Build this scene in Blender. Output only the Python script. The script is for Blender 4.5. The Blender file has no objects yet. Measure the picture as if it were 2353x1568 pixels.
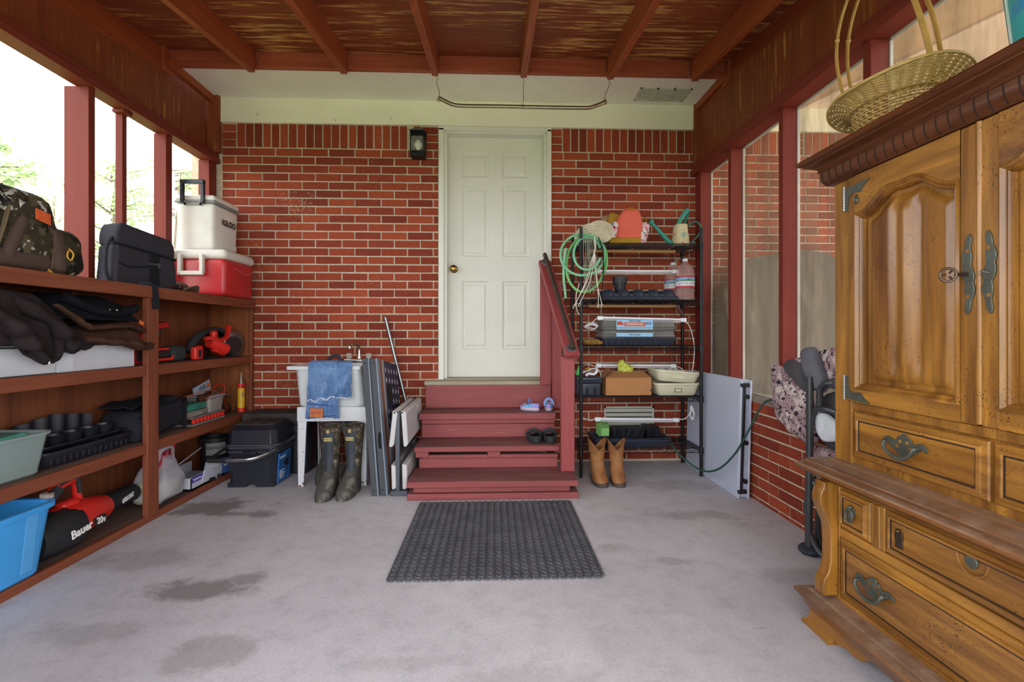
import bpy, bmesh, math, random
from mathutils import Vector, Matrix, Euler, noise
random.seed(7)
PI = math.pi
SC = bpy.context.scene
COL = SC.collection
R = math.radians

# ---------------------------------------------------------------- materials
class NT:
    def __init__(s, name):
        s.m = bpy.data.materials.new(name); s.m.use_nodes = True
        s.t = s.m.node_tree; s.n = s.t.nodes; s.l = s.t.links
        s.p = s.n.get('Principled BSDF'); s.out = s.n.get('Material Output')
        s._co = None
    def add(s, ty, **k):
        nd = s.n.new(ty)
        for a, v in k.items():
            if a.startswith('i_'):
                nd.inputs[a[2:].replace('_', ' ')].default_value = v
            else: setattr(nd, a, v)
        return nd
    def link(s, a, b): s.l.new(a, b)
    def co(s, scale=(1, 1, 1), rot=(0, 0, 0), loc=(0, 0, 0)):
        if s._co is None: s._co = s.add('ShaderNodeTexCoord')
        mp = s.add('ShaderNodeMapping')
        mp.inputs['Scale'].default_value = scale; mp.inputs['Rotation'].default_value = rot; mp.inputs['Location'].default_value = loc
        s.link(s._co.outputs['Object'], mp.inputs['Vector'])
        return mp.outputs['Vector']
    def noise(s, vec, scale=5, detail=4, rough=.55, dist=0):
        nd = s.add('ShaderNodeTexNoise'); nd.inputs['Scale'].default_value = scale; nd.inputs['Detail'].default_value = detail
        nd.inputs['Roughness'].default_value = rough; nd.inputs['Distortion'].default_value = dist
        s.link(vec, nd.inputs['Vector']); return nd.outputs['Fac']
    def ramp(s, fac, stops, interp='LINEAR'):
        nd = s.add('ShaderNodeValToRGB'); nd.color_ramp.interpolation = interp
        e = nd.color_ramp.elements
        while len(e) < len(stops): e.new(.5)
        for q, (p, c) in zip(e, stops):
            q.position = p; q.color = (*c, 1) if len(c) == 3 else c
        s.link(fac, nd.inputs['Fac']); return nd.outputs['Color']
    def mix(s, fac, a, b, mode='MIX'):
        nd = s.add('ShaderNodeMix', data_type='RGBA', blend_type=mode)
        for v, i in ((fac, 0), (a, 6), (b, 7)):
            if isinstance(v, (int, float)): nd.inputs[i].default_value = v
            elif isinstance(v, tuple): nd.inputs[i].default_value = (*v[:3], 1)
            else: s.link(v, nd.inputs[i])
        return nd.outputs[2]
    def math(s, op, a, b=0.):
        nd = s.add('ShaderNodeMath', operation=op)
        for i, v in enumerate((a, b)):
            if isinstance(v, (int, float)): nd.inputs[i].default_value = v
            else: s.link(v, nd.inputs[i])
        return nd.outputs[0]
    def bump(s, h, strength=.3, dist=.01):
        nd = s.add('ShaderNodeBump'); nd.inputs['Strength'].default_value = strength; nd.inputs['Distance'].default_value = dist
        s.link(h, nd.inputs['Height']); s.link(nd.outputs['Normal'], s.p.inputs['Normal'])
    def base(s, c):
        if isinstance(c, tuple): s.p.inputs['Base Color'].default_value = (*c, 1)
        else: s.link(c, s.p.inputs['Base Color'])
    def set(s, **k):
        for a, v in k.items(): s.p.inputs[a.replace('_', ' ')].default_value = v

def hexc(h):
    h = h.lstrip('#'); r = []
    for i in (0, 2, 4):
        c = int(h[i:i + 2], 16) / 255
        r.append(c / 12.92 if c <= .04045 else ((c + .055) / 1.055) ** 2.4)
    return tuple(r)
def C(c): return hexc(c) if isinstance(c, str) else c
def dark(c, k): return tuple(v * k for v in C(c))

MATS = {}
def plain(name, col, rough=.5, metal=0, var=.12, scale=8, spec=.5, bump=0, alpha=1, trans=0, sheen=0, bscale=60):
    """a flat-coloured surface with a little uneven wear"""
    if name in MATS: return MATS[name]
    t = NT(name); c = C(col); v = t.co()
    if var:
        f = t.noise(v, scale, 5, .6)
        t.base(t.ramp(f, [(.3, dark(c, 1 - var)), (.7, tuple(min(1, q * (1 + var * .6)) for q in c))]))
    else: t.base(c)
    t.set(Roughness=rough, Metallic=metal, Alpha=alpha)
    t.p.inputs['Specular IOR Level'].default_value = spec
    if trans: t.p.inputs['Transmission Weight'].default_value = trans
    if sheen: t.p.inputs['Sheen Weight'].default_value = sheen
    if bump: t.bump(t.noise(v, bscale, 3, .6), bump, .004)
    MATS[name] = t.m; return t.m
def fabric(name, col, var=.2, scale=6, rough=.95, bump=.25, bscale=180): return plain(name, col, rough, 0, var, scale, .15, bump, sheen=.0, bscale=bscale)
def plastic(name, col, rough=.38, var=.08): return plain(name, col, rough, 0, var, 10, .5)
def metal(name, col, rough=.35, var=.15): return plain(name, col, rough, 1, var, 20)

def wood(name, c1, c2, axis='X', scale=1., rough=.55, wear=None, wearamt=.62, knots=False, spec=.4, rings=True, bump=.15):
    """long grained wood; wear = colour of the bare streaks where the stain has gone"""
    if name in MATS: return MATS[name]
    t = NT(name); a = 'XYZ'.index(axis)
    st = [9., 9., 9.]; st[a] = .55
    st = tuple(q * scale for q in st)
    v = t.co(st); f = t.noise(v, 2.2, 8, .62, 1.2)
    col = t.ramp(f, [(.28, C(c1)), (.52, tuple((x + y) / 2 for x, y in zip(C(c1), C(c2)))), (.74, C(c2))])
    if rings:
        fs = [60., 60., 60.]; fs[a] = 1.6
        g = t.noise(t.co(tuple(q * scale for q in fs)), 1.6, 3, .5)
        col = t.mix(.35, col, t.ramp(g, [(.35, (.55, .5, .5)), (.6, (1, 1, 1))]), 'MULTIPLY')
    if wear:
        ws = [26., 26., 26.]; ws[a] = 2.2
        w1 = t.noise(t.co(tuple(q * scale for q in ws), loc=(3, 7, 1)), 1.3, 6, .7)
        w2 = t.noise(t.co((.9, .9, .9), loc=(1, 2, 5)), 1.6, 2, .5)
        w = t.math('ADD', t.math('MULTIPLY', w1, .7), t.math('MULTIPLY', w2, .3))
        col = t.mix(t.ramp(w, [(wearamt - .025, (0, 0, 0)), (wearamt + .05, (.85, .85, .85))]), col, C(wear))
    if knots:
        vo = t.add('ShaderNodeTexVoronoi', feature='F1'); vo.inputs['Scale'].default_value = 1.
        ks = [2.6, 2.6, 2.6]; ks[a] = 1.35
        t.link(t.co(tuple(ks), loc=(.4, .1, 0)), vo.inputs['Vector'])
        col = t.mix(t.ramp(vo.outputs['Distance'], [(.07, (.8, .8, .8)), (.11, (0, 0, 0))]), col, dark(c1, .3))
    t.base(col); t.set(Roughness=rough); t.p.inputs['Specular IOR Level'].default_value = spec
    if bump: t.bump(f, bump, .004)
    MATS[name] = t.m; return t.m

def spotted(name, base, blobs, scale=30, rough=.9, spec=.15, detail=3):
    """patchy print: base plus [(colour, lo, hi, scalefactor)] blobs, one noise each"""
    if name in MATS: return MATS[name]
    t = NT(name); col = C(base)
    for i, (c, lo, hi, k) in enumerate(blobs):
        st = (1, 1, 1)
        f = t.noise(t.co(st, loc=(i * 3.7, i * 1.3, i * 5.1)), scale * k, detail, .6, .6)
        col = t.mix(t.ramp(f, [(lo, (0, 0, 0)), (hi, (1, 1, 1))]), col, C(c))
    t.base(col); t.set(Roughness=rough); t.p.inputs['Specular IOR Level'].default_value = spec
    MATS[name] = t.m; return t.m

def glassy(name, col, alpha=.35, rough=.15):
    """thin clear plastic: mostly see-through, with a glossy skin"""
    if name in MATS: return MATS[name]
    t = NT(name); t.base(C(col)); t.set(Roughness=rough, Alpha=alpha)
    MATS[name] = t.m; return t.m

# ---------------------------------------------------------------- mesh builder
def basis(d, up=(0, 0, 1)):
    d = Vector(d).normalized(); u = Vector(up)
    if abs(d.dot(u)) > .98: u = Vector((1, 0, 0)) if abs(d.x) < .9 else Vector((0, 1, 0))
    a = u.cross(d).normalized(); b = d.cross(a).normalized()
    return a, b, d

class B:
    def __init__(s): s.bm = bmesh.new(); s.mi = 0
    def v(s, p): return s.bm.verts.new(p)
    def f(s, vs):
        try:
            q = s.bm.faces.new(vs); q.material_index = s.mi; return q
        except ValueError: return None
    def box(s, x0, x1, y0, y1, z0, z1, tp=None):
        """tp: (dx, dy) inset of the top against the bottom"""
        a, b = tp or (0, 0)
        P = [(x0, y0, z0), (x1, y0, z0), (x1, y1, z0), (x0, y1, z0), (x0 + a, y0 + b, z1), (x1 - a, y0 + b, z1), (x1 - a, y1 - b, z1), (x0 + a, y1 - b, z1)]
        V = [s.v(p) for p in P]
        for q in ((3, 2, 1, 0), (4, 5, 6, 7), (0, 1, 5, 4), (1, 2, 6, 5), (2, 3, 7, 6), (3, 0, 4, 7)): s.f([V[i] for i in q])
        return s
    def obox(s, c, size, rot=(0, 0, 0)):
        """box of full size about centre c, turned by euler rot or a matrix"""
        m = rot.to_3x3() if isinstance(rot, Matrix) else Euler(rot).to_matrix()
        c = Vector(c); hx, hy, hz = (q / 2 for q in size)
        V = [s.v(c + m @ Vector(p)) for p in ((-hx, -hy, -hz), (hx, -hy, -hz), (hx, hy, -hz), (-hx, hy, -hz), (-hx, -hy, hz), (hx, -hy, hz), (hx, hy, hz), (-hx, hy, hz))]
        for q in ((3, 2, 1, 0), (4, 5, 6, 7), (0, 1, 5, 4), (1, 2, 6, 5), (2, 3, 7, 6), (3, 0, 4, 7)): s.f([V[i] for i in q])
        return s
    def bar(s, p0, p1, w, h, up=(0, 0, 1)):
        a, b, d = basis(Vector(p1) - Vector(p0), up)
        m = Matrix((a, b, d)).transposed(); L = (Vector(p1) - Vector(p0)).length
        return s.obox((Vector(p0) + Vector(p1)) / 2, (w, h, L), m.to_4x4())
    def ring(s, c, a, b, r0, r1=None, n=12, ph=0):
        r1 = r0 if r1 is None else r1; c = Vector(c)
        return [s.v(c + a * (r0 * math.cos(ph + 2 * PI * i / n)) + b * (r1 * math.sin(ph + 2 * PI * i / n))) for i in range(n)]
    def skin(s, rings, closed=False, cap=True):
        n = len(rings[0]); m = len(rings)
        for j in range(m if closed else m - 1):
            A, Bq = rings[j], rings[(j + 1) % m]
            for i in range(n): s.f([A[i], A[(i + 1) % n], Bq[(i + 1) % n], Bq[i]])
        if cap and not closed:
            s.f(rings[0][::-1]); s.f(rings[-1])
        return s
    def cyl(s, p0, p1, r0, r1=None, n=16, cap=True):
        a, b, d = basis(Vector(p1) - Vector(p0)); r1 = r0 if r1 is None else r1
        return s.skin([s.ring(p0, a, b, r0, n=n), s.ring(p1, a, b, r1, n=n)], cap=cap)
    def tube(s, pts, r, n=8, closed=False, flat=1., up=(0, 0, 1)):
        pts = [Vector(p) for p in pts]; m = len(pts); rings = []; prev = None
        for i, p in enumerate(pts):
            if closed: d = pts[(i + 1) % m] - pts[i - 1]
            else: d = pts[min(i + 1, m - 1)] - pts[max(i - 1, 0)]
            if d.length < 1e-9: d = Vector((0, 0, 1))
            d.normalize()
            if prev is None: a, b, _ = basis(d, up)
            else:
                a = prev - d * prev.dot(d)
                a = a.normalized() if a.length > 1e-6 else basis(d, up)[0]
                b = d.cross(a)
            prev = a; rr = r[i] if isinstance(r, (list, tuple)) else r
            rings.append(s.ring(p, a, b, rr, rr * flat, n))
        return s.skin(rings, closed)
    def lathe(s, prof, c=(0, 0, 0), axis=(0, 0, 1), n=24, cap=False, sx=1., sy=1.):
        a, b, d = basis(axis); c = Vector(c)
        rings = [s.ring(c + d * z, a, b, max(r, 1e-4) * sx, max(r, 1e-4) * sy, n) for r, z in prof]
        return s.skin(rings, cap=cap)
    def prism(s, poly, o, u, w, ext):
        """polygon of (a,b) in the plane o + a*u + b*w, pushed along vector ext"""
        o, u, w, ext = Vector(o), Vector(u), Vector(w), Vector(ext)
        A = [s.v(o + u * a + w * b) for a, b in poly]; Bq = [s.v(o + u * a + w * b + ext) for a, b in poly]
        n = len(A)
        s.f(A[::-1]); s.f(Bq)
        for i in range(n): s.f([A[i], A[(i + 1) % n], Bq[(i + 1) % n], Bq[i]])
        return s
    def sweep(s, prof, path, cap=True, closed=False):
        """prof: list of (a, b); path: list of (point, avec, bvec)"""
        rings = [[s.v(Vector(p) + Vector(a) * x + Vector(b) * y) for x, y in prof] for p, a, b in path]
        return s.skin(rings, cap=cap, closed=closed)
    def grid(s, fn, nu, nv, thick=0.):
        """fn(u, v) -> point; with thick a second skin goes under it (down the normal)"""
        P = [[Vector(fn(i / nu, j / nv)) for j in range(nv + 1)] for i in range(nu + 1)]
        V = [[s.v(p) for p in row] for row in P]
        for i in range(nu):
            for j in range(nv): s.f([V[i][j], V[i + 1][j], V[i + 1][j + 1], V[i][j + 1]])
        if thick:
            W = []
            for i in range(nu + 1):
                row = []
                for j in range(nv + 1):
                    du = P[min(i + 1, nu)][j] - P[max(i - 1, 0)][j]; dv = P[i][min(j + 1, nv)] - P[i][max(j - 1, 0)]
                    nn = du.cross(dv)
                    nn = nn.normalized() if nn.length > 1e-12 else Vector((0, 0, 1))
                    row.append(s.v(P[i][j] - nn * thick))
                W.append(row)
            for i in range(nu):
                for j in range(nv): s.f([W[i][j + 1], W[i + 1][j + 1], W[i + 1][j], W[i][j]])
            for i in range(nu):
                s.f([V[i][0], W[i][0], W[i + 1][0], V[i + 1][0]]); s.f([V[i + 1][nv], W[i + 1][nv], W[i][nv], V[i][nv]])
            for j in range(nv):
                s.f([V[0][j + 1], W[0][j + 1], W[0][j], V[0][j]]); s.f([V[nu][j], W[nu][j], W[nu][j + 1], V[nu][j + 1]])
        return s
    def ball(s, c, r, nu=14, nv=9, fn=None):
        """ellipsoid; fn(dir) -> radius factor"""
        r = (r, r, r) if isinstance(r, (int, float)) else r; c = Vector(c); rings = []
        for j in range(nv + 1):
            th = PI * (j + .001) / (nv + .002); ring = []
            for i in range(nu):
                ph = 2 * PI * i / nu
                d = Vector((math.sin(th) * math.cos(ph), math.sin(th) * math.sin(ph), math.cos(th)))
                k = fn(d) if fn else 1.
                ring.append(s.v(c + Vector((d.x * r[0], d.y * r[1], d.z * r[2])) * k))
            rings.append(ring)
        return s.skin(rings[::-1])
    def rbox(s, c, size, r=.02, n=4, rot=(0, 0, 0), fn=None):
        """soft rounded box (superellipse shells); fn(p) -> p bends it in local space"""
        m = Euler(rot).to_matrix(); c = Vector(c); hx, hy, hz = (q / 2 for q in size)
        r = min(r, hx * .98, hy * .98, hz * .98); rings = []
        def shell(z, inset):
            ring = []
            rr = max(r - inset, 1e-4)
            for cx, cy, a0 in ((1, 1, 0), (-1, 1, 90), (-1, -1, 180), (1, -1, 270)):
                for k in range(n + 1):
                    a = R(a0 + 90 * k / n)
                    ring.append(Vector((cx * (hx - r) + rr * math.cos(a), cy * (hy - r) + rr * math.sin(a), z)))
            return ring
        levels = []
        for k in range(n + 1):
            a = PI / 2 * k / n; levels.append((-hz + r - r * math.cos(a), r - r * math.sin(a)))
        for k in range(1, 5): levels.append((-hz + r + (2 * hz - 2 * r) * k / 5, 0))
        for k in range(n + 1):
            a = PI / 2 * k / n; levels.append((hz - r + r * math.sin(a), r - r * math.cos(a)))
        for z, ins in levels:
            rings.append([s.v(c + m @ (Vector(fn(p)) if fn else p)) for p in shell(z, ins)])
        return s.skin(rings)
    def tub(s, c, w, d, h, tw=1.12, td=1.12, wall=.004, r=.02, rim=.012, rimh=.012, n=3, rot=0):
        """open moulded box, wider at the top by tw, td, with a turned-out rim"""
        m = Matrix.Rotation(rot, 3, 'Z'); c = Vector(c)
        def loop(z, k, off):
            hw = w / 2 * (1 + (tw - 1) * k) + off; hd = d / 2 * (1 + (td - 1) * k) + off; rr = min(max(r + off, .001), hw, hd); out = []
            for cx, cy, a0 in ((1, 1, 0), (-1, 1, 90), (-1, -1, 180), (1, -1, 270)):
                for q in range(n + 1):
                    a = R(a0 + 90 * q / n)
                    out.append(s.v(c + m @ Vector((cx * (hw - rr) + rr * math.cos(a), cy * (hd - rr) + rr * math.sin(a), z))))
            return out
        L = [loop(0, 0, -r * .3), loop(r * .3, .02, 0), loop(h - rimh, .97, 0), loop(h - rimh, .97, rim), loop(h, 1, rim), loop(h, 1, -wall), loop(wall * 2, .03, -wall)]
        s.skin(L, cap=False); s.f(L[0][::-1]); s.f(L[-1])
        return s
    def warp(s, fn):
        for v in s.bm.verts: v.co = fn(v.co)
        return s
    def jitter(s, amp, scale, seed=0.):
        for v in s.bm.verts:
            q = noise.noise_vector(v.co * scale + Vector((seed, seed * 2, seed * 3)))
            v.co += q * amp
        return s
    def obj(s, name, mat, parent=None, bevel=0., smooth=35, loc=None, world=True, sub=0, segs=2):
        """links the mesh as one object. Shapes are given in world space; parented, they are moved into the parent's frame."""
        bmesh.ops.recalc_face_normals(s.bm, faces=s.bm.faces)
        if parent is not None and world: s.bm.transform(W(parent).inverted())
        elif loc is not None: s.bm.transform(Matrix.Translation(-Vector(loc)))
        me = bpy.data.meshes.new(name); s.bm.to_mesh(me); s.bm.free()
        for m in (mat if isinstance(mat, (list, tuple)) else [mat]): me.materials.append(m)
        if smooth:
            for p in me.polygons: p.use_smooth = True
            me.set_sharp_from_angle(angle=R(smooth))
        o = bpy.data.objects.new(name, me); COL.objects.link(o)
        if parent is not None: o.parent = parent
        elif loc is not None: o.location = loc
        if sub:
            md = o.modifiers.new('sub', 'SUBSURF'); md.levels = sub; md.render_levels = sub
        if bevel:
            md = o.modifiers.new('bevel', 'BEVEL'); md.width = bevel; md.segments = segs; md.limit_method = 'ANGLE'; md.angle_limit = R(40)
            md.harden_normals = False
        return o

def W(o):
    m = o.matrix_basis.copy()
    while o.parent is not None:
        o = o.parent; m = o.matrix_basis @ m
    return m
def tag(o, label=None, cat=None, group=None, kind=None):
    for k, v in (('label', label), ('category', cat), ('group', group), ('kind', kind)):
        if v: o[k] = v
    return o
def thing(name, label, cat, loc=(0, 0, 0), rz=0., group=None, rot=None):
    o = bpy.data.objects.new(name, None); COL.objects.link(o); o.empty_display_size = .05
    o.location = loc; o.rotation_euler = rot if rot else (0, 0, rz)
    return tag(o, label, cat, group)
def struct(b, name, mat, **k):
    o = b.obj(name, mat, **k); o['kind'] = 'structure'; return o
def dup(t, loc, rz=None, label=None, group=None, rot=None):
    """a copy of a thing with copies of its parts and sub-parts"""
    r = t.copy(); COL.objects.link(r); r.location = loc
    if rz is not None: r.rotation_euler = (0, 0, rz)
    if rot is not None: r.rotation_euler = rot
    if label: r['label'] = label
    if group: r['group'] = group
    for ch in list(t.children):
        c = ch.copy(); COL.objects.link(c); c.parent = r
        for g in list(ch.children):
            d = g.copy(); COL.objects.link(d); d.parent = c
    return r

def settle(t, lo=.0008):
    """nothing of a thing may sink below what it stands on"""
    for o in t.children:
        if o.type != 'MESH': continue
        m = W(o); inv = m.inverted(); z0 = t.location.z + lo
        for v in o.data.vertices:
            p = m @ v.co
            if p.z < z0: p.z = z0; v.co = inv @ p
def lettering(txt, size, o, u, w, mat, parent=None, name='lettering', ext=.0006, align='CENTER', sx=1., shear=0., fat=0.):
    """text as a mesh: o = world anchor, u = reading direction, w = up"""
    cu = bpy.data.curves.new(name, 'FONT'); cu.body = txt; cu.size = size; cu.extrude = ext; cu.align_x = align; cu.align_y = 'CENTER'; cu.shear = shear; cu.offset = fat * size
    cu.resolution_u = 3
    tmp = bpy.data.objects.new('tmp', cu); COL.objects.link(tmp)
    dg = bpy.context.evaluated_depsgraph_get(); me = bpy.data.meshes.new_from_object(tmp.evaluated_get(dg))
    bpy.data.objects.remove(tmp); bpy.data.curves.remove(cu)
    u = Vector(u).normalized(); w = Vector(w); w = (w - u * w.dot(u)).normalized(); nn = u.cross(w)
    m = Matrix((u * sx, w, nn)).transposed().to_4x4(); m.translation = Vector(o)
    if parent is not None: m = W(parent).inverted() @ m
    me.transform(m); me.materials.clear(); me.materials.append(mat); me.name = name
    ob = bpy.data.objects.new(name, me); COL.objects.link(ob)
    if parent is not None: ob.parent = parent
    return ob

def plate(o, u, w, wd, ht, th=.002):
    u = Vector(u).normalized(); w = Vector(w); w = (w - u * w.dot(u)).normalized(); n = u.cross(w)
    return B().obox(o, (wd, ht, th), Matrix((u, w, n)).transposed().to_4x4())
def arc(c, r, a0, a1, n, u=(1, 0, 0), w=(0, 0, 1)):
    c, u, w = Vector(c), Vector(u), Vector(w)
    return [c + u * (r * math.cos(R(a0 + (a1 - a0) * i / n))) + w * (r * math.sin(R(a0 + (a1 - a0) * i / n))) for i in range(n + 1)]
def spline(pts, k=6, closed=False):
    """Catmull-Rom through the points"""
    P = [Vector(p) for p in pts]; n = len(P); out = []
    for i in range(n if closed else n - 1):
        if closed: a, b, c, d = P[i - 1], P[i], P[(i + 1) % n], P[(i + 2) % n]
        else: a, b, c, d = P[max(i - 1, 0)], P[i], P[i + 1], P[min(i + 2, n - 1)]
        for j in range(k):
            t = j / k
            out.append(.5 * ((2 * b) + (c - a) * t + (2 * a - 5 * b + 4 * c - d) * t * t + (3 * b - a - 3 * c + d) * t ** 3))
    if not closed: out.append(P[-1])
    return out
def nz(x, y=0., z=0., s=1.): return noise.noise(Vector((x * s, y * s, z * s)))
# ================================================================ SETTING
# ---- camera: level, 1.07 m above the slab, turned 2.2 degrees to the right of the room axis
cam = bpy.data.cameras.new('camera'); camo = bpy.data.objects.new('camera', cam); COL.objects.link(camo)
cam.sensor_width = 36; cam.lens = 36 * 1090 / 2353; cam.shift_y = -17 / 2353; cam.clip_start = .02; cam.clip_end = 400
camo.location = (0, 0, 1.07); camo.rotation_euler = (PI / 2, 0, -math.atan(41.5 / 1090)); SC.camera = camo

# ---- materials of the setting
def concrete():
    t = NT('concrete'); v = t.co()
    big = t.noise(v, .9, 5, .6); fine = t.noise(v, 9, 8, .75); sp = t.noise(v, 90, 2, .5)
    col = t.ramp(big, [(.3, C('#b9b8bf')), (.5, C('#c8c7cd')), (.72, C('#d5d4d8'))])
    col = t.mix(.55, col, t.ramp(fine, [(.3, (.62, .61, .62)), (.5, (.95, .95, .95)), (.7, (1.05, 1.04, 1.03))]), 'MULTIPLY')
    col = t.mix(.25, col, t.ramp(sp, [(.35, (.6, .6, .6)), (.6, (1, 1, 1))]), 'MULTIPLY')
    ob = t._co.outputs['Object']; wob = t.add('ShaderNodeTexNoise'); wob.inputs['Scale'].default_value = 3.5; wob.inputs['Detail'].default_value = 6; wob.inputs['Roughness'].default_value = .7
    t.link(ob, wob.inputs['Vector'])
    acc = None
    # damp marks and spills, each with a place and size of its own
    for x, y, sx, sy, k in ((-1.72, 3.0, .30, .17, .85), (-1.5, 2.88, .22, .07, .7), (-1.22, 2.02, .27, .09, .75), (-1.06, 2.1, .1, .06, .6), (-.93, 1.62, .14, .13, .4), (-1.75, 2.3, .3, .12, .35), (-1.5, 1.75, .25, .1, .3),
                            (.6, 2.35, .1, .08, .3), (1.2, 2.75, .3, .09, .35), (.85, 2.2, .12, .05, .35), (-.3, 1.55, .2, .05, .2), (1.35, 2.05, .2, .08, .25), (.1, 1.45, .25, .08, .2), (1.3, 3.3, .3, .12, .3)):
        mp = t.add('ShaderNodeMapping'); mp.inputs['Location'].default_value = (-x / sx, -y / sy, 0); mp.inputs['Scale'].default_value = (1 / sx, 1 / sy, 0)
        t.link(ob, mp.inputs['Vector'])
        ln = t.add('ShaderNodeVectorMath', operation='LENGTH'); t.link(mp.outputs['Vector'], ln.inputs[0])
        d = t.math('ADD', ln.outputs['Value'], t.math('MULTIPLY', t.math('SUBTRACT', wob.outputs['Fac'], .5), 3.4))
        m = t.math('MULTIPLY', t.ramp(d, [(.5, (1, 1, 1)), (1.05, (0, 0, 0))]), k * .9)
        acc = m if acc is None else t.math('MAXIMUM', acc, m)
    col = t.mix(acc, col, C('#6a6663'))
    rust = t.noise(t.co((.8, 3, 1), loc=(4, 2, 0)), 3.2, 5, .7)
    col = t.mix(t.math('MULTIPLY', t.ramp(rust, [(.66, (0, 0, 0)), (.73, (1, 1, 1))]), .45), col, C('#8a6a52'))
    lt = t.noise(t.co(loc=(9, 3, 0)), 2.1, 6, .7)
    col = t.mix(t.math('MULTIPLY', t.ramp(lt, [(.6, (0, 0, 0)), (.75, (1, 1, 1))]), .5), col, C('#c9c8cc'))
    t.base(col); t.set(Roughness=.72); t.p.inputs['Specular IOR Level'].default_value = .3
    t.bump(fine, .12, .004); return t.m
def brickmat():
    t = NT('red_brick'); v = t.co()
    g = t.add('ShaderNodeNewGeometry'); rnd = g.outputs['Random Per Island']
    col = t.ramp(rnd, [(0, C('#752e1d')), (.25, C('#8b3922')), (.5, C('#944026')), (.8, C('#a0482b')), (1, C('#823423'))])
    f = t.noise(t.co((1, 1, 2.2)), 42, 6, .7)
    col = t.mix(.5, col, t.ramp(f, [(.3, (.55, .5, .5)), (.55, (1, 1, 1)), (.75, (1.2, 1.15, 1.1))]), 'MULTIPLY')
    w = t.noise(t.co(loc=(3, 1, 2)), 55, 4, .7); w2 = t.noise(t.co(loc=(8, 1, 2)), 2.5, 3, .6)
    col = t.mix(t.ramp(t.math('ADD', t.math('MULTIPLY', w, .6), t.math('MULTIPLY', w2, .4)), [(.6, (0, 0, 0)), (.7, (.7, .7, .7))]), col, C('#c8a08a'))
    t.base(col); t.set(Roughness=.8); t.p.inputs['Specular IOR Level'].default_value = .3
    t.bump(f, .5, .006); return t.m
M_conc = concrete(); M_brick = brickmat()
M_mortar = plain('mortar', '#c6b9a4', .95, 0, .2, 30, .1, .6, bscale=120)
M_deck = wood('stained_plywood', '#6f2e17', '#934722', 'X', 1., .6, wear='#cfa25c', wearamt=.55, knots=True)
M_raft = wood('stained_rafter', '#843a1e', '#a8522b', 'Y', 1., .55, wear='#c08a55', wearamt=.66)
M_ledger = wood('stained_ledger', '#8f4228', '#a9573a', 'X', 1., .6, wear='#c49070', wearamt=.64)
M_panel = wood('stained_panel', '#773620', '#944a2b', 'Z', 1., .6, wear='#c19150', wearamt=.57)
M_red = wood('red_paint', '#6e2b22', '#7d352a', 'Z', .8, .6, wear='#cdb0a4', wearamt=.69, rings=False, spec=.2)
M_redy = wood('red_paint_long', '#6f2d23', '#80382c', 'Y', .8, .6, wear='#c5a596', wearamt=.71, rings=False, spec=.2)
M_redx = wood('red_step_paint', '#8e3c3d', '#a2484a', 'X', .9, .5, wear='#c7908a', wearamt=.69, rings=False)
M_tread = wood('worn_tread_paint', '#744040', '#8c4a49', 'X', 1., .65, wear='#ad8a80', wearamt=.64, rings=False)
M_cream = plain('cream_paint', '#e9e7d2', .6, 0, .05, 3, .3)
M_soffit = plain('soffit_paint', '#e6e3d6', .6, 0, .06, 4, .3)
M_white = plain('door_white', '#dcdcd2', .45, 0, .05, 3, .4)
M_nail = plain('nail_dark', '#3a332c', .6, .6)

# ---- floor
b = B(); b.box(-2.45, 1.80, -3.2, 3.96, -.12, 0); struct(b, 'floor', M_conc, smooth=0)

# ---- brick back wall: real bricks in a mortar bed
def bricks(b, u0, u1, z0, z1, put, first_half=False, L=.2135, Hh=.0677, j=.0115, cut_l=None):
    """running bond in [u0,u1] x [z0,z1] from the top down; put(b, ua, ub, za, zb) makes one brick"""
    k = 0; z = z1
    while z > z0 + .01:
        zb = z - Hh + j; off = (k % 2 == 1) ^ first_half
        u = u0 - (L / 2 if off else 0)
        while u < u1 - .012:
            a, e = max(u, u0), min(u + L - j, u1)
            if e - a > .02: put(b, a, e, max(zb, z0), z)
            u += L
        z -= Hh; k += 1
rb = random.Random(3)
def putY(y):
    def put(b, a, e, z0, z1):
        q = lambda s: rb.uniform(-s, s)
        y0 = y + q(.0012)
        b.box(a + q(.0012), e + q(.0012), y0, y + .02, z0 + q(.001), z1 + q(.001))
    return put
def putX(x, s=1):
    def put(b, a, e, z0, z1):
        q = lambda k: rb.uniform(-k, k)
        x0 = x + q(.0012)
        b.box(min(x0, x + s * .02), max(x0, x + s * .02), a + q(.0012), e + q(.0012), z0 + q(.001), z1 + q(.001))
    return put
WY = 3.94; pb = putY(WY)
def soldier(b, u0, u1, first=0):
    u = u0
    while u < u1 - .02:
        pb(b, u, min(u + .0575, u1), 2.592, 2.780); u += .0690
def stack3(b, u0, u1):
    for i in range(3): pb(b, u0, u1, 2.592 + i * .0635, 2.592 + i * .0635 + .0545)
b = B(); stack3(b, -2.203, -2.098); soldier(b, -2.086, -.70); stack3(b, -.60, -.462); pb(b, -.66, -.612, 2.592, 2.78)
bricks(b, -2.203, -.462, 0, 2.580, pb)
b.mi = 1; b.box(-2.45, -.455, WY + .006, WY + .1, 0, 2.79); b.mi = 0
struct(b, 'wall_back', [M_brick, M_mortar], smooth=0)
b = B(); stack3(b, .478, .565); soldier(b, .577, 1.70)
bricks(b, .478, 1.70, 0, 2.580, pb, True)
b.mi = 1; b.box(.472, 1.70, WY + .006, WY + .1, 0, 2.79); b.mi = 0
struct(b, 'wall_back', [M_brick, M_mortar], smooth=0)
b = B(); soldier(b, 1.79, 2.52); stack3(b, 2.53, 2.63); soldier(b, 2.65, 5.2); bricks(b, 1.70, 5.2, 0, 2.580, pb, True)
b.mi = 1; b.box(1.70, 5.2, WY + .006, WY + .1, 0, 2.79); b.mi = 0
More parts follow.
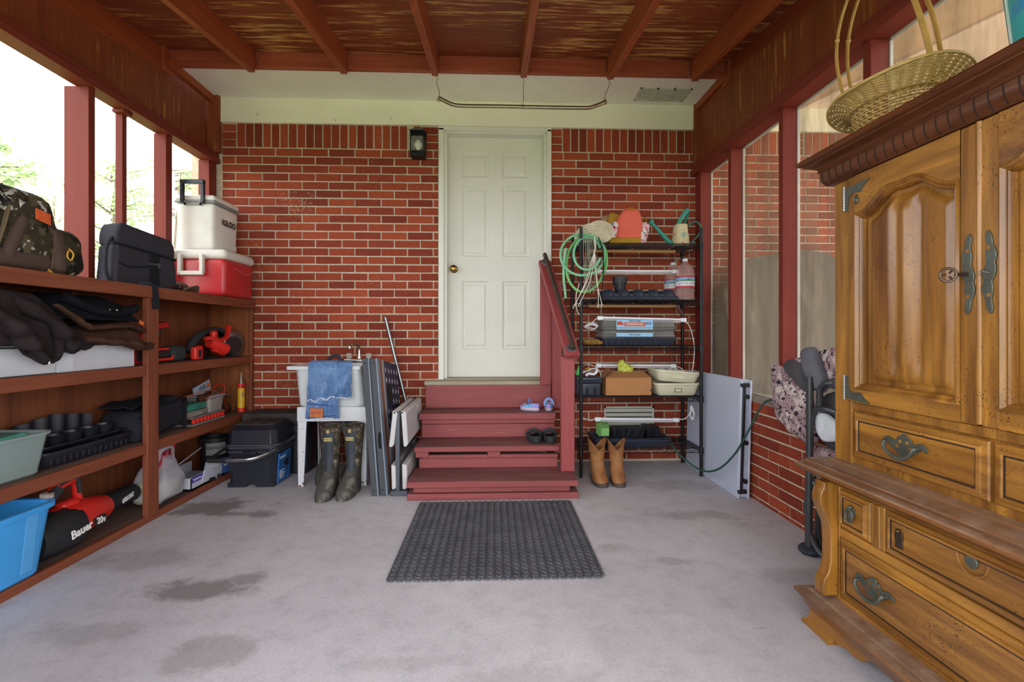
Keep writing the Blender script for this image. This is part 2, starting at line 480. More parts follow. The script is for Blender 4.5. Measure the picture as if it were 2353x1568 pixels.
struct(b, 'wall_house', [M_brick, M_mortar], smooth=0)
b = B(); b.box(-.46, .478, WY + .02, WY + .1, 0, .70); struct(b, 'wall_below_door', M_mortar, smooth=0)

# ---- frieze board and soffit over the brick, both cream
b = B(); b.box(-2.24, 1.70, 3.918, 3.975, 2.783, 2.985); struct(b, 'trim_1', M_cream, bevel=.003)
b = B(); b.box(1.78, 5.2, 3.918, 3.975, 2.783, 2.985); struct(b, 'trim_2', M_cream, bevel=.003)
b = B(); b.box(-2.26, 1.70, 3.452, 3.975, 2.985, 3.0); b.box(-.245, -.243, 3.5, 3.9, 2.984, 2.9855); struct(b, 'soffit', M_soffit, smooth=0)
b = B(); b.prism([(1.78, 3.975), (2.57, 3.975), (3.42, 1.5), (1.78, 1.5)], (0, 0, 2.985), (1, 0, 0), (0, 1, 0), (0, 0, .02)); struct(b, 'soffit', plain('tan_soffit', '#cdb79c', .7, 0, .12, 5), smooth=0)
b = B(); b.prism([(2.575, 3.975), (5.2, 3.975), (5.2, 1.5), (3.425, 1.5)], (0, 0, 2.978), (1, 0, 0), (0, 1, 0), (0, 0, .02)); struct(b, 'soffit', plain('blush_soffit', '#eadccd', .7, 0, .06, 5), smooth=0)
b = B(); b.bar((2.60, 3.93, 2.974), (3.43, 1.5, 2.974), .035, .008, (0, 0, 1)); struct(b, 'trim_14', plain('blush_soffit', '#eadccd'), smooth=0)

# ---- ceiling: sloping plywood deck on seven rafters, ledger along the eave
SL = .132
def zc(y, z=3.078): return z - SL * (3.45 - y)
YN = -1.3
def slope_board(b, x0, x1, y0, y1, zlo, zhi):
    P = [(x, y, zc(y, z)) for z in (zlo, zhi) for x, y in ((x0, y0), (x1, y0), (x1, y1), (x0, y1))]
    V = [b.v(p) for p in P]
    for q in ((3, 2, 1, 0), (4, 5, 6, 7), (0, 1, 5, 4), (1, 2, 6, 5), (2, 3, 7, 6), (3, 0, 4, 7)): b.f([V[i] for i in q])
for ya, yb in ((YN, -.11), (-.107, 1.11), (1.113, 2.33), (2.333, 3.56)):
    b = B(); slope_board(b, -2.6, 2.0, ya, yb, 3.078, 3.10); struct(b, 'ceiling', M_deck, smooth=0)
for x in (-1.706, -1.062, -.420, .214, .842, 1.463):
    b = B(); slope_board(b, x - .0225, x + .0225, YN, 3.415, 2.918, 3.0775); struct(b, 'ceiling_rafter', M_raft, bevel=.004)
for x in (-2.325, 1.745):
    b = B(); slope_board(b, x - .0225, x + .0225, YN, 3.40, 2.915, 3.0775); struct(b, 'ceiling_rafter', M_raft, bevel=.004)
b = B(); b.box(-2.30, 1.74, 3.44, 3.475, 2.965, 3.0785); struct(b, 'trim_3', M_ledger, bevel=.003)
M_tin = plain('grey_end_grain', '#6b6a60', .8)
b = B(); b.box(1.70, 1.78, 3.385, 3.475, 2.90, 3.085); struct(b, 'trim_15', M_ledger)
b = B(); b.box(-2.34, -2.285, 3.385, 3.475, 2.90, 3.085); struct(b, 'trim_16', M_ledger)
# ragged dried glue and paint where rafters meet the ledger
rg = random.Random(5)
for x in (-2.29, -1.706, -1.062, -.420, .214, .842, 1.463):
    b = B()
    for s in (-1, 1):
        for i in range(9):
            b.ball((x + s * (.025 + rg.uniform(0, .012)), 3.425 + rg.uniform(-.004, .012), 2.95 + i * .0135), (rg.uniform(.006, .014), .008, rg.uniform(.006, .012)), 6, 4)
    struct(b, 'rafter_filler', M_ledger)

# ---- left side: plywood band, header, studs, trim by the eave
b = B()
for i, (ya, yb) in enumerate(((-1.2, .6), (.602, 1.8), (1.802, 2.85), (2.852, 3.40), (3.402, 3.935))):
    slope_board(b, -2.325, -2.305, ya, yb, 2.92, 2.925)
    V = [b.v(p) for p in ((-2.305, ya, 2.50), (-2.305, yb, 2.50), (-2.305, yb, min(zc(yb, 2.95), 2.99)), (-2.305, ya, zc(ya, 2.95)))]; b.f(V)
    V2 = [b.v(p) for p in ((-2.325, ya, 2.50), (-2.325, yb, 2.50), (-2.325, yb, min(zc(yb, 2.95), 2.99)), (-2.325, ya, zc(ya, 2.95)))]; b.f(V2[::-1])
struct(b, 'wall_left', M_panel, smooth=0)
b = B(); b.box(-2.325, -2.222, -1.2, 3.945, 2.447, 2.487); b.box(-2.325, -2.232, -1.2, 3.945, 2.49, 2.528); struct(b, 'trim_4', M_redy, bevel=.003)
b = B(); b.box(-2.29, -2.245, 3.41, 3.935, 2.93, 2.995); struct(b, 'trim_5', M_raft, bevel=.003)
b = B(); b.box(-2.30, -2.206, 3.89, 3.938, 2.53, 2.985); struct(b, 'trim_6', M_panel, bevel=.003)
for x0, x1, y0, y1 in ((-2.385, -2.25, 2.724, 2.767), (-2.33, -2.285, 3.01, 3.045), (-2.335, -2.25, 3.347, 3.409), (-2.335, -2.25, 3.84, 3.938), (-2.335, -2.25, 1.3, 1.345), (-2.335, -2.25, .2, .245)):
    b = B(); b.box(x0, x1, y0, y1, 1.336, 2.447); struct(b, 'wall_stud', M_red, bevel=.003)
b = B(); b.box(-2.33, -2.26, 2.985, 3.06, 2.425, 2.447); struct(b, 'trim_7', M_redy, bevel=.003)
b = B(); b.box(-2.345, -2.29, -1.2, 3.94, 0, 1.27); struct(b, 'wall_left_lower', M_panel, smooth=0)

# ---- right side: knee wall of brick, studs, header, plywood band
b = B(); px_ = putX(1.68, 1)
bricks(b, -1.2, 3.935, 0, .625, px_)
b.mi = 1; b.box(1.686, 1.80, -1.2, 3.94, 0, .63); b.mi = 0
struct(b, 'wall_right', [M_brick, M_mortar], smooth=0)
M_sill = plain('grey_sill', '#8c8279', .85, 0, .25, 12, .2, .4)
b = B(); b.prism([(1.675, .63), (1.82, .63), (1.82, .668), (1.675, .645)], (0, -1.2, 0), (1, 0, 0), (0, 0, 1), (0, 5.135, 0)); struct(b, 'trim_8', M_sill, bevel=.003)
for y0, y1 in ((3.80, 3.90), (3.305, 3.345), (2.70, 2.74), (2.055, 2.10), (1.35, 1.395), (.6, .645), (-.2, -.155)):
    b = B(); b.box(1.68, 1.765, y0, y1, .645, 2.388); struct(b, 'wall_stud', M_red, bevel=.003)
b = B(); b.box(1.655, 1.765, -1.2, 3.938, 2.388, 2.43); b.box(1.668, 1.765, -1.2, 3.938, 2.433, 2.475); struct(b, 'trim_9', M_redy, bevel=.003)
b = B()
for ya, yb in ((-1.2, .9), (.902, 2.12), (2.122, 3.34), (3.342, 3.935)):
    V = [b.v(p) for p in ((1.715, ya, 2.46), (1.715, yb, 2.46), (1.715, yb, min(zc(yb, 2.95), 2.99)), (1.715, ya, zc(ya, 2.95)))]; b.f(V)
    V2 = [b.v(p) for p in ((1.735, ya, 2.46), (1.735, yb, 2.46), (1.735, yb, min(zc(yb, 2.95), 2.99)), (1.735, ya, zc(ya, 2.95)))]; b.f(V2[::-1])
struct(b, 'wall_right_upper', M_panel, smooth=0)
b = B(); b.box(1.68, 1.73, 3.41, 3.935, 2.93, 2.995); struct(b, 'trim_10', M_raft, bevel=.003)
b = B(); b.box(1.672, 1.76, 3.89, 3.938, 2.47, 2.985); struct(b, 'trim_11', M_panel, bevel=.003)
# dusty insect screens between the right studs
def screenmat():
    t = NT('dusty_screen'); v = t.co((1, 5, .6))
    f = t.noise(v, 2.2, 6, .65); base = t.ramp(f, [(.35, C('#8d8069')), (.65, C('#b5a68a'))]); t.base(base); t.set(Roughness=.9)
    m = t.noise(t.co((1, 3.5, .5), loc=(2, 2, 2)), 1.7, 5, .7)
    a = t.ramp(m, [(.35, (.20, .20, .20)), (.62, (.46, .46, .46))]); t.link(a, t.p.inputs['Alpha']); return t.m
M_screen = screenmat()
for n, (ya, yb) in enumerate(((3.345, 3.80), (2.74, 3.305), (2.10, 2.70), (1.395, 2.055), (.645, 1.35)), 1):
    w = tag(bpy.data.objects.new('window_%d' % n, None), kind='structure'); COL.objects.link(w); w.location = (1.772, (ya + yb) / 2, .66)
    b = B(); b.box(1.7720, 1.7726, ya, yb, .66, 2.39); b.obj('insect_screen', M_screen, w, smooth=0)
    b = B()
    for yy in (ya, yb): b.box(1.766, 1.78, yy - .006, yy + .006, .66, 2.39)
    for zz in (.66, 2.384): b.box(1.766, 1.78, ya, yb, zz - .006, zz + .006)
    b.obj('screen_frame', plain('screen_edge', '#b9b6ae', .6), w)

# ---- door, casing and sill
d = tag(bpy.data.objects.new('door_1', None), kind='structure'); COL.objects.link(d); d.location = (.014, 4.04, .70)
DX0, DX1, DZ0, DZ1 = -.387, .416, .703, 2.733
b = B()
st = .117; mid = .105; xs = (DX0, DX0 + st, DX0 + st + .228, DX1 - st - .228, DX1 - st, DX1)
zs = (DZ0, DZ0 + .232, DZ0 + .232 + .582, DZ0 + 1.02, DZ0 + 1.02 + .595, DZ1 - .335, DZ1 - .125, DZ1)
for i in range(5):
    for j in range(7):
        if i in (1, 3) and j in (1, 3, 5):
            x0, x1, z0, z1 = xs[i], xs[i + 1], zs[j], zs[j + 1]; y = 4.04
            def loop(k, yy): return [b.v(p) for p in ((x0 + k, yy, z0 + k), (x1 - k, yy, z0 + k), (x1 - k, yy, z1 - k), (x0 + k, yy, z1 - k))]
            L = [loop(0, y), loop(.012, y + .010), loop(.026, y + .010), loop(.040, y + .002)]
            b.skin(L, cap=False); b.f(L[-1])
        else: b.f([b.v(p) for p in ((xs[i], 4.04, zs[j]), (xs[i + 1], 4.04, zs[j]), (xs[i + 1], 4.04, zs[j + 1]), (xs[i], 4.04, zs[j + 1]))])
bmesh.ops.remove_doubles(b.bm, verts=b.bm.verts, dist=1e-5)
b.box(DX0, DX1, 4.052, 4.082, DZ0, DZ1)
b.obj('door_slab', M_white, d, smooth=20)
M_brass = metal('brass', '#a88a4e', .25)
b = B(); kx, kz = -.340, 1.617
b.lathe([(.033, 0), (.034, .004), (.028, .010), (.013, .014), (.013, .030), (.024, .036), (.030, .046), (.029, .056), (.020, .064), (.004, .066)], (kx, 4.039, kz), (0, -1, 0), 24, True); b.obj('door_knob', M_brass, d)
b = B()
for x0, x1 in ((-.456, -.412), (.441, .478)): b.box(x0, x1, 3.925, 4.06, .69, 2.768)
for x0, x1 in ((-.414, -.387), (.416, .443)): b.box(x0, x1, 3.945, 4.10, .70, 2.745)
b.box(-.456, .478, 3.925, 4.06, 2.748, 2.783); b.box(-.414, .443, 3.945, 4.10, 2.733, 2.750)
struct(b, 'trim_12', M_white, bevel=.004)
M_sillw = wood('weathered_sill', '#8d8672', '#b5ad95', 'X', 1., .8)
b = B(); b.box(-.40, .43, 3.93, 4.06, .685, .702); b.box(-.56, .475, 3.84, 3.935, .655, .685); struct(b, 'trim_13', [M_sillw], bevel=.003)

# ---- air vents: one in the soffit, one low in the brick
M_vent = plain('vent_paint', '#c3c2b3', .5)
M_hole = plain('vent_shadow', '#4a4a44', .9)
def vent(o, u, w, nrm, wd, ht, nslat, nsec, label, name='air_vent', mat=M_vent, slatw=.006):
    u, w, nrm = Vector(u), Vector(w), Vector(nrm); o = Vector(o)
    t = thing(name, label, 'vent', o)
    m = Matrix((u, w, nrm)).transposed()
    def bx(b, a0, a1, c0, c1, d0, d1): b.obox(o + m @ Vector(((a0 + a1) / 2, (c0 + c1) / 2, (d0 + d1) / 2)), (a1 - a0, c1 - c0, d1 - d0), m.to_4x4())
    b = B(); e = .014
    bx(b, -wd / 2, wd / 2, -ht / 2, -ht / 2 + e, 0, .006); bx(b, -wd / 2, wd / 2, ht / 2 - e, ht / 2, 0, .006)
    for i in range(nsec + 1):
        x = -wd / 2 + e / 2 + (wd - e) * i / nsec; bx(b, x - e / 2, x + e / 2, -ht / 2, ht / 2, 0, .006)
    b.obj('frame', mat, t)
    b = B(); bx(b, -wd / 2 + .004, wd / 2 - .004, -ht / 2 + .004, ht / 2 - .004, -.002, .001); b.obj('backing', M_hole, t)
    b = B()
    for i in range(nslat):
        y = -ht / 2 + e + (ht - 2 * e) * (i + .5) / nslat; bx(b, -wd / 2 + e, wd / 2 - e, y - slatw / 2, y + slatw / 2, .001, .004)
    b.obj('slats', mat, t); return t
vent((1.345, 3.745, 2.9835), (1, 0, 0), (0, -1, 0), (0, 0, -1), .41, .20, 13, 3, 'slatted metal vent set in the white soffit near the wall corner')
vent((1.13, 3.932, .355), (1, 0, 0), (0, 0, 1), (0, -1, 0), .42, .21, 5, 1, 'grey metal foundation vent low in the brick wall behind the wire rack', slatw=.026)

# ---- nails in the frieze
for x, z, dx in ((-1.905, 2.845, .01), (-1.29, 2.805, .012), (-.842, 2.825, .006)):
    b = B(); b.cyl((x, 3.918, z), (x + dx * .7, 3.89, z - .014), .0018, n=6); b.ball((x, 3.888, z + .0), .003, 6, 4); b.cyl((x, 3.888, z), (x, 3.918, z - .002), .0014, n=5)
    tag(b.obj('nail', M_nail), {-1.905: 'bent nail in the cream frieze nearest the side wall', -1.29: 'small bent nail in the cream frieze between two others', -.842: 'small nail in the cream frieze nearest the porch lantern'}[x], 'nail')
# ================================================================ WOODEN SHELVES ALONG THE LEFT SIDE
M_sh = wood('shelf_redwood', '#6c3522', '#905034', 'Y', 1., .55, wear='#a8683f', wearamt=.7)
M_shz = wood('shelf_redwood_upright', '#6c3522', '#905034', 'Z', 1., .55)
M_ply = wood('shelf_plywood', '#5f2f1c', '#8c5030', 'Z', .5, .55, knots=False)
M_end = wood('shelf_end_ply', '#7a3f20', '#9a5a30', 'Z', .8, .55)
M_shtop = wood('shelf_dusty_top', '#5f4a42', '#7a6258', 'Y', 1., .8)
XF, XB = -1.95, -2.28
u = thing('storage_shelf', 'long built-in reddish stained wooden shelf unit along the side wall under the open studs', 'shelf', (-2.11, 2.4, 0))
Y0, Y1 = .2, 3.925
b = B(); b.box(XB, XF - .02, Y0, Y1, 1.295, 1.335); b.obj('top_board', M_sh, u, bevel=.003)
b = B(); b.box(XF - .02, XF + .018, Y0, Y1, 1.272, 1.338); b.obj('front_rail', M_sh, u, bevel=.003)
for z0, z1 in ((.830, .890), (.393, .452)):
    for ya, yb in ((Y0, 2.735), (2.82, 3.905)):
        b = B(); b.box(XF - .022, XF, ya, yb, z0, z1); b.obj('front_rail', M_sh, u, bevel=.003)
    b = B(); b.box(XB, XF - .022, Y0, 3.905, z1 - .022, z1); b.obj('shelf_board', M_shtop, u)
b = B(); b.box(XB, XF - .02, Y0, 3.905, .004, .030); b.obj('bottom_board', M_shtop, u)
b = B(); b.box(XF - .02, XF, Y0, 3.905, 0, .042); b.obj('front_rail', M_sh, u, bevel=.003)
b = B(); b.box(XF - .02, XF + .012, 2.735, 2.822, .03, 1.272); b.obj('upright', M_shz, u, bevel=.003)
b = B(); b.box(XB, XF - .02, 3.905, 3.925, .0, 1.295); b.obj('end_panel', M_end, u)
b = B(); b.box(XF - .02, XF + .004, 3.89, 3.928, 0, 1.272); b.obj('upright', M_shz, u, bevel=.003)
b = B()
for ya, yb in ((Y0, 1.44), (1.443, 2.66), (2.663, 3.905)): b.box(XB - .006, XB + .002, ya, yb, .02, 1.30)
b.obj('back_panel', M_ply, u, smooth=0)

# ---------------------------------------------------------------- on the top board (z 1.335)
ZT = 1.338
M_camo = spotted('camo_fabric', '#3a3428', [('#1f1e1c', .5, .54, 1), ('#57503c', .55, .6, 1.5), ('#a9a8a0', .60, .625, 2.2), ('#c9cac8', .66, .68, 3)], 9)
M_brn = fabric('brown_nylon', '#574840', .15, 9)
M_brn2 = fabric('olive_webbing', '#6b5c46', .1, 20)
M_org = plain('orange_patch', '#d9602c', .8, 0, .15, 60)
M_yel = plain('yellow_cord', '#d8a334', .7)
M_txt = plain('white_print', '#e6e6e2', .7, 0, 0)
M_blk = plain('black_print', '#16171a', .6, 0, 0)
t = thing('backpack', 'camouflage hunting backpack with brown panels and orange patch standing on the wooden shelf', 'backpack', (-2.12, 2.0, ZT))
def dome(cz, top, k):
    def fn(p):
        q = max(0., (p.z + cz) / top); s = 1 - k * q * q
        return Vector((p.x * (1 - .25 * k * q), p.y * s, p.z))
    return fn
b = B(); b.rbox((-2.125, 1.87, 1.523), (.29, .44, .37), .07, 4, fn=dome(.05, .2, .22)); b.jitter(.008, 14, 1); b.obj('main_compartment', M_camo, t)
b = B(); b.rbox((-2.10, 2.125, 1.518), (.26, .28, .345), .075, 4, fn=lambda p: Vector((p.x, p.y * (1 - .12 * max(0, p.z / .17)) - .20 * max(0, p.z), p.z))); b.jitter(.008, 14, 2); b.obj('second_compartment', M_camo, t)
b = B(); b.rbox((-2.095, 2.295, 1.447), (.24, .19, .21), .05, 4, fn=lambda p: Vector((p.x, p.y * (1 - .2 * max(0, p.z / .09)) - .1 * max(0, p.z), p.z))); b.jitter(.006, 16, 3); b.obj('front_pocket', M_camo, t)
b = B(); b.rbox((-2.095, 2.235, 1.449), (.255, .10, .213), .04, 4, fn=lambda p: Vector((p.x, p.y * .9 - .15 * p.z, p.z))); b.jitter(.005, 16, 4); b.obj('pocket_gusset', M_brn, t)
b = B(); b.rbox((-2.122, 1.96, 1.387), (.302, .50, .09), .035, 4); b.jitter(.006, 14, 5); b.obj('base_panel', M_brn, t)
b = B(); b.rbox((-2.10, 2.04, 1.475), (.275, .06, .21), .024, 3, (R(-22), 0, 0)); b.obj('side_panel', M_brn, t)
b = B(); b.tube(spline([(-1.976, 1.955, 1.40), (-1.974, 1.99, 1.52), (-1.99, 2.02, 1.61), (-2.03, 2.03, 1.685)], 5), .012, 8, flat=.5); b.obj('zipper', M_brn2, t)
b = B(); b.tube(spline([(-1.983, 2.205, 1.36), (-1.98, 2.205, 1.46), (-2.0, 2.225, 1.52), (-2.06, 2.24, 1.53)], 5), .006, 6); b.obj('zipper', M_brn2, t)
b = B(); b.tube(spline([(-2.12, 1.88, 1.69), (-2.12, 1.92, 1.728), (-2.12, 2.02, 1.733), (-2.12, 2.06, 1.665)], 5), .018, 8, flat=.35); b.obj('carry_handle', M_brn, t)
from mathutils.bvhtree import BVHTree
sc_ = [o for o in t.children if o.name.startswith('second_compartment')][0]; mw_ = W(sc_)
bv_ = BVHTree.FromPolygons([mw_ @ v.co for v in sc_.data.vertices], [tuple(p.vertices) for p in sc_.data.polygons])
def on_pack(a, c):
    y = 2.112 + .072 * a; z = 1.562 + .048 * c - .012 * a; h = bv_.ray_cast(Vector((-1.8, y, z)), Vector((-1, 0, 0)))[0]
    return (h.x + .0035 if h else -2.0, y, z)
b = B(); b.grid(on_pack, 10, 8, -.003); b.obj('patch', M_org, t)
for y, z in ((2.275, 1.475), (2.175, 1.365)):
    b = B(); b.tube(spline([(-1.984, y, z), (-1.968, y + .022, z - .03), (-1.972, y + .015, z - .062), (-1.97, y - .006, z - .05), (-1.975, y + .004, z - .02)], 5), .0038, 6); b.obj('zipper_pull', M_yel, t)

settle(t)
M_cb = fabric('charcoal_nylon', '#34323a', .12, 8)
M_cb2 = fabric('black_webbing', '#1e1f24', .1, 20)
t = thing('cooler_bag', 'charcoal soft cooler backpack with black webbing ladder standing on the wooden shelf', 'backpack', (-2.1, 2.76, ZT))
def lean(p): return Vector((p.x, p.y, p.z - .10 * (p.y) * (p.z > 0) * (p.z / .14)))
b = B(); b.rbox((-2.10, 2.765, 1.443), (.25, .50, .21), .03, 4, fn=lambda p: Vector((p.x, p.y * (1 - .05 * p.z / .1), p.z - (.08 * p.y if p.z > .05 else 0)))); b.jitter(.005, 10, 7); b.obj('body', M_cb, t)
b = B(); b.rbox((-2.10, 2.765, 1.598), (.24, .485, .125), .03, 4, fn=lambda p: Vector((p.x, p.y * (1 - .10 * max(0, p.z / .06)), p.z - .10 * p.y))); b.jitter(.006, 9, 8); b.obj('lid', M_cb, t)
b = B(); b.tube(spline([(-1.978, 2.50, 1.566), (-1.972, 2.6, 1.560), (-1.970, 2.8, 1.542), (-1.974, 3.0, 1.522), (-2.05, 3.01, 1.52)], 4), .006, 6); b.obj('zipper', M_cb2, t)
b = B(); b.box(-1.974, -1.968, 2.775, 2.855, 1.352, 1.53)
for i in range(5): b.box(-1.970, -1.964, 2.782, 2.848, 1.362 + i * .034, 1.376 + i * .034)
b.obj('webbing_panel', M_cb2, t, bevel=.001)
b = B(); b.box(-1.972, -1.964, 2.77, 2.868, 1.472, 1.481); b.obox((-1.965, 2.845, 1.472), (.006, .012, .03), (R(20), 0, 0)); b.obj('buckle', plain('grey_buckle', '#4a4a50', .5), t)
b = B(); b.tube(spline([(-1.973, 2.535, 1.464), (-1.968, 2.6, 1.448), (-1.967, 2.7, 1.452), (-1.970, 2.77, 1.462)], 4), .005, 6); b.obj('pocket_seam', M_cb2, t)
b = B(); b.tube(spline([(-2.03, 2.515, 1.60), (-2.03, 2.478, 1.54), (-2.03, 2.472, 1.42), (-2.02, 2.50, 1.352)], 5), .022, 8, flat=.4); b.obj('shoulder_strap', M_cb2, t)
b = B(); b.tube(spline([(-1.972, 3.02, 1.45), (-1.962, 3.035, 1.43), (-1.96, 3.05, 1.41)], 4), .004, 6, flat=.5); b.obj('side_tab', M_cb2, t)
settle(t)
t.rotation_euler = (0, 0, R(-20)); t.scale = (.66, .69, 1.04); t.location = (-2.118, 2.905, ZT)
b = B(); b.tube([(-2.0, 2.752, 1.343), (-1.945, 2.752, 1.343), (-1.928, 2.762, 1.335), (-1.926, 2.768, 1.29), (-1.925, 2.776, 1.21)], .021, 8, flat=.12, up=(0, 1, 0)); b.warp(lambda c: c)
tag(b.obj('webbing_strap', M_cb2, loc=(-1.95, 2.76, 1.338)), 'black webbing strap hanging down over the front of the wooden shelf upright', 'strap')

M_ig = plastic('cooler_white', '#e4e3dc', .35); M_igg = plastic('cooler_grey_band', '#8e9090', .4); M_navy = plastic('navy_plastic', '#1b2330', .35)
M_cred = plastic('cooler_red', '#b8252a', .35, .12)
M_dwhite = plastic('dirty_white_plastic', '#d5d2ca', .4, .08)
t = thing('ice_chest', 'red hard cooler with white lid on the shelf end, lower of the two coolers', 'cooler', (-2.09, 3.64, ZT))
b = B(); b.rbox((-2.095, 3.637, 1.472), (.378, .395, .265), .03, 4, fn=lambda p: Vector((p.x * (1 + .10 * p.z), p.y * (1 + .08 * p.z), p.z))); b.obj('body', M_cred, t)
b = B(); b.rbox((-2.095, 3.637, 1.637), (.398, .41, .07), .025, 4, fn=lambda p: Vector((p.x * (1 - .9 * max(0, p.z)), p.y * (1 - .9 * max(0, p.z)), p.z))); b.obj('lid', M_dwhite, t)
b = B(); y = 3.425
for x in (-2.205, -2.055): b.box(x - .014, x + .014, y - .018, y + .012, 1.49, 1.63)
b.box(-2.219, -2.041, y - .020, y + .0, 1.482, 1.512)
b.obj('carry_handle', M_dwhite, t, bevel=.005)
b = B(); b.tube(spline([(-1.902, 3.56, 1.545), (-1.900, 3.7, 1.520), (-1.902, 3.82, 1.54)], 4), .003, 6); b.obj('scuff_line', plain('pale_scuff', '#c96a68', .6), t)
t = thing('ice_chest', 'white hard cooler with grey band and raised navy handle, resting on the red cooler', 'cooler', (-2.15, 3.67, 1.675))
b = B(); b.rbox((-2.155, 3.665, 1.845), (.265, .325, .34), .028, 4, fn=lambda p: Vector((p.x * (1 + .22 * p.z), p.y * (1 + .12 * p.z), p.z))); b.obj('body', M_ig, t)
b = B(); b.rbox((-2.155, 3.665, 2.024), (.290, .342, .022), .01, 3); b.obj('grey_band', M_igg, t)
b = B(); b.rbox((-2.155, 3.665, 2.05), (.288, .342, .045), .02, 4, fn=lambda p: Vector((p.x * (1 - 1.2 * max(0, p.z)), p.y * (1 - 1.2 * max(0, p.z)), p.z))); b.obj('lid', M_ig, t)
b = B()
for x in (-2.232, -2.088): b.box(x - .012, x + .012, 3.475, 3.500, 2.01, 2.165)
b.box(-2.244, -2.076, 3.472, 3.502, 2.145, 2.175); b.obj('tow_handle', M_navy, t, bevel=.004)
b = B()
b.box(-2.226, -2.094, 3.488, 3.50, 1.995, 2.012)
for x in (-2.215, -2.105): b.box(x - .010, x + .010, 3.488, 3.50, 1.995, 2.03)
b.obj('handle_bracket', M_igg, t, bevel=.002)
lettering('IGLOO', .058, (-2.0085, 3.68, 1.895), (0, 1, 0), (0.03, 0, 1), M_blk, t, fat=.03)
b = B(); b.obox((-2.0195, 3.70, 1.725), (.004, .20, .035)); b.obj('raised_logo', M_ig, t, bevel=.002)

t = thing('ball_cap', 'worn brown cap with sunglasses beside the charcoal cooler bag', 'cap', (-2.01, 3.12, ZT))
b = B(); b.ball((-2.06, 3.19, ZT + .0), (.065, .08, .07), 16, 10); b.warp(lambda c: Vector((c.x, c.y, max(c.z, ZT + .001)))); b.obj('crown', M_brn, t)
b = B(); b.grid(lambda a, c: Vector((-2.0 + .075 * c * math.cos((a - .5) * 2.2), 3.16 + .075 * (a - .5) * 2, ZT + .006 + .035 * (1 - (2 * a - 1) ** 2) * c)), 10, 5, .005); b.obj('brim', fabric('tan_brim', '#7a6252', .2, 30), t)
t = thing('sunglasses', 'folded dark sunglasses on the shelf edge against the brown cap', 'sunglasses', (-1.985, 3.055, ZT))
b = B()
for y in (3.03, 3.075): b.ball((-1.972, y, ZT + .022), (.005, .02, .017), 12, 8)
b.obj('lenses', plain('dark_lens', '#15100e', .1, 0, 0), t)
b = B(); b.tube([(-1.97, 3.045, ZT + .028), (-1.968, 3.053, ZT + .03), (-1.97, 3.06, ZT + .028)], .003, 6); b.tube([(-1.972, 3.01, ZT + .028), (-2.0, 3.005, ZT + .02), (-2.03, 3.03, ZT + .01)], .003, 6); b.tube([(-1.972, 3.095, ZT + .028), (-2.0, 3.1, ZT + .02), (-2.02, 3.08, ZT + .01)], .003, 6)
b.obj('frame', plain('brown_frame', '#5a3226', .3), t)

# ---------------------------------------------------------------- upper bay: clothes, white boxes, red tools (board z .890)
ZM = .892
M_foam = plain('white_foam', '#c9cbd2', .7, 0, .05, 12)
b = B(); b.box(-2.26, -1.985, 1.45, 2.228, ZM, 1.008); tag(b.obj('foam_box', M_foam, bevel=.003, loc=(-2.12, 1.84, ZM)), 'white box under the dark jacket, cut off by the picture edge', 'box')
b = B(); b.box(-2.26, -1.98, 2.232, 2.69, ZM, 1.012); b.mi = 1; b.box(-1.980, -1.9795, 2.234, 2.31, ZM + .004, 1.008); tag(b.obj('foam_box', [M_foam, plain('white_tape', '#d5d9e2', .5)], bevel=.003, loc=(-2.12, 2.46, ZM)), 'white box under the brown overalls, beside the shelf upright', 'box')
M_jk = fabric('dark_brown_fleece', '#2c2426', .22, 5); M_jk2 = fabric('black_jacket_cloth', '#15171c', .25, 6); M_ov = fabric('brown_duck_canvas', '#4a3328', .2, 6)
def hem(y):
    P = [(1.5, 1.03), (1.85, 1.03), (1.97, 1.022), (2.02, .985), (2.09, .935), (2.14, .945), (2.17, .985), (2.25, .985), (2.30, 1.0), (2.345, 1.01), (2.4, 1.06)]
    for (a, z0), (c, z1) in zip(P, P[1:]):
        if a <= y <= c: return z0 + (z1 - z0) * (y - a) / (c - a)
    return 1.03
def edge(y): return 1.25 if y < 2.08 else 1.25 - (y - 2.08) * .75
def jk(a, c):
    y = 1.5 + .845 * a; zt = edge(y); zh = hem(y)
    fold = .5 * nz(y * 9 + c * 3, c * 2, 1) + .3 * math.sin(y * 38 + c * 5)
    if c < .35:
        k = c / .35; x = -2.23 + k * .27; z = zt - .02 * k + .012 * fold; z = min(z, 1.263)
    else:
        k = (c - .35) / .65; x = -1.955 + .035 * math.sin(k * PI * .55) + .014 * fold; z = zt - .02 + (zh - zt + .02) * k
        x += .018 * (k > .3) * nz(y * 14, k * 4, 2) + .007 * nz(y * 34 + k * 9, k * 12, 5)
    return (x, y, z)
t = thing('jacket', 'dark brown fleece jacket slumped over the shelf edge, hanging across the white boxes', 'jacket', (-2.0, 1.95, 1.012))
b = B(); b.grid(jk, 60, 34, .012); b.obj('body', M_jk, t, smooth=60)
b = B(); b.tube(spline([(-2.06, 1.95, 1.235), (-1.955, 2.02, 1.2), (-1.905, 2.10, 1.135), (-1.90, 2.175, 1.06), (-1.905, 2.20, 1.03)], 6), [.05 + .012 * math.sin(i * .9) for i in range(25)], 14, flat=.55); b.jitter(.012, 22, 3); b.obj('sleeve', M_jk, t, smooth=60)
b = B(); b.tube(spline([(-1.96, 1.72, 1.21), (-1.90, 1.85, 1.16), (-1.88, 1.95, 1.08), (-1.90, 2.0, 1.03)], 6), [.06 + .01 * math.sin(i * 1.3) for i in range(19)], 14, flat=.5); b.jitter(.014, 18, 5); b.obj('sleeve', M_jk, t, smooth=60)
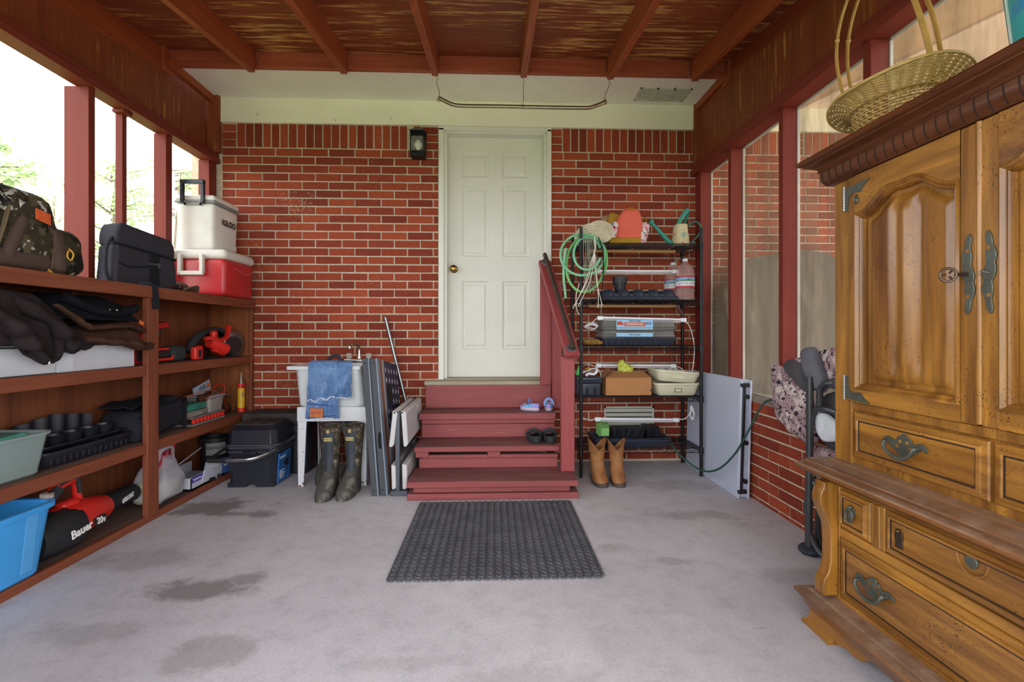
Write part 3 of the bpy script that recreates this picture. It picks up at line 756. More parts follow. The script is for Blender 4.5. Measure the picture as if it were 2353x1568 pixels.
b = B(); b.tube(spline([(-1.915, 2.0, 1.05), (-1.90, 2.06, .985), (-1.905, 2.10, .955), (-1.91, 2.15, .98), (-1.90, 2.14, 1.08)], 6), .022, 10, flat=.7); b.jitter(.006, 25, 6); b.obj('hood_edge', M_jk, t, smooth=60)
b = B(); b.cyl((-1.885, 2.085, .94), (-1.885, 2.088, .965), .003, n=8); b.obj('drawstring_tip', plain('tip_white', '#d0d0cc', .4), t)
def heap(y0, y1, x0, x1, zb, top, amp, sd):
    def fn(a, c):
        y = y0 + (y1 - y0) * a; k = c
        ang = PI * k
        x = (x0 + x1) / 2 - (x1 - x0) / 2 * math.cos(PI - ang) * -1
        h = math.sin(ang) ** .55 if 0 < k < 1 else 0
        e = min(1, (min(a, 1 - a) / .16)) ** .6 if 0 < a < 1 else 0
        z = zb + (top(y) - zb) * h * e
        n1 = nz(y * 11 + sd, x * 14, z * 12)
        return (x + amp * n1, y + amp * .6 * nz(x * 12, z * 15 + sd, 3), max(zb, min(z + amp * nz(y * 16, z * 9, sd), 1.264)))
    return fn
t = thing('overalls', 'folded brown canvas work overalls lying on the white box beside the upright', 'clothing', (-2.1, 2.5, 1.013))
b = B(); b.grid(heap(2.30, 2.722, -2.25, -1.945, 1.016, lambda y: 1.135 - .03 * math.sin((y - 2.2) * 9), .012, 4), 44, 26); b.obj('folded_leg', M_ov, t, smooth=60)
b = B(); b.tube(spline([(-1.93, 2.16, 1.20), (-1.925, 2.25, 1.15), (-1.92, 2.33, 1.10), (-1.925, 2.45, 1.105), (-1.93, 2.58, 1.11), (-1.945, 2.70, 1.085)], 6), [.012 + .014 * min(1, i / 8) for i in range(31)], 10, flat=.5); b.jitter(.009, 30, 2); b.obj('waistband', M_ov, t, smooth=60)
b = B(); b.tube(spline([(-1.94, 2.30, 1.045), (-1.915, 2.42, 1.035), (-1.91, 2.55, 1.02), (-1.92, 2.66, .995), (-1.935, 2.715, 1.01)], 6), [.042 + .006 * math.sin(i) for i in range(25)], 14, flat=.42); b.jitter(.011, 24, 8); b.obj('cuff', M_ov, t, smooth=60)
b = B(); b.obox((-1.916, 2.655, 1.128), (.004, .03, .02), (R(-25), 0, 0)); b.obj('orange_tag', M_org, t)
t = thing('jacket', 'black padded jacket stuffed above the brown overalls under the top board', 'jacket', (-2.1, 2.46, 1.14))
b = B(); b.grid(heap(2.20, 2.715, -2.26, -1.965, 1.135, lambda y: 1.262 - .04 * max(0, (y - 2.55) * 4), .014, 9), 44, 26); b.obj('body', M_jk2, t, smooth=60)
b = B(); b.tube(spline([(-1.97, 2.25, 1.235), (-1.955, 2.38, 1.19), (-1.952, 2.5, 1.175), (-1.955, 2.6, 1.19), (-1.965, 2.68, 1.21)], 6), .026, 10, flat=.8); b.jitter(.010, 22, 4); b.obj('sleeve', M_jk2, t, smooth=60)
for y_, r_ in ((2.455, .004), (2.50, .006)): b = B(); b.ball((-1.926, y_, 1.19), r_, 8, 6); b.obj('snap', metal('snap_metal', '#c4c6c8', .3), t)

# power tools
M_tr = plastic('tool_red', '#b81f1d', .4, .12); M_trb = plastic('tool_bright_red', '#d92c22', .4, .1); M_tk = plastic('tool_black', '#1c1d20', .55, .15); M_rub = plain('tool_rubber', '#2b2e30', .8, 0, .2, 20)
M_steel = metal('dull_steel', '#9c9ea0', .4); M_dsteel = metal('dark_steel', '#55565a', .45)
t = thing('reciprocating_saw', 'red and black reciprocating saw lying behind the shelf upright', 'power tool', (-2.06, 2.97, ZM))
b = B(); b.rbox((-2.06, 2.80, ZM + .05), (.075, .12, .1), .015, 3); b.obj('handle_shell', M_tr, t)
b = B(); b.rbox((-2.018, 2.80, ZM + .05), (.012, .075, .06), .005, 2); b.obj('grip_opening', M_tk, t)
b = B(); b.tube([(-2.06, 2.84, ZM + .055), (-2.06, 2.95, ZM + .05), (-2.06, 3.06, ZM + .052)], [.036, .042, .040], 14); b.obj('motor_housing', M_tk, t)
b = B(); b.rbox((-2.05, 3.12, ZM + .052), (.09, .14, .098), .03, 4); b.obj('nose_cover', M_rub, t)
b = B(); b.tube([(-2.023, 2.88, ZM + .08), (-2.018, 3.02, ZM + .085)], .008, 8); b.tube([(-2.02, 2.9, ZM + .018), (-2.012, 3.04, ZM + .02), (-2.014, 3.055, ZM + .035)], .009, 8); b.obj('trigger_lock', M_trb, t)
b = B(); b.box(-2.075, -2.045, 3.19, 3.225, ZM + .03, ZM + .075); b.obj('shoe', M_tr, t, bevel=.004)
t = thing('cordless_drill', 'red and black cordless drill lying upside down on the reciprocating saw', 'power tool', (-2.14, 3.0, ZM + .1))
b = B(); b.tube([(-2.15, 2.78, ZM + .135), (-2.15, 2.86, ZM + .14), (-2.15, 2.98, ZM + .145), (-2.15, 3.03, ZM + .14)], [.022, .036, .038, .028], 14); b.obj('body', M_tr, t)
b = B(); b.tube([(-2.15, 3.0, ZM + .12), (-2.15, 3.06, ZM + .13), (-2.15, 3.10, ZM + .16), (-2.15, 3.12, ZM + .21)], [.022, .022, .021, .022], 12); b.obj('grip', M_rub, t)
b = B(); b.obox((-2.145, 3.10, ZM + .222), (.075, .13, .022), (R(9), 0, 0)); b.obox((-2.145, 3.115, ZM + .24), (.07, .1, .016), (R(9), 0, 0)); b.obj('battery_foot', M_tr, t, bevel=.004)
b = B(); b.cyl((-2.15, 2.70, ZM + .132), (-2.15, 2.78, ZM + .135), .012, .02); b.obj('chuck', M_tk, t)
b = B(); b.tube([(-2.125, 2.99, ZM + .165), (-2.12, 3.05, ZM + .16), (-2.125, 3.10, ZM + .15)], .008, 8); b.obj('trigger', M_tk, t)
t = thing('battery_adapter', 'small bright red battery clip standing in front of the circular saw', 'battery', (-2.01, 3.29, ZM))
b = B(); b.rbox((-2.01, 3.29, ZM + .045), (.04, .085, .088), .012, 3); b.obj('case', M_trb, t)
b = B(); b.box(-1.991, -1.986, 3.275, 3.303, ZM + .02, ZM + .068); b.obj('socket', M_tk, t)
b = B(); b.box(-2.0, -1.985, 3.262, 3.315, ZM + .084, ZM + .094); b.obj('latch', M_trb, t, bevel=.002)
t = thing('circular_saw', 'bright red cordless circular saw with silver blade guard on the shelf end', 'power tool', (-2.08, 3.62, ZM))
b = B(); b.obox((-2.08, 3.61, ZM + .006), (.17, .42, .006), (0, 0, 0)); b.obj('base_plate', M_tk, t)
b = B(); b.tube([(-2.04, 3.48, ZM + .12), (-2.02, 3.53, ZM + .095), (-2.0, 3.61, ZM + .06)], [.04, .046, .044], 14); b.obj('motor', M_trb, t)
b = B(); b.cyl((-2.0, 3.61, ZM + .06), (-1.988, 3.655, ZM + .047), .042, .034); b.obj('motor_cap', M_tk, t)
b = B(); b.lathe([(.001, -.014), (.085, -.014), (.098, -.008), (.098, .008), (.085, .014), (.001, .014)], (-2.035, 3.785, ZM + .100), (1, -.35, .05), 30); b.obj('blade_guard', M_steel, t)
b = B(); b.lathe([(.001, -.004), (.072, -.004), (.072, .004), (.001, .004)], (-2.020, 3.765, ZM + .085), (1, -.35, .05), 30); b.obj('blade', M_dsteel, t)
b = B(); b.tube(spline([(-2.11, 3.36, ZM + .05), (-2.11, 3.42, ZM + .13), (-2.10, 3.52, ZM + .18), (-2.09, 3.64, ZM + .215), (-2.08, 3.72, ZM + .20)], 5), [.02 + .006 * math.sin(i * .3) for i in range(21)], 12); b.obj('rear_handle', M_rub, t)
b = B(); b.tube(spline([(-2.05, 3.45, ZM + .14), (-2.03, 3.50, ZM + .145), (-2.02, 3.58, ZM + .13), (-2.02, 3.66, ZM + .15), (-2.04, 3.72, ZM + .20), (-2.05, 3.745, ZM + .235)], 5), .02, 10, flat=.8); b.obj('upper_housing', M_trb, t)
b = B(); b.rbox((-2.03, 3.52, ZM + .165), (.04, .05, .07), .016, 3); b.obox((-2.02, 3.49, ZM + .135), (.05, .09, .028), (R(-14), 0, 0)); b.obox((-2.02, 3.56, ZM + .045), (.04, .12, .035), (R(-20), 0, 0)); b.obj('battery_mount', M_trb, t, bevel=.004)
b = B(); b.obox((-2.012, 3.80, ZM + .12), (.006, .02, .05)); b.obj('depth_lever', M_tk, t)
t = thing('oscillating_tool', 'black and red oscillating tool leaning in the corner behind the circular saw', 'power tool', (-2.17, 3.83, ZM))
b = B(); b.tube(spline([(-2.19, 3.70, ZM + .17), (-2.17, 3.76, ZM + .20), (-2.15, 3.82, ZM + .19), (-2.13, 3.865, ZM + .15), (-2.12, 3.875, ZM + .10)], 5), [.03, .03, .03, .03, .032, .032, .03, .028, .026, .026, .026, .026, .026, .025, .025, .025, .025, .024, .024, .024, .024], 12); b.obj('grip', M_tk, t)
b = B(); b.rbox((-2.16, 3.735, ZM + .185), (.066, .045, .066), .02, 3); b.obj('collar', M_tr, t)
b = B(); b.obox((-2.10, 3.845, ZM + .085), (.075, .09, .022), (R(-4), 0, 0)); b.obj('battery_foot', M_tr, t, bevel=.004)
b = B(); b.obox((-2.10, 3.845, ZM + .1), (.08, .1, .012), (R(-4), 0, 0)); b.cyl((-2.16, 3.865, ZM + .012), (-2.12, 3.85, ZM + .075), .012); b.obj('battery_plate', plastic('tool_grey', '#4c5052', .5), t, bevel=.002)

# ---------------------------------------------------------------- middle bay (board z .452)
ZL = .454
M_tub = glassy('frosted_tub', '#9fb3b0', .62, .35)
t = thing('storage_tub', 'frosted clear plastic tub with teal lid inside, beside black planter trays', 'tub', (-2.12, 2.0, ZL))
b = B(); b.tub((-2.12, 1.93, ZL), .25, .48, .185, 1.14, 1.12, .004, .03, .012, .012); b.obj('body', M_tub, t)
b = B(); b.rbox((-2.12, 1.91, ZL + .165), (.235, .43, .035), .015, 3, (R(3), 0, 0)); b.obj('lid', plastic('teal_lid', '#4f9c8c', .4), t)
b = B(); b.rbox((-2.13, 1.92, ZL + .07), (.19, .38, .11), .02, 3); b.obj('contents', fabric('pale_contents', '#7fa09b', .3, 9), t)
M_tray = plastic('seed_tray_black', '#20222a', .4, .15)
t = thing('planter_tray', 'black window planter tray, lower of the nested pair beside the frosted tub', 'planter', (-2.11, 2.50, ZL))
b = B(); b.tub((-2.11, 2.465, ZL), .17, .49, .075, 1.14, 1.06, .004, .025, .008, .010)
b.obj('body', M_tray, t)
b = B()
for i in range(14): b.box(-2.026, -2.018, 2.24 + i * .034, 2.252 + i * .034, ZL + .008, ZL + .062)
b.obj('ribs', M_tray, t, bevel=.002)
t = thing('planter_tray', 'black planter tray with pot cells, propped above the lower planter tray', 'planter', (-2.15, 2.5, ZL + .08))
b = B(); b.tub((-2.12, 2.465, ZL + .077), .16, .46, .02, 1.06, 1.03, .003, .02, .008, .006); b.obj('rim_tray', M_tray, t)
b = B()
for i in range(5):
    y = 2.275 + i * .096; b.lathe([(.001, 0), (.035, 0), (.043, .04), (.045, .045), (.040, .045), (.034, .01), (.001, .008)], (-2.12, y, ZL + .082), (0, 0, 1), 14)
b.obj('pot_cells', M_tray, t)
b = B(); b.grid(lambda a, c: Vector((-2.215 + .012 * math.cos(a * 31), 2.25 + a * .44, ZL + .085 + c * (.125 - .06 * abs(a - .5)))), 60, 3, .004); b.obj('back_wall', M_tray, t)
M_bag = fabric('tool_bag_nylon', '#29282e', .3, 8)
t = thing('tool_bag', 'slouching black nylon tool bag behind the shelf upright on the second board', 'bag', (-2.12, 2.92, ZL))
b = B(); b.rbox((-2.12, 2.945, ZL + .1), (.25, .44, .2), .06, 5, fn=lambda p: Vector((p.x, p.y * (1 - .15 * max(0, p.z / .1)), p.z + .03 * math.sin(p.y * 9)))); b.jitter(.016, 11, 3); b.warp(lambda c: Vector((min(max(c.x, -2.262), -1.985), c.y, max(c.z, ZL + .001)))); b.obj('body', M_bag, t, smooth=60)
b = B(); b.tube(spline([(-2.0, 2.76, ZL + .13), (-1.99, 2.85, ZL + .2), (-1.99, 3.0, ZL + .19), (-1.985, 3.13, ZL + .205), (-2.0, 3.15, ZL + .1), (-1.985, 3.12, ZL + .01)], 6), .012, 8, flat=.5); b.obj('strap', M_cb2, t)
b = B(); b.grid(lambda a, c: Vector((-2.02 - .2 * c, 2.745 + .40 * a, ZL + .2 + .015 * nz(a * 6, c * 5, 2) + .02 * math.sin(a * 5))), 20, 10, .008); b.obj('flap', M_cb2, t, smooth=60)
# organiser, clear bin and the clutter on top
M_clear = glassy('clear_plastic', '#b9b2ac', .45, .2)
t = thing('parts_organizer', 'small parts organizer with red latch drawers at the base, beside the tool bag', 'organizer', (-2.1, 3.38, ZL))
b = B(); b.box(-2.20, -1.99, 3.21, 3.59, ZL, ZL + .012); b.box(-2.20, -1.99, 3.21, 3.59, ZL + .048, ZL + .056); b.box(-2.20, -2.19, 3.21, 3.59, ZL, ZL + .05); b.obj('case', M_clear, t, bevel=.002)
for i in range(9):
    b = B(); b.rbox((-1.995, 3.235 + i * .041, ZL + .03), (.02, .032, .03), .006, 2); b.obj('drawer_latch', M_trb, t)
t = thing('plastic_case', 'clear flat hardware case stacked under the green case', 'case', (-2.08, 3.30, ZL + .057))
b = B(); b.rbox((-2.08, 3.30, ZL + .078), (.16, .21, .04), .008, 2); b.obj('body', glassy('clear_case', '#8d857c', .8, .3), t)
b = B(); b.box(-2.0, -1.995, 3.29, 3.32, ZL + .07, ZL + .085); b.obj('latch', M_clear, t)
t = thing('plastic_case', 'green plastic hardware case, topmost of its stack beside the tool bag', 'case', (-2.08, 3.29, ZL + .099))
b = B(); b.rbox((-2.08, 3.29, ZL + .122), (.15, .21, .045), .01, 3); b.obj('body', plastic('case_green', '#2f7f6b', .45), t)
b = B(); b.box(-2.006, -2.0, 3.28, 3.32, ZL + .112, ZL + .13); b.obj('latch', plastic('case_green_dark', '#256b59', .45), t)
t = thing('storage_bin', 'clear bin of wall anchors standing on the red latched organizer', 'bin', (-2.08, 3.495, ZL + .057))
b = B(); b.tub((-2.08, 3.495, ZL + .057), .16, .16, .10, 1.1, 1.12, .003, .015, .006, .008); b.obj('body', M_clear, t)
b = B()
for i in range(60):
    p = Vector((-2.08 + rg.uniform(-.065, .065), 3.495 + rg.uniform(-.065, .065), ZL + .075 + rg.uniform(0, .035))); q = Vector((rg.uniform(-1, 1), rg.uniform(-1, 1), rg.uniform(-.4, .4))).normalized() * .016
    b.cyl(p - q, p + q, .003, n=6)
o = b.obj('anchors', plain('tan_anchors', '#a88a6a', .7), t); o['kind'] = 'stuff'
b = B(); b.rbox((-2.08, 3.50, ZL + .168), (.19, .19, .018), .008, 2); b.obj('lid', glassy('frosted_lid', '#a9a5a8', .75, .4), t)
t = thing('saw_blade_pack', 'pale blue saw blade package leaning above the clear bin', 'package', (-2.13, 3.54, ZL + .18))
b = B(); b.obox((-2.12, 3.53, ZL + .215), (.004, .2, .075), (R(14), 0, 0)); b.obj('card', plain('pale_blue_card', '#9fb0c4', .6), t)
lettering('15/25', .038, (-2.1165, 3.53, ZL + .222), (0, 1, .25), (0, -.25, 1), M_blk, t)
b = B(); b.obox((-2.117, 3.60, ZL + .235), (.003, .03, .03), (R(14), 0, 0)); b.obj('orange_mark', M_org, t)
b = B(); b.cyl((-2.05, 3.22, ZL + .19), (-2.03, 3.235, ZL + .19), .014, .014, 12); b.tube(spline([(-2.05, 3.22, ZL + .195), (-2.0, 3.32, ZL + .215), (-2.0, 3.42, ZL + .215), (-2.02, 3.54, ZL + .20)], 6), .004, 6); b.tube(spline([(-2.0, 3.36, ZL + .165), (-1.99, 3.42, ZL + .18), (-2.0, 3.46, ZL + .20)], 5), .004, 6)
tag(b.obj('hoop_wire', plain('orange_wire', '#9a5a38', .6), loc=(-2.03, 3.38, ZL + .15)), 'springy orange wire hoop lying over the green case', 'wire')
b = B(); b.rbox((-2.03, 3.42, ZL + .165), (.05, .15, .05), .015, 3); b.jitter(.006, 30, 2); tag(b.obj('old_leather_pouch', fabric('rusty_leather', '#432a20', .4, 20), loc=(-2.03, 3.42, ZL + .14)), 'dark brown leather pouch between the green case and the clear bin', 'pouch')
t = thing('impact_driver', 'black and red impact driver lying behind the clear bin near the caulk tube', 'power tool', (-2.1, 3.70, ZL))
b = B(); b.tube([(-2.1, 3.63, ZL + .045), (-2.09, 3.70, ZL + .045), (-2.07, 3.76, ZL + .04), (-2.06, 3.79, ZL + .035)], [.04, .043, .036, .016], 14); b.obj('body', M_tk, t)
b = B(); b.cyl((-2.085, 3.715, ZL + .045), (-2.083, 3.725, ZL + .044), .045, .043, 16); b.obj('red_band', M_tr, t)
b = B(); b.tube([(-2.08, 3.60, ZL + .185), (-2.06, 3.66, ZL + .155), (-2.04, 3.74, ZL + .135)], [.01, .014, .012], 10); b.cyl((-2.04, 3.74, ZL + .135), (-2.03, 3.78, ZL + .125), .007); b.cyl((-2.1, 3.62, ZL + .06), (-2.09, 3.63, ZL + .17), .008)
tag(b.obj('ratchet_handle', M_steel, loc=(-2.06, 3.68, ZL + .085)), 'silver socket bar lying across the impact driver', 'tool')
b = B(); b.tube(spline([(-2.1, 3.60, ZL + .19), (-2.08, 3.66, ZL + .235), (-2.06, 3.70, ZL + .22), (-2.06, 3.70, ZL + .17), (-2.09, 3.64, ZL + .18)], 5), .005, 8); tag(b.obj('coiled_red_cord', M_tr, loc=(-2.08, 3.66, ZL + .17)), 'small loop of red cord behind the silver socket bar', 'cord')
t = thing('caulk_tube', 'yellow and red adhesive cartridge standing upright at the shelf end', 'tube', (-2.0, 3.835, ZL))
c0 = (-2.0, 3.835)
def cy(z0, z1, r0, r1, mt, nm):
    b = B(); b.cyl((*c0, ZL + z0), (*c0, ZL + z1), r0, r1, 20); b.obj(nm, mt, t)
cy(0, .03, .0265, .0265, M_trb, 'base_cap'); cy(.03, .185, .0258, .0258, plastic('caulk_yellow', '#e0ae1e', .4), 'label_band'); cy(.185, .222, .0265, .0265, M_trb, 'top_band'); cy(.222, .228, .024, .022, M_steel, 'metal_end')
cy(.228, .31, .009, .003, plastic('nozzle_grey', '#a59a88', .5), 'nozzle')
lettering('26', .026, (-1.976, 3.812, ZL + .202), (.7, .7, 0), (0, 0, 1), M_blk, t)
for i in range(3):
    b = B(); b.obox((-1.981, 3.816, ZL + .150 - i * .012), (.003, .022, .006), (R(15), 0, R(45))); b.obj('label_stripe', plain('label_blue', '#2a4e9a', .5, 0, 0), t)
b = B(); b.tube([(-2.06, 3.865, ZL + .02), (-2.0, 3.875, ZL + .02), (-1.985, 3.885, ZL + .018)], .010, 10); tag(b.obj('socket_extension', M_tk, loc=(-2.02, 3.875, ZL + .01)), 'short black ratchet bar lying beside the caulk tube', 'tool')

# ---------------------------------------------------------------- bottom bay (board z .03)
ZB = .044
M_bt = plastic('tub_blue', '#40a2ea', .35, .06)
t = thing('storage_tub', 'bright blue open plastic tub resting on the bottom shelf rail', 'tub', (-2.1, 1.92, ZB))
b = B(); b.tub((-2.088, 1.90, ZB), .285, .44, .30, 1.16, 1.16, .005, .04, .018, .022); b.obj('body', M_bt, t)
b = B(); b.box(-1.955, -1.945, 2.02, 2.075, ZB + .03, ZB + .275, None); b.warp(lambda c: Vector((c.x + (c.z - ZB) * .08, c.y + (c.z - ZB) * .03, c.z))); b.obj('corner_rib', plastic('tub_blue_light', '#55a6e2', .35, .05), t, bevel=.004)
b = B(); b.obox((-2.12, 1.93, ZB + .20), (.25, .30, .012), (R(4), R(6), 0)); b.obj('inner_lid', M_bt, t, bevel=.003)
b = B(); b.ball((-1.985, 2.185, .346), (.03, .02, .018), 12, 8); b.jitter(.008, 60, 2); tag(b.obj('cloth_scrap', fabric('speckled_rag', '#a8978e', .4, 60), loc=(-1.985, 2.185, .33)), 'speckled rag caught on the blue tub corner', 'rag')
t = thing('leaf_blower', 'red and black cordless leaf blower lying along the bottom shelf', 'leaf blower', (-2.05, 2.5, ZB))
ax = [Vector((-2.045, 2.19, .155)), Vector((-2.05, 2.30, .16)), Vector((-2.06, 2.42, .165)), Vector((-2.075, 2.54, .155)), Vector((-2.085, 2.60, .15))]
b = B(); b.tube(ax, [.088, .094, .09, .072, .062], 24); b.obj('motor_housing', M_trb, t)
b = B(); b.tube([ax[0] + Vector((.004, -.04, -.01)), ax[0] + Vector((.004, .02, -.008)), ax[1] + Vector((.006, .0, -.012)), ax[1] + Vector((.006, .055, -.02))], [.085, .099, .105, .101], 24); b.obj('intake_grille', M_tk, t)
b = B(); b.tube([ax[4] + Vector((0, -.02, 0)), Vector((-2.11, 2.74, .145)), Vector((-2.118, 2.82, .142)), Vector((-2.122, 2.862, .14))], [.056, .052, .05, .05], 22); b.obj('nozzle_tube', M_tk, t)
b = B(); b.tube(spline([(-2.045, 2.245, .305), (-2.04, 2.30, .355), (-2.045, 2.375, .365), (-2.055, 2.405, .34), (-2.06, 2.425, .27), (-2.065, 2.44, .21)], 6), [.021 + .004 * math.sin(i * .25) for i in range(31)], 12); b.obj('handle', M_trb, t)
b = B(); b.tube(spline([(-2.035, 2.20, .288), (-2.03, 2.25, .318), (-2.03, 2.29, .345)], 5), .025, 12); b.tube(spline([(-2.025, 2.29, .362), (-2.022, 2.35, .378), (-2.03, 2.39, .365), (-2.036, 2.415, .29)], 6), .010, 8); b.obj('rubber_grip', M_rub, t)
b = B(); b.rbox((-2.05, 2.36, .245), (.06, .10, .05), .02, 3); b.obj('handle_root', M_trb, t)
b = plate((-1.969, 2.455, .135), (-.1, 1, -.1), (-.3, 0, 1), .085, .05); b.obj('badge', M_tk, t)
lettering('20v', .042, (-1.9665, 2.453, .1365), (-.1, 1, -.1), (-.3, 0, 1), M_txt, t, shear=.2, fat=.03)
lettering('Bauer', .050, (-1.936, 2.305, .145), (-.02, 1, .12), (-.2, -.12, 1), M_txt, t, shear=.2, fat=.03)
lettering('Bauer', .045, (-2.0555, 2.745, .152), (-.12, 1, .12), (-.35, -.16, 1), M_txt, t, shear=.2, fat=.03)
M_pb = glassy('plastic_bag_film', '#d2d3dc', .5, .35)
t = thing('plastic_bag', 'white plastic shopping bag of red straws on the bottom shelf', 'bag', (-2.05, 3.0, ZB))
def sack(p):
    k = p.z / .15
    return Vector((p.x * (1 - .62 * max(0, k)), p.y * (1 - .5 * max(0, k)) + .02 * k, p.z))
b = B(); b.rbox((-2.06, 3.012, ZB + .135), (.19, .245, .27), .045, 6, fn=sack); b.jitter(.022, 13, 4); b.jitter(.010, 38, 9); b.warp(lambda c: Vector((c.x, c.y, max(c.z, ZB + .001)))); b.obj('bag', M_pb, t, smooth=70)
b = B(); b.tube(spline([(-2.05, 2.94, ZB + .22), (-2.02, 2.92, ZB + .31), (-2.02, 2.99, ZB + .34), (-2.03, 3.07, ZB + .315), (-2.05, 3.10, ZB + .2)], 6), .028, 8, flat=.3); b.jitter(.008, 30, 1); b.obj('bag_handle', M_pb, t, smooth=70)
b = B(); b.rbox((-2.06, 2.99, ZB + .075), (.16, .21, .12), .03, 3); b.jitter(.012, 20, 6); b.obj('contents', spotted('bag_contents', '#c9c3a8', [('#b8bccb', .5, .55, 1), ('#c8b65a', .6, .63, 1.4), ('#6c7aa8', .66, .68, 2)], 9), t)
b = B()
for i in range(16):
    p = Vector((-2.04 + rg.uniform(-.03, .02), 2.94 + i * .008, ZB + .18)); b.cyl(p, p + Vector((rg.uniform(-.01, .02), rg.uniform(-.02, .03), rg.uniform(.09, .12))), .0055, n=6)
b.cyl((-2.05, 3.10, ZB + .24), (-2.04, 3.115, ZB + .33), .006, n=6); b.cyl((-2.045, 3.085, ZB + .24), (-2.04, 3.09, ZB + .325), .006, n=6)
b.obj('red_straws', plain('straw_red', '#b01a35', .5), t)
t = thing('floor_tile_box', 'opened white and purple carton with blue end flap on the bottom shelf', 'box', (-2.07, 3.36, ZB))
M_ct = plain('carton_white', '#c4c6d2', .6); M_pu = plain('carton_purple', '#4a3fa0', .5, 0, .05); M_cbl = plain('carton_blue', '#4a6fb0', .5, 0, .06)
b = B()
b.box(-2.24, -1.972, 3.17, 3.60, ZB, ZB + .01); b.box(-1.977, -1.972, 3.17, 3.60, ZB, ZB + .085); b.box(-2.24, -2.235, 3.17, 3.60, ZB, ZB + .085); b.box(-2.24, -1.972, 3.17, 3.175, ZB, ZB + .08)
b.obox((-1.965, 3.40, ZB + .07), (.006, .22, .125), (R(-10), R(6), 0)); b.obox((-2.15, 3.32, ZB + .13), (.2, .3, .005), (R(10), R(-38), 0)); b.obj('carton', M_ct, t)
b = B(); b.obox((-1.9605, 3.395, ZB + .105), (.003, .2, .045), (R(-10), R(6), 0)); b.box(-1.9715, -1.9705, 3.175, 3.29, ZB + .045, ZB + .084); b.obj('purple_band', M_pu, t)
b = B(); b.obox((-1.962, 3.555, ZB + .065), (.006, .13, .115), (R(-8), R(8), R(-4))); b.obj('blue_flap', M_cbl, t)
lettering('mstrong', .036, (-1.9580, 3.395, ZB + .105), (0, 1, -.17), (.1, .17, 1), M_txt, t)
lettering('StyleClean', .022, (-1.9695, 3.233, ZB + .064), (0, 1, 0), (0, 0, 1), M_txt, t)
lettering('TimeStyle', .026, (-1.9565, 3.555, ZB + .07), (-.07, 1, -.12), (.1, .12, 1), M_txt, t)
b = B()
for i in range(12): b.obox((-1.9578, 3.345 + i * .006, ZB + .022 - i * .001), (.002, .0025 + .0015 * (i % 3), .02), (R(-10), R(6), 0))
for i in range(6): b.obox((-1.9574, 3.44 + i * .006, ZB + .018 - i * .001), (.002, .003, .024), (R(-10), R(6), 0))
b.obj('barcode', M_blk, t)
t = thing('paint_bucket', 'dark bucket with a grey printed label at the back of the bottom shelf', 'bucket', (-2.16, 3.72, ZB))
b = B(); b.lathe([(.09, 0), (.10, .22), (.105, .22), (.105, .235), (.096, .235), (.088, .01), (.001, .006)], (-2.15, 3.74, ZB), (0, 0, 1), 26); b.obj('pail', M_tk, t)
b = B(); b.grid(lambda a, c: (-2.15 + .1005 * math.cos(R(-95 + 80 * a)) * (.97 + .03 * c), 3.74 + .1005 * math.sin(R(-95 + 80 * a)) * (.97 + .03 * c), ZB + .11 + .09 * c), 14, 2, .001); b.obj('label', plain('grey_label', '#8a8a8c', .6), t)
lettering('STANLEY', .03, (-2.098, 3.645, ZB + .165), (.87, .5, 0), (0, 0, 1), M_blk, t)
# ---------------------------------------------------------------- tool boxes on the slab
M_tb = plastic('toolbox_navy', '#1d202a', .4, .15); M_tbe = plain('toolbox_scuffed_edge', '#5c6068', .5, 0, .4, 40); M_alu = metal('aluminium_tube', '#aeb0b4', .3)
M_top = plain('dusty_black_lid', '#3a3633', .8, 0, .35, 10)
t = thing('tool_box', 'navy black lidded tool chest with silver tow handle and blue label, beside the sink', 'toolbox', (-1.685, 3.52, 0))
x0, x1, y0, y1 = -1.858, -1.512, 3.352, 3.66
def octo(i, z, c=.035): return [(x0 + i + c, y0 + i, z), (x1 - i - c, y0 + i, z), (x1 - i, y0 + i + c, z), (x1 - i, y1 - i, z), (x0 + i, y1 - i, z), (x0 + i, y0 + i + c, z)]
def stackloops(b, L): b.skin([[b.v(p) for p in q] for q in L])
b = B(); stackloops(b, [octo(.012, .02), octo(.004, .25), octo(-.003, .255), octo(-.003, .275)])
for x in (x0 + .01, x0 + .20): b.box(x, x + .125, y0 + .012, y1 - .02, 0, .03)
b.obj('body', M_tb, t, bevel=.004)
b = B(); stackloops(b, [octo(-.006, .277), octo(-.006, .292), octo(.002, .30), octo(.006, .395), octo(.03, .425)]); b.obj('lid', M_tb, t, bevel=.004)
b = B(); b.box(x0 + .04, x1 - .04, y0 + .05, y1 - .03, .424, .432)
for i in range(3): b.box(x0 + .05 + i * .1, x0 + .10 + i * .1, y0 + .06, y1 - .04, .432, .438)
b.obj('lid_panel', M_top, t, bevel=.003)
for z in (.279, .296, .25):
    b = B(); q = octo(-.0075, z); b.tube([q[5], q[0], q[1], q[2], q[3]], .003, 6); b.obj('edge_bead', M_tbe, t)
b = B(); b.rbox((-1.685, y0 - .006, .245), (.10, .03, .03), .01, 3)
for i in range(8): b.box(-1.73 + i * .012, -1.725 + i * .012, y0 - .024, y0 - .018, .236, .254)
b.obj('front_grip', M_tb, t)
b = B(); b.tube(spline([(-1.50, y1 - .03, .30), (-1.50, y0 + .10, .285), (-1.52, y0 - .02, .262), (-1.60, y0 - .12, .235), (-1.70, y0 - .135, .228), (-1.80, y0 - .135, .228)], 6), .011, 10, flat=1.3); b.obj('tow_handle', M_alu, t)
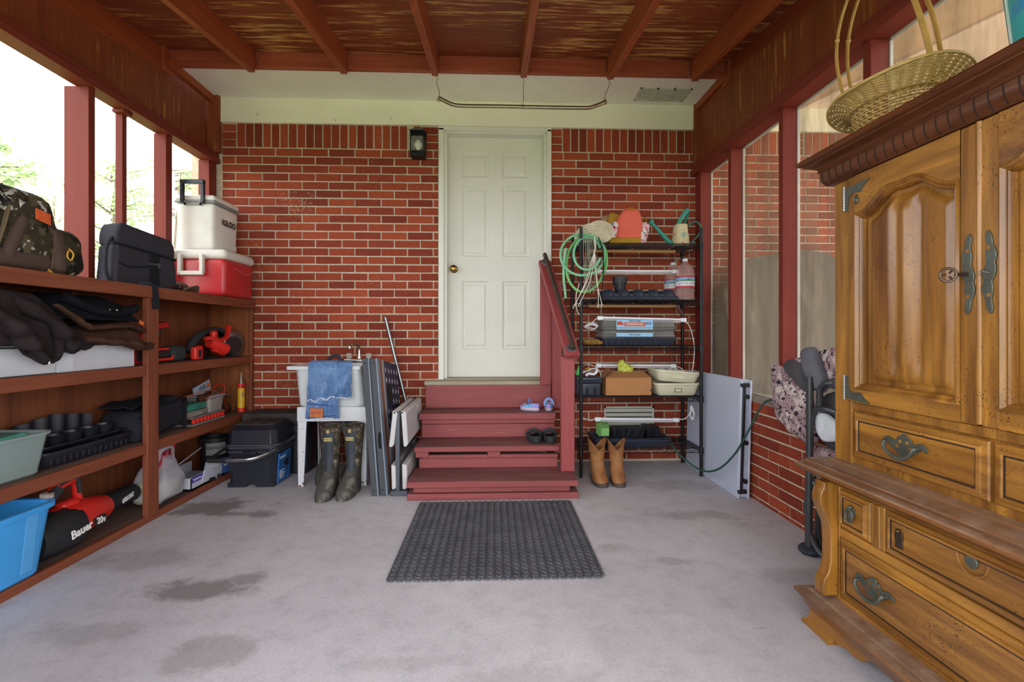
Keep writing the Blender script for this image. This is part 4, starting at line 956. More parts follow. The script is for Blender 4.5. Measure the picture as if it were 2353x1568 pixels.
b = B(); b.tube([(-1.775, y0 - .135, .228), (-1.895, y0 - .135, .228)], .0155, 12); b.tube([(-1.888, y0 - .135, .235), (-1.875, y0 + .04, .27), (-1.872, y0 + .09, .28)], .010, 8); b.obj('handle_grip', M_tk, t)
b = B(); b.box(x1 - .010, x1 - .0015, y0 + .045, y0 + .235, .018, .225); b.warp(lambda c: Vector((c.x + .012 * (c.z / .25) - .004, c.y, c.z))); b.obj('blue_label', plain('label_sky_blue', '#1f62a8', .4, 0, .12, 12), t)
xl = x1 + .0035
lettering('KOBALT', .026, (xl, y0 + .10, .19), (0, 1, 0), (0.05, 0, 1), M_txt, t)
b = B()
for i, wl in enumerate((.07, .05, .08, .06, .05)): b.box(xl - .005, xl, y0 + .06, y0 + .06 + wl, .095 - i * .012, .099 - i * .012)
b.obj('print_lines', M_txt, t)
b = B(); b.obox((xl - .002, y0 + .165, .14), (.004, .05, .05), (R(30), 0, 0)); b.tube([(xl - .002, y0 + .135, .13), (xl - .002, y0 + .12, .155)], .004, 6); b.tube([(xl - .002, y0 + .185, .15), (xl - .002, y0 + .2, .185)], .006, 6); b.tube([(xl - .002, y0 + .15, .125), (xl - .002, y0 + .15, .095)], .004, 6); b.obj('print_tool_shape', M_blk, t)
t = thing('tool_box', 'scuffed black tool chest behind the blue labelled tool chest against the brick', 'toolbox', (-1.6, 3.79, 0))
b = B(); b.rbox((-1.665, 3.79, .19), (.49, .24, .38), .02, 3); b.obj('body', M_tb, t)
b = B(); b.rbox((-1.665, 3.79, .425), (.50, .245, .08), .02, 3); b.obj('lid', M_top, t)
b = B(); b.box(-1.92, -1.41, 3.662, 3.672, .378, .39); b.rbox((-1.5, 3.667, .34), (.07, .018, .06), .006, 2); b.obj('latch', M_tb, t, bevel=.002)
# ================================================================ STEPS, MAT, LANTERN, PIPE
def steps_mat():
    t = NT('step_paint'); v = t.co((.55, 9, 9)); f = t.noise(v, 2.4, 8, .65, 1)
    col = t.ramp(f, [(.3, C('#813a3a')), (.7, C('#9a4a4a'))])
    w1 = t.noise(t.co((4, 30, 30), loc=(2, 1, 5)), 1.5, 6, .7); col = t.mix(t.ramp(w1, [(.63, (0, 0, 0)), (.72, (.8, .8, .8))]), col, C('#c9968f'))
    g = t.add('ShaderNodeNewGeometry'); s = t.add('ShaderNodeSeparateXYZ'); t.link(g.outputs['True Normal'], s.inputs[0])
    up = t.math('GREATER_THAN', s.outputs['Z'], .7)
    worn = t.ramp(t.noise(t.co((1.2, 14, 1)), 2.2, 8, .7), [(.35, C('#5d3d3c')), (.55, C('#7b4b4a')), (.75, C('#957069'))])
    t.base(t.mix(up, col, worn)); t.set(Roughness=.6); t.bump(f, .15, .004); return t.m
M_step = steps_mat(); M_rail = wood('rail_paint', '#86383a', '#a04848', 'Z', .9, .5, wear='#cfa9a0', wearamt=.72, rings=False)
t = thing('porch_steps', 'dark red painted wooden steps with handrail leading up to the white door', 'steps', (-.01, 3.4, 0))
def st(nm, x0, x1, y0, y1, z0, z1, m=M_step, bv=.004):
    b = B(); b.box(x0, x1, y0, y1, z0, z1); return b.obj(nm, m, t, bevel=bv)
st('base_board', -.555, .548, 3.055, 3.20, 0, .042); st('riser', -.52, .495, 3.075, 3.12, .043, .085)
st('tread', -.555, .543, 3.035, 3.36, .086, .125)
st('riser', -.525, .452, 3.345, 3.385, .125, .195)
st('riser', -.50, .452, 3.33, 3.375, .197, .222)
for x0, x1 in ((-.545, -.455), (-.045, .045)): st('support_block', x0, x1, 3.32, 3.50, .205, .246)
st('tread', -.552, .46, 3.305, 3.62, .247, .284)
st('riser', -.545, .462, 3.60, 3.635, .284, .385); st('riser', -.545, .462, 3.592, 3.625, .388, .422)
st('tread', -.56, .466, 3.572, 3.87, .423, .470)
st('riser', -.552, .462, 3.845, 3.872, .47, .655)
st('side_panel', -.52, -.50, 3.39, 3.84, .0, .24); st('side_panel', .43, .45, 3.39, 3.84, .0, .24)
def post(nm, x0, x1, y0, y1, z0, z1):
    b = B(); b.box(x0, x1, y0, y1, z0, z1); return b.obj(nm, M_rail, t, bevel=.004)
post('newel_post', .458, .553, 3.232, 3.272, .125, .915)
post('rail_post', .468, .548, 3.80, 3.84, .47, 1.49)
post('rail_post', .373, .462, 3.815, 3.838, .655, 1.64)
b = B(); p0, p1 = Vector((.412, 3.86, 1.655)), Vector((.530, 3.17, .915)); b.bar(p0, p1, .098, .04, (0, 0, 1)); hr = b.obj('handrail', M_rail, t, bevel=.004)
M_iron = plain('worn_grab_bar', '#4d4038', .45, .4, .35, 14)
d = (p1 - p0).normalized(); up = d.cross(Vector((1, 0, 0)));
if up.z < 0: up = -up
a0 = p0 + d * .03 + up * .02; a1 = p1 - d * .06 + up * .02
b = B(); b.tube(spline([a0, a0 + up * .035, a0 + up * .05 + d * .03, a1 + up * .05 - d * .03, a1 + up * .035, a1], 6), .0165, 12); b.obj('grab_bar', M_iron, hr)
for q in (a0, a1):
    b = B(); b.cyl(q, q + up * .008, .038, .034, 20); b.obj('flange', plain('zinc_flange', '#77787c', .45, .6), hr)

def mat_tile(b, x0, y0, w, h, n=8):
    b.box(x0, x0 + w, y0, y0 + h, .001, .007)
    px, py = w / n, h / n
    for i in range(n):
        for j in range(n):
            cx, cy = x0 + px * (i + .5), y0 + py * (j + .5); rings = []
            for r, z in ((.0165, .0068), (.0155, .0128), (.0115, .0128), (.0095, .0074)):
                rings.append(b.ring((cx, cy, z), Vector((1, 0, 0)), Vector((0, 1, 0)), r, r, 14))
            b.skin(rings, cap=False)
M_mat = plain('mat_rubber', '#56575d', .75, 0, .3, 7, .35, .2)
t = thing('floor_mat', 'black rubber ring floor mat lying on the concrete before the steps', 'mat', (.005, 2.53, 0))
x0, y0, w_, h_ = -.465, 2.065, .3125, .312
tile = None
for i in range(3):
    for j in range(3):
        b = B(); mat_tile(b, x0 + i * (w_ + .002), y0 + j * (h_ + .001), w_ - .002, h_)
        b.obj('tile', M_mat, t, smooth=40)
b = B()
for i in range(25):
    x = x0 + .02 + i * .0375; b.prism([(0, 0), (.006, -.012), (.026, -.012), (.032, 0)], (x - .016, y0 + .001, .001), (1, 0, 0), (0, 1, 0), (0, 0, .008))
b.obj('edge_teeth', M_mat, t)
b = B()
for j in range(25):
    y = y0 + .02 + j * .0375; b.prism([(0, 0), (.012, .006), (.012, .026), (0, .032)], (x0 + 3 * w_ + .002, y - .016, .001), (1, 0, 0), (0, 1, 0), (0, 0, .008))
b.obj('edge_teeth', M_mat, t)

# shoes
def outline(L, Wd, n=28, waist=.12):
    """sole outline, heel at y=0, toe at +L"""
    P = []
    for i in range(n):
        a = 2 * PI * i / n; y = L / 2 - L / 2 * math.cos(a); s = math.sin(a)
        k = y / L; wdt = Wd / 2 * (.80 + .22 * math.sin(k * PI * .9 + .1) - waist * math.exp(-((k - .42) / .16) ** 2) * .6 + .1 * k)
        P.append((math.copysign(abs(s) ** .75, s) * wdt, y))
    return P
def shoe(name, label, group, loc, rz, L, Wd, Hh, mats, heel=.05, toe=.55, strap=None, cat='shoe'):
    t = thing(name, label, cat, loc, rz, group); sole, upper, inn = mats
    O = outline(L, Wd)
    b = B(); rings = []
    for z, k in ((0, .96), (.006, 1.), (.022, 1.0), (.024, .97)): rings.append([b.v((x * k, L / 2 + (y - L / 2) * k, z)) for x, y in O])
    b.skin(rings); b.obj('sole', sole, t, world=False)
    b = B(); rings = []
    def top(y):
        k = y / L
        return heel + (Hh - heel) * max(0, min(1, (k - .25) / .3)) if k < toe else Hh * max(.35, 1 - ((k - toe) / (1 - toe)) ** 2 * .6)
    for f_, ins in ((0, 0), (.55, .0), (1, .06), (1, .14), (.45, .16), (.05, .18)):
        ring = []
        for x, y in O:
            z = .022 + (top(y) - .022) * f_; ring.append(b.v((x * (1 - ins), L / 2 + (y - L / 2) * (1 - ins * .7), z)))
        rings.append(ring)
    b.skin(rings, cap=False)
    # toe cap
    def cap(a, c):
        y = L * (toe - .02) + (L * .985 - L * (toe - .02)) * c; k = y / L
        wd = max(abs(x) for x, yy in O if abs(yy - y) < L * .09) if any(abs(yy - y) < L * .09 for x, yy in O) else .01
        ang = PI * a; return (-math.cos(ang) * wd * .98, y, .024 + math.sin(ang) ** .7 * (Hh * (1.08 - .35 * c) - .024) if 0 < a < 1 else .024)
    b.grid(cap, 14, 9, .004); b.obj('upper', upper, t, world=False, smooth=60)
    b = B(); b.f([b.v((x * .84, L / 2 + (y - L / 2) * .86, .0255)) for x, y in O]); b.obj('insole', inn, t, world=False)
    if strap:
        y, h = strap; b = B(); b.tube(spline([(-Wd * .46, y, .03), (-Wd * .42, y + .005, h * .75), (0, y + .008, h), (Wd * .42, y + .005, h * .75), (Wd * .46, y, .03)], 5), .011, 8, flat=.25, up=(0, 1, 0)); b.obj('strap', upper, t, world=False)
        b = B()
        for s in (-1, 1): b.ball((s * .014, y + .05, Hh * 1.02), (.013, .012, .005), 8, 6)
        b.ball((0, y + .05, Hh * 1.05), .006, 8, 6); b.obj('bow', sole, t, world=False)
    return t
M_lil = plain('lilac_sole', '#c9b4c8', .5, 0, .1); M_tie = spotted('unicorn_print', '#9b86cc', [('#5fb0d8', .48, .56, 1), ('#c79ad6', .56, .64, 1.3), ('#dfe4ee', .66, .72, 1)], 24, .5, .4); M_vin = fabric('violet_insole', '#8a4f9e', .15, 20)
shoe('ballet_shoe', 'lilac and blue strap shoe with its toe pointing sideways on the top step', 'purple shoes on the steps', (.352, 3.672, .4715), R(62), .16, .066, .045, (M_lil, M_tie, M_vin), .052, .6, (.075, .085))
shoe('ballet_shoe', 'lilac and blue strap shoe with its heel outward, next to the handrail', 'purple shoes on the steps', (.425, 3.655, .4715), R(-6), .16, .066, .045, (M_lil, M_tie, M_vin), .052, .6, (.075, .085))
M_clog = plain('clog_foam', '#2f3033', .7, 0, .25, 25, .3, .3); M_clogin = plain('clog_inside', '#1d1d22', .9, 0, .2, 30)
shoe('clog', 'black foam clog on the middle step, farther from the handrail', 'black clogs on the steps', (.308, 3.366, .2855), R(6), .215, .105, .062, (M_clog, M_clog, M_clogin), .05, .45, (.13, .075))
shoe('clog', 'black foam clog on the middle step, tight against the handrail post', 'black clogs on the steps', (.406, 3.366, .2855), R(-2), .215, .100, .062, (M_clog, M_clog, M_clogin), .05, .45, (.13, .075))

# lantern on the brick by the door
M_lb = plain('lantern_black', '#171818', .45, .3, .15); M_bulb = plain('opal_bulb', '#e4dfcc', .3, 0, 0)
t = thing('porch_lantern', 'small black box lantern with frosted bulb fixed to the brick beside the door', 'lantern', (-.61, 3.93, 2.6))
LX, LY = -.612, 3.865
b = B(); b.box(LX - .045, LX + .045, 3.924, 3.938, 2.52, 2.70); b.box(LX - .02, LX + .02, 3.90, 3.93, 2.66, 2.69); b.obj('back_plate', M_lb, t, bevel=.003)
b = B(); b.box(LX - .062, LX + .062, LY - .058, LY + .055, 2.690, 2.698); b.box(LX - .062, LX + .062, LY - .058, LY + .055, 2.698, 2.722, (.03, .03)); b.box(LX - .012, LX + .012, LY - .012, LY + .012, 2.722, 2.735); b.obj('roof_cap', M_lb, t, bevel=.002)
b = B()
for sx in (-1, 1):
    for sy in (-1, 1): b.box(LX + sx * .053 - .005, LX + sx * .053 + .005, LY + sy * .047 - .005, LY + sy * .047 + .005, 2.53, 2.692)
for z in (2.53, 2.652, 2.668):
    for sx in (-1, 1): b.box(LX + sx * .053 - .004, LX + sx * .053 + .004, LY - .047, LY + .047, z, z + .006)
    for sy in (-1, 1): b.box(LX - .053, LX + .053, LY + sy * .047 - .004, LY + sy * .047 + .004, z, z + .006)
b.bar((LX - .053, LY - .047, 2.656), (LX + .053, LY - .047, 2.69), .004, .004); b.bar((LX + .053, LY - .047, 2.656), (LX - .053, LY - .047, 2.69), .004, .004)
b.obj('cage', M_lb, t)
b = B(); b.box(LX - .058, LX + .058, LY - .052, LY + .052, 2.495, 2.532); b.obj('base', M_lb, t, bevel=.003)
b = B(); b.lathe([(.012, 0), (.014, .03), (.03, .055), (.031, .075), (.02, .1), (.004, .112)], (LX, LY, 2.53), (0, 0, 1), 18); b.obj('bulb', M_bulb, t)
b = B()
for s in (-1, 1): b.box(LX + s * .052 - .001, LX + s * .052 + .001, LY - .045, LY + .045, 2.536, 2.652)
b.box(LX - .05, LX + .05, LY - .049, LY - .047, 2.536, 2.652); b.obj('glass', glassy('lantern_glass', '#cfd4cf', .12, .05), t)

# hanging conduit
M_cond = metal('galvanised_conduit', '#a9a28a', .4)
t = thing('hanging_pipe', 'bent galvanised pipe hung by wires from the rafters below the soffit', 'pipe', (.21, 3.40, 2.7))
YP = 3.40
b = B(); b.tube(spline([(-.392, YP, 2.752), (-.345, YP, 2.728), (-.29, YP, 2.706), (-.22, YP, 2.698), (0, YP, 2.699), (.3, YP, 2.698), (.62, YP, 2.699), (.69, YP, 2.702), (.75, YP, 2.722), (.81, YP, 2.748)], 6), .0135, 12); b.obj('conduit', M_cond, t)
for x, x1, z1 in ((-.392, -.405, 2.745), (.207, .214, 2.70), (.80, .835, 2.745)):
    b = B(); zz = zc(YP, 2.918) - .002
    b.tube([(x1 - .01, YP, zz), (x1 + .004, YP, zz - .02), (x1 - .004, YP, zz - .05), (x + .004, YP, z1 + .05), (x, YP, z1 + .0)], .0018, 5)
    b.tube([(x + .0165 * math.cos(k * .7), YP + .0165 * math.sin(k * .7), z1 - .012 + .001 * k) for k in range(10)], .0018, 5); b.tube([(x, YP, z1), (x - .012, YP - .004, z1 + .022)], .0015, 5)
    b.obj('hanger_wire', M_nail, t)

# ================================================================ LAUNDRY SINK AND WHAT STANDS BY IT
def rusty():
    t = NT('rusted_white_steel'); col = C('#cfd2d6')
    sp = t.noise(t.co((1, 1, 1)), 55, 4, .7); z = t.add('ShaderNodeSeparateXYZ'); t.co(); t.link(t._co.outputs['Object'], z.inputs[0])
    lo = t.ramp(z.outputs['Z'], [(.0, (.16, .16, .16)), (.05, (0, 0, 0))])
    f = t.math('ADD', sp, lo); t.base(t.mix(t.ramp(f, [(.62, (0, 0, 0)), (.66, (1, 1, 1))]), col, C('#6b3418'))); t.set(Roughness=.5); return t.m
M_sink = plain('sink_white', '#cdd0d3', .3, 0, .04, 4); M_rust = rusty(); M_chr = metal('dull_chrome', '#b9b4aa', .25); M_dirt = plain('sink_grime', '#8a7f72', .8, 0, .3, 14)
t = thing('laundry_sink', 'white freestanding laundry sink on rusty white legs against the brick', 'sink', (-1.16, 3.6, 0))
X0, X1, Y0s, Y1s = -1.395, -.895, 3.365, 3.80; XR = -.94
b = B()
def lp(x0, x1, y0, y1, z, r=.05, n=4):
    out = []
    for cx, cy, a0 in ((x1 - r, y1 - r, 0), (x0 + r, y1 - r, 90), (x0 + r, y0 + r, 180), (x1 - r, y0 + r, 270)):
        for k in range(n + 1):
            a = R(a0 + 90 * k / n); out.append(b.v((cx + r * math.cos(a), cy + r * math.sin(a), z)))
    return out
b.skin([lp(X0 + .035, XR + .02, Y0s + .03, Y1s, .545), lp(X0 + .02, XR + .025, Y0s + .012, Y1s, .57), lp(X0, XR, Y0s, Y1s, .815), lp(X0 - .05, XR + .01, Y0s - .018, Y1s + .1, .818, .02), lp(X0 - .05, XR + .01, Y0s - .018, Y1s + .1, .842, .02),
        lp(X0 + .02, XR - .02, Y0s + .02, Y1s - .02, .838), lp(X0 + .05, XR - .04, Y0s + .045, Y1s - .03, .58)])
b.obj('basin', M_sink, t)
b = B(); b.box(X0 + .02, X1 + .005, Y0s + .0, Y0s + .02, .455, .556); b.box(X0 + .0205, X0 + .04, Y0s + .0205, Y1s, .456, .555); b.box(X1 - .015, X1 + .0045, Y0s + .0205, Y1s, .456, .555); b.obj('apron', M_sink, t, bevel=.004)
b = B(); b.box(X0 + .055, XR - .045, Y0s + .05, Y1s - .035, .582, .584); b.obj('grime', M_dirt, t)
for sx, x in ((1, X0 + .025), (-1, X1 + .002)):
    for y, sy in ((Y0s + .004, 1), (Y1s - .004, -1)):
        b = B(); xi = x + sx * .062; xb = x - sx * .002
        b.prism([(x, .50), (xi, .50), (xb + sx * .042, 0), (xb, 0)], (0, y, 0), (1, 0, 0), (0, 0, 1), (0, sy * .004, 0))
        b.prism([(0, .50), (.05, .50), (.03, 0), (0, 0)], (x + sx * .0, y, 0), (0, sy, 0), (sx * .024, 0, 1), (sx * .004, 0, 0)) if False else b.prism([(0, .50), (.05, .50), (.035, 0), (0.0, 0)], (xb, y, 0), (0, sy, 0), (0, 0, 1), (sx * .004, 0, 0))
        b.obj('leg', M_rust, t)
b = B(); b.rbox((-1.08, 3.83, .855), (.22, .06, .03), .01, 3); b.lathe([(.02, 0), (.016, .02), (.013, .04), (.012, .05)], (-1.075, 3.83, .868), (0, 0, 1), 16, True)
b.tube(spline([(-1.075, 3.83, .9), (-1.078, 3.83, .955), (-1.085, 3.80, .985), (-1.10, 3.745, .99), (-1.113, 3.715, .975), (-1.115, 3.71, .955)], 6), [.012] * 25 + [.014] * 6, 12); b.obj('faucet_spout', M_chr, t)
for x in (-1.155, -1.0):
    b = B(); b.lathe([(.016, 0), (.022, .012), (.026, .035), (.020, .045), (.001, .047)], (x, 3.83, .868), (0, 0, 1), 10); b.obj('faucet_knob', glassy('clear_knob', '#c9c4ba', .6, .1), t)
b = B(); b.cyl((-1.17, 3.75, .32), (-1.17, 3.75, .58), .022); b.tube(spline([(-1.17, 3.75, .34), (-1.15, 3.75, .29), (-1.10, 3.76, .29), (-1.06, 3.78, .33), (-1.04, 3.85, .36)], 5), .02, 12); b.obj('drain_pipe', plain('grey_pvc', '#8d8f90', .5), t)
b = B(); b.tube(spline([(-1.30, 3.62, .80), (-1.275, 3.66, .855), (-1.24, 3.68, .895), (-1.20, 3.68, .90), (-1.17, 3.67, .875), (-1.15, 3.65, .80), (-1.15, 3.6, .70)], 6), .013, 10)
tag(b.obj('black_hose', M_rub, loc=(-1.22, 3.66, .70)), 'short loop of black hose poking up out of the laundry sink', 'hose')
M_den = spotted('faded_denim', '#54729c', [('#6d8ab2', .45, .6, .25), ('#4c6890', .58, .68, .4), ('#9fb4d2', .66, .78, .3)], 26, .9, .1, 6); M_dend = fabric('denim_seam', '#3a578c', .3, 60); M_fray = fabric('frayed_white', '#b9c3d6', .3, 80); M_lth = plain('leather_patch', '#b4683e', .7, 0, .2, 50)
t = thing('jean_shorts', 'faded blue denim shorts with frayed hems hung over the sink front', 'shorts', (-1.16, 3.34, .84))
def cloth(xl, xr, zb, yo, sd, ft=.016):
    """front drop from the rim; xl, xr, zb are functions"""
    def fn(a, c):
        if c < .22:
            k = c / .22; y = 3.46 - k * (.115 + yo); z = .852 + yo + .008 * math.sin(k * PI); zz = 0
        else:
            k = (c - .22) / .78; zz = k; y = 3.345 - yo - .004 * math.sin(k * 3); z = .852 + yo - (.852 - zb(a)) * k
        x = xl(zz) + (xr(zz) - xl(zz)) * a
        w = ft * (nz(a * 5 + sd, c * 6, sd) + .5 * nz(a * 11, c * 3, sd + 4)) * (.3 + zz)
        return (x + w * .3, y - .008 - abs(w) * .9, z + (.004 * math.sin(a * 40 + sd) if c > .98 else 0))
    return fn
b = B(); b.grid(cloth(lambda k: -1.268 - .03 * k, lambda k: -1.075 - .0 * k, lambda a: .475 + .012 * math.sin(a * 3), .004, 1), 24, 40, .005); b.obj('waist_panel', M_den, t, smooth=60)
b = B(); b.grid(cloth(lambda k: -1.272 - .012 * k, lambda k: -1.078 + .004 * k, lambda a: .60 + .035 * a + .012 * math.sin(a * 14), .016, 5, .02), 28, 34, .006); b.obj('leg', M_den, t, smooth=60)
b = B(); b.grid(cloth(lambda k: -1.082 + .006 * k, lambda k: -.985 - .002 * k, lambda a: .628 - .012 * a, .012, 8, .028), 16, 30, .006); b.obj('leg', M_den, t, smooth=60)
b = B(); b.tube([(-1.284 + i * .0105, 3.318 + .004 * math.sin(i * 1.1), .602 + .0016 * i + .010 * math.sin(i * .9)) for i in range(21)], [.005 + .003 * abs(math.sin(i * 2.1)) for i in range(21)], 6); b.obj('frayed_hem', M_fray, t)
b = B(); b.tube([(-1.076 + i * .0115, 3.316 + .005 * math.sin(i * 1.4), .626 + .004 * math.sin(i)) for i in range(9)], .005, 6); b.obj('frayed_hem', M_fray, t)
b = B(); b.tube([(-1.282 + i * .0118, 3.319, .585 - .001 * i) for i in range(17)], .004, 6); b.tube([(-1.280 + i * .0118, 3.319, .488 + .001 * i) for i in range(17)], .004, 6); b.tube([(-1.085, 3.32, .86 - i * .03) for i in range(8)], .005, 6); b.obj('seams', M_dend, t)
b = B(); b.obox((-1.218, 3.311, .525), (.088, .012, .062), (0, R(3), 0)); b.obj('leather_patch', M_lth, t, bevel=.001)
lettering("LEVI'S", .026, (-1.218, 3.3045, .525), (1, 0, -.05), (0, 0, 1), plain('patch_red', '#8e2a1e', .6, 0, 0), t, name='patch_lettering')

# boots: slices (z, y centre, half width, half length); toe toward -Y
def bootslices(b, S, n=26, ztop=None):
    rings = []
    for k, (z, yc, hw, hl) in enumerate(S):
        ring = []
        for i in range(n):
            a = 2 * PI * i / n; c, s = math.cos(a), math.sin(a)
            e = .62 if s < 0 and z < .12 else .85; x = hw * math.copysign(abs(c) ** e, c); y = yc + hl * math.copysign(abs(s) ** min(e, .9), s)
            if s < 0 and z < .12: x *= 1 + .10 * math.sin(-s * PI) - .10 * (-s) ** 3
            ring.append(b.v((x, y, z + (ztop(a) * max(0, (z - .2) / (max(q[0] for q in S) - .2)) if ztop else 0))))
        rings.append(ring)
    return rings
M_rbm = spotted('muddy_rubber', '#4a4a45', [('#77736a', .52, .62, .35), ('#24252a', .6, .66, .6), ('#8b8778', .7, .74, .9)], 30, .75, .25, 6)
M_bcamo = spotted('boot_camo', '#5a5242', [('#38352c', .5, .54, 1), ('#8b8672', .57, .6, 1.6), ('#2b2b2a', .63, .66, 1.2)], 22, .8, .2)
M_bcamo2 = spotted('boot_camo_pink', '#5f4a48', [('#342d30', .5, .54, 1.5), ('#8a7672', .58, .62, 2)], 26, .8, .2)
M_bind = plain('boot_binding', '#4a3a38', .7); M_shin = plain('shin_rubber', '#2e333c', .6, 0, .2, 14); M_ylab = plain('yellow_label', '#b8ad6a', .6, 0, .1)
def rubber_boot(label, loc, rz, camo, group, front=True, name='rubber_boot'):
    t = thing(name, label, 'boot', loc, rz, group)
    F = [(0, -.075, .050, .155), (.028, -.075, .053, .157), (.05, -.072, .052, .150), (.08, -.055, .050, .128), (.11, -.025, .047, .098), (.14, -.005, .045, .078), (.175, .006, .045, .066)]
    b = B(); b.skin(bootslices(b, F)); b.obj('foot', M_rbm, t, world=False)
    S = [(.172, .006, .0455, .0665), (.24, .008, .050, .064), (.32, .008, .056, .066), (.40, .008, .063, .070), (.44, .008, .066, .072), (.44, .008, .060, .066), (.36, .008, .056, .062), (.2, .006, .044, .058)]
    b = B(); b.skin(bootslices(b, S), cap=False); b.obj('shaft', camo, t, world=False)
    b = B(); b.tube([(.066 * math.cos(a), .008 + .072 * math.sin(a), .441 + .006 * math.sin(a)) for a in [2 * PI * i / 26 for i in range(26)]], .006, 6, closed=True); b.obj('top_binding', M_bind, t, world=False)
    if front:
        def shin(a, c):
            z = .15 + .265 * c; ang = R(-90 + (a - .5) * 66)
            hw = .046 + .02 * c; hl = (.074 - .012 * min(1, c * 3) + .014 * max(0, c - .3)); return (hw * math.cos(ang) * 1.04, .004 + hl * math.sin(ang) * 1.05 - .001, z)
        b = B(); b.grid(shin, 8, 10, .003); b.obj('shin_strip', M_shin, t, world=False)
        b = B(); b.box(-.027, .027, -.0745, -.068, .355, .378); b.obj('label', M_ylab, t, world=False)
        b = B(); b.box(-.009, .009, -.076, -.068, .408, .43); b.obj('pull_tab', plain('tan_tab', '#b09a6e', .7), t, world=False)
        m = W(t); lettering('MUCK', .019, m @ Vector((0, -.0752, .3665)), m.to_3x3() @ Vector((1, 0, 0)), (0, 0, 1), M_blk, t)
    return t
GB = 'rubber boots under the laundry sink'
rubber_boot('muddy camouflage rubber boot in front of the sink, nearer the tool chest', (-1.103, 3.262, 0), R(2), M_bcamo, GB)
rubber_boot('muddy camouflage rubber boot in front of the sink, nearer the flag boards', (-.958, 3.280, 0), R(-4), M_bcamo, GB)
rubber_boot('pinkish camouflage rubber boot standing behind, close to the rusty sink leg', (-1.245, 3.60, 0), R(8), M_bcamo2, GB, False)
rubber_boot('dark rubber boot standing behind the two muddy boots, in their gap', (-1.045, 3.645, 0), R(-2), M_bcamo2, GB, False)

# cornhole boards
M_cf = plain('board_frame_slate', '#33383f', .55, 0, .12, 12); M_star = plain('star_white', '#b9bcc4', .6, 0, .1)
M_cv = [wood('stripe_blue', '#6f7d92', '#8f9aa8', 'Z', 1.4, .5), wood('stripe_brown', '#70391f', '#a8683c', 'Z', 1.4, .5), wood('stripe_pale', '#8d8f98', '#b0b0b6', 'Z', 1.4, .5)]
M_cn = wood('canton_navy', '#1c2640', '#2b3858', 'Z', 1.4, .5)
def frame_m(base, top, back):
    """matrix: x = across the thickness (+ is the playing face), y = into the room depth, z = up the board"""
    z = (Vector(top) - Vector(base)).normalized(); y = Vector(back); y = (y - z * y.dot(z)).normalized(); x = y.cross(z)
    m = Matrix((x, y, z)).transposed().to_4x4(); m.translation = Vector(base); return m
def cornhole(label, base, top, hl):
    t = thing('cornhole_board', label, 'game board', group='cornhole boards beside the sink'); m = frame_m(base, top, (.03, 1, 0)); t.matrix_basis = m
    Hh = (Vector(top) - Vector(base)).length; D = .56
    b = B(); k = .041
    b.box(-k, 0, 0, .02, 0, Hh); b.box(-k, 0, D - .02, D, 0, Hh); b.box(-k, 0, .02, D - .02, 0, .02); b.box(-k, 0, .02, D - .02, Hh - .02, Hh); b.obj('frame', M_cf, t, world=False, bevel=.002)
    ys = [0, .06, .115, .17, .225, .28, .335, .39, .445, .5, D]
    b = B()
    for i in range(10):
        b.mi = i % 3; z1 = Hh if ys[i] < .165 else Hh * .47
        b.box(0, .008, ys[i], ys[i + 1], 0, z1)
    b.obj('striped_face', M_cv, t, world=False)
    b = B(); b.box(0, .0082, .17, D, Hh * .47, Hh); b.obj('canton', M_cn, t, world=False)
    b = B()
    for i in range(5):
        for j in range(6):
            cy, cz = .205 + i * .08 + (.0 if j % 2 else .0), Hh * .52 + j * .075
            if (cy - .27) ** 2 + (cz - Hh * .74) ** 2 < .0085: continue
            P = [((.024 if q % 2 == 0 else .010) * math.sin(q * PI / 5), (.024 if q % 2 == 0 else .010) * math.cos(q * PI / 5)) for q in range(10)]
            b.prism(P, (.0082, cy, cz), (0, 1, 0), (0, 0, 1), (.0006, 0, 0))
    o = b.obj('stars', M_star, t, world=False)
    b = B(); b.cyl((.004, .27, Hh * .74), (.0088, .27, Hh * .74), .076, n=32); b.obj('hole', plain('hole_black', '#0b0c10', .9, 0, 0), t, world=False)
    b = B()
    for z in (.04, Hh * .97):
        b2 = b; b2.cyl((-k * .5, -.003, z), (-k * .5, .001, z), .007, n=10)
    b.obj('bolt_heads', M_tk, t, world=False)
    if hl:
        b = B(); b.tube(spline([(-.012, -.002, Hh * .45), (-.012, -.016, Hh * .42), (-.014, -.018, Hh * .36), (-.014, -.002, Hh * .34)], 5), .006, 8); b.obj('strap_handle', M_cb2, t, world=False)
    return t
cornhole('folded flag cornhole board leaning by the sink, outer one with the starred face showing', (-.708, 3.155, 0), (-.815, 3.30, .90), True)
cornhole('slate edged cornhole board sandwiched between the sink and the starred flag board', (-.765, 3.15, 0), (-.868, 3.30, .90), False)
b = B(); b.tube([(-.885, 3.905, 1.20), (-.60, 3.90, .02)], .013, 12); b.cyl((-.889, 3.905, 1.215), (-.884, 3.905, 1.195), .004, .013, 10); tag(b.obj('steel_pole', metal('pole_steel', '#9a9da0', .35), loc=(-.6, 3.9, .02)), 'slim steel pole leaning on the brick behind the flag boards', 'pole')

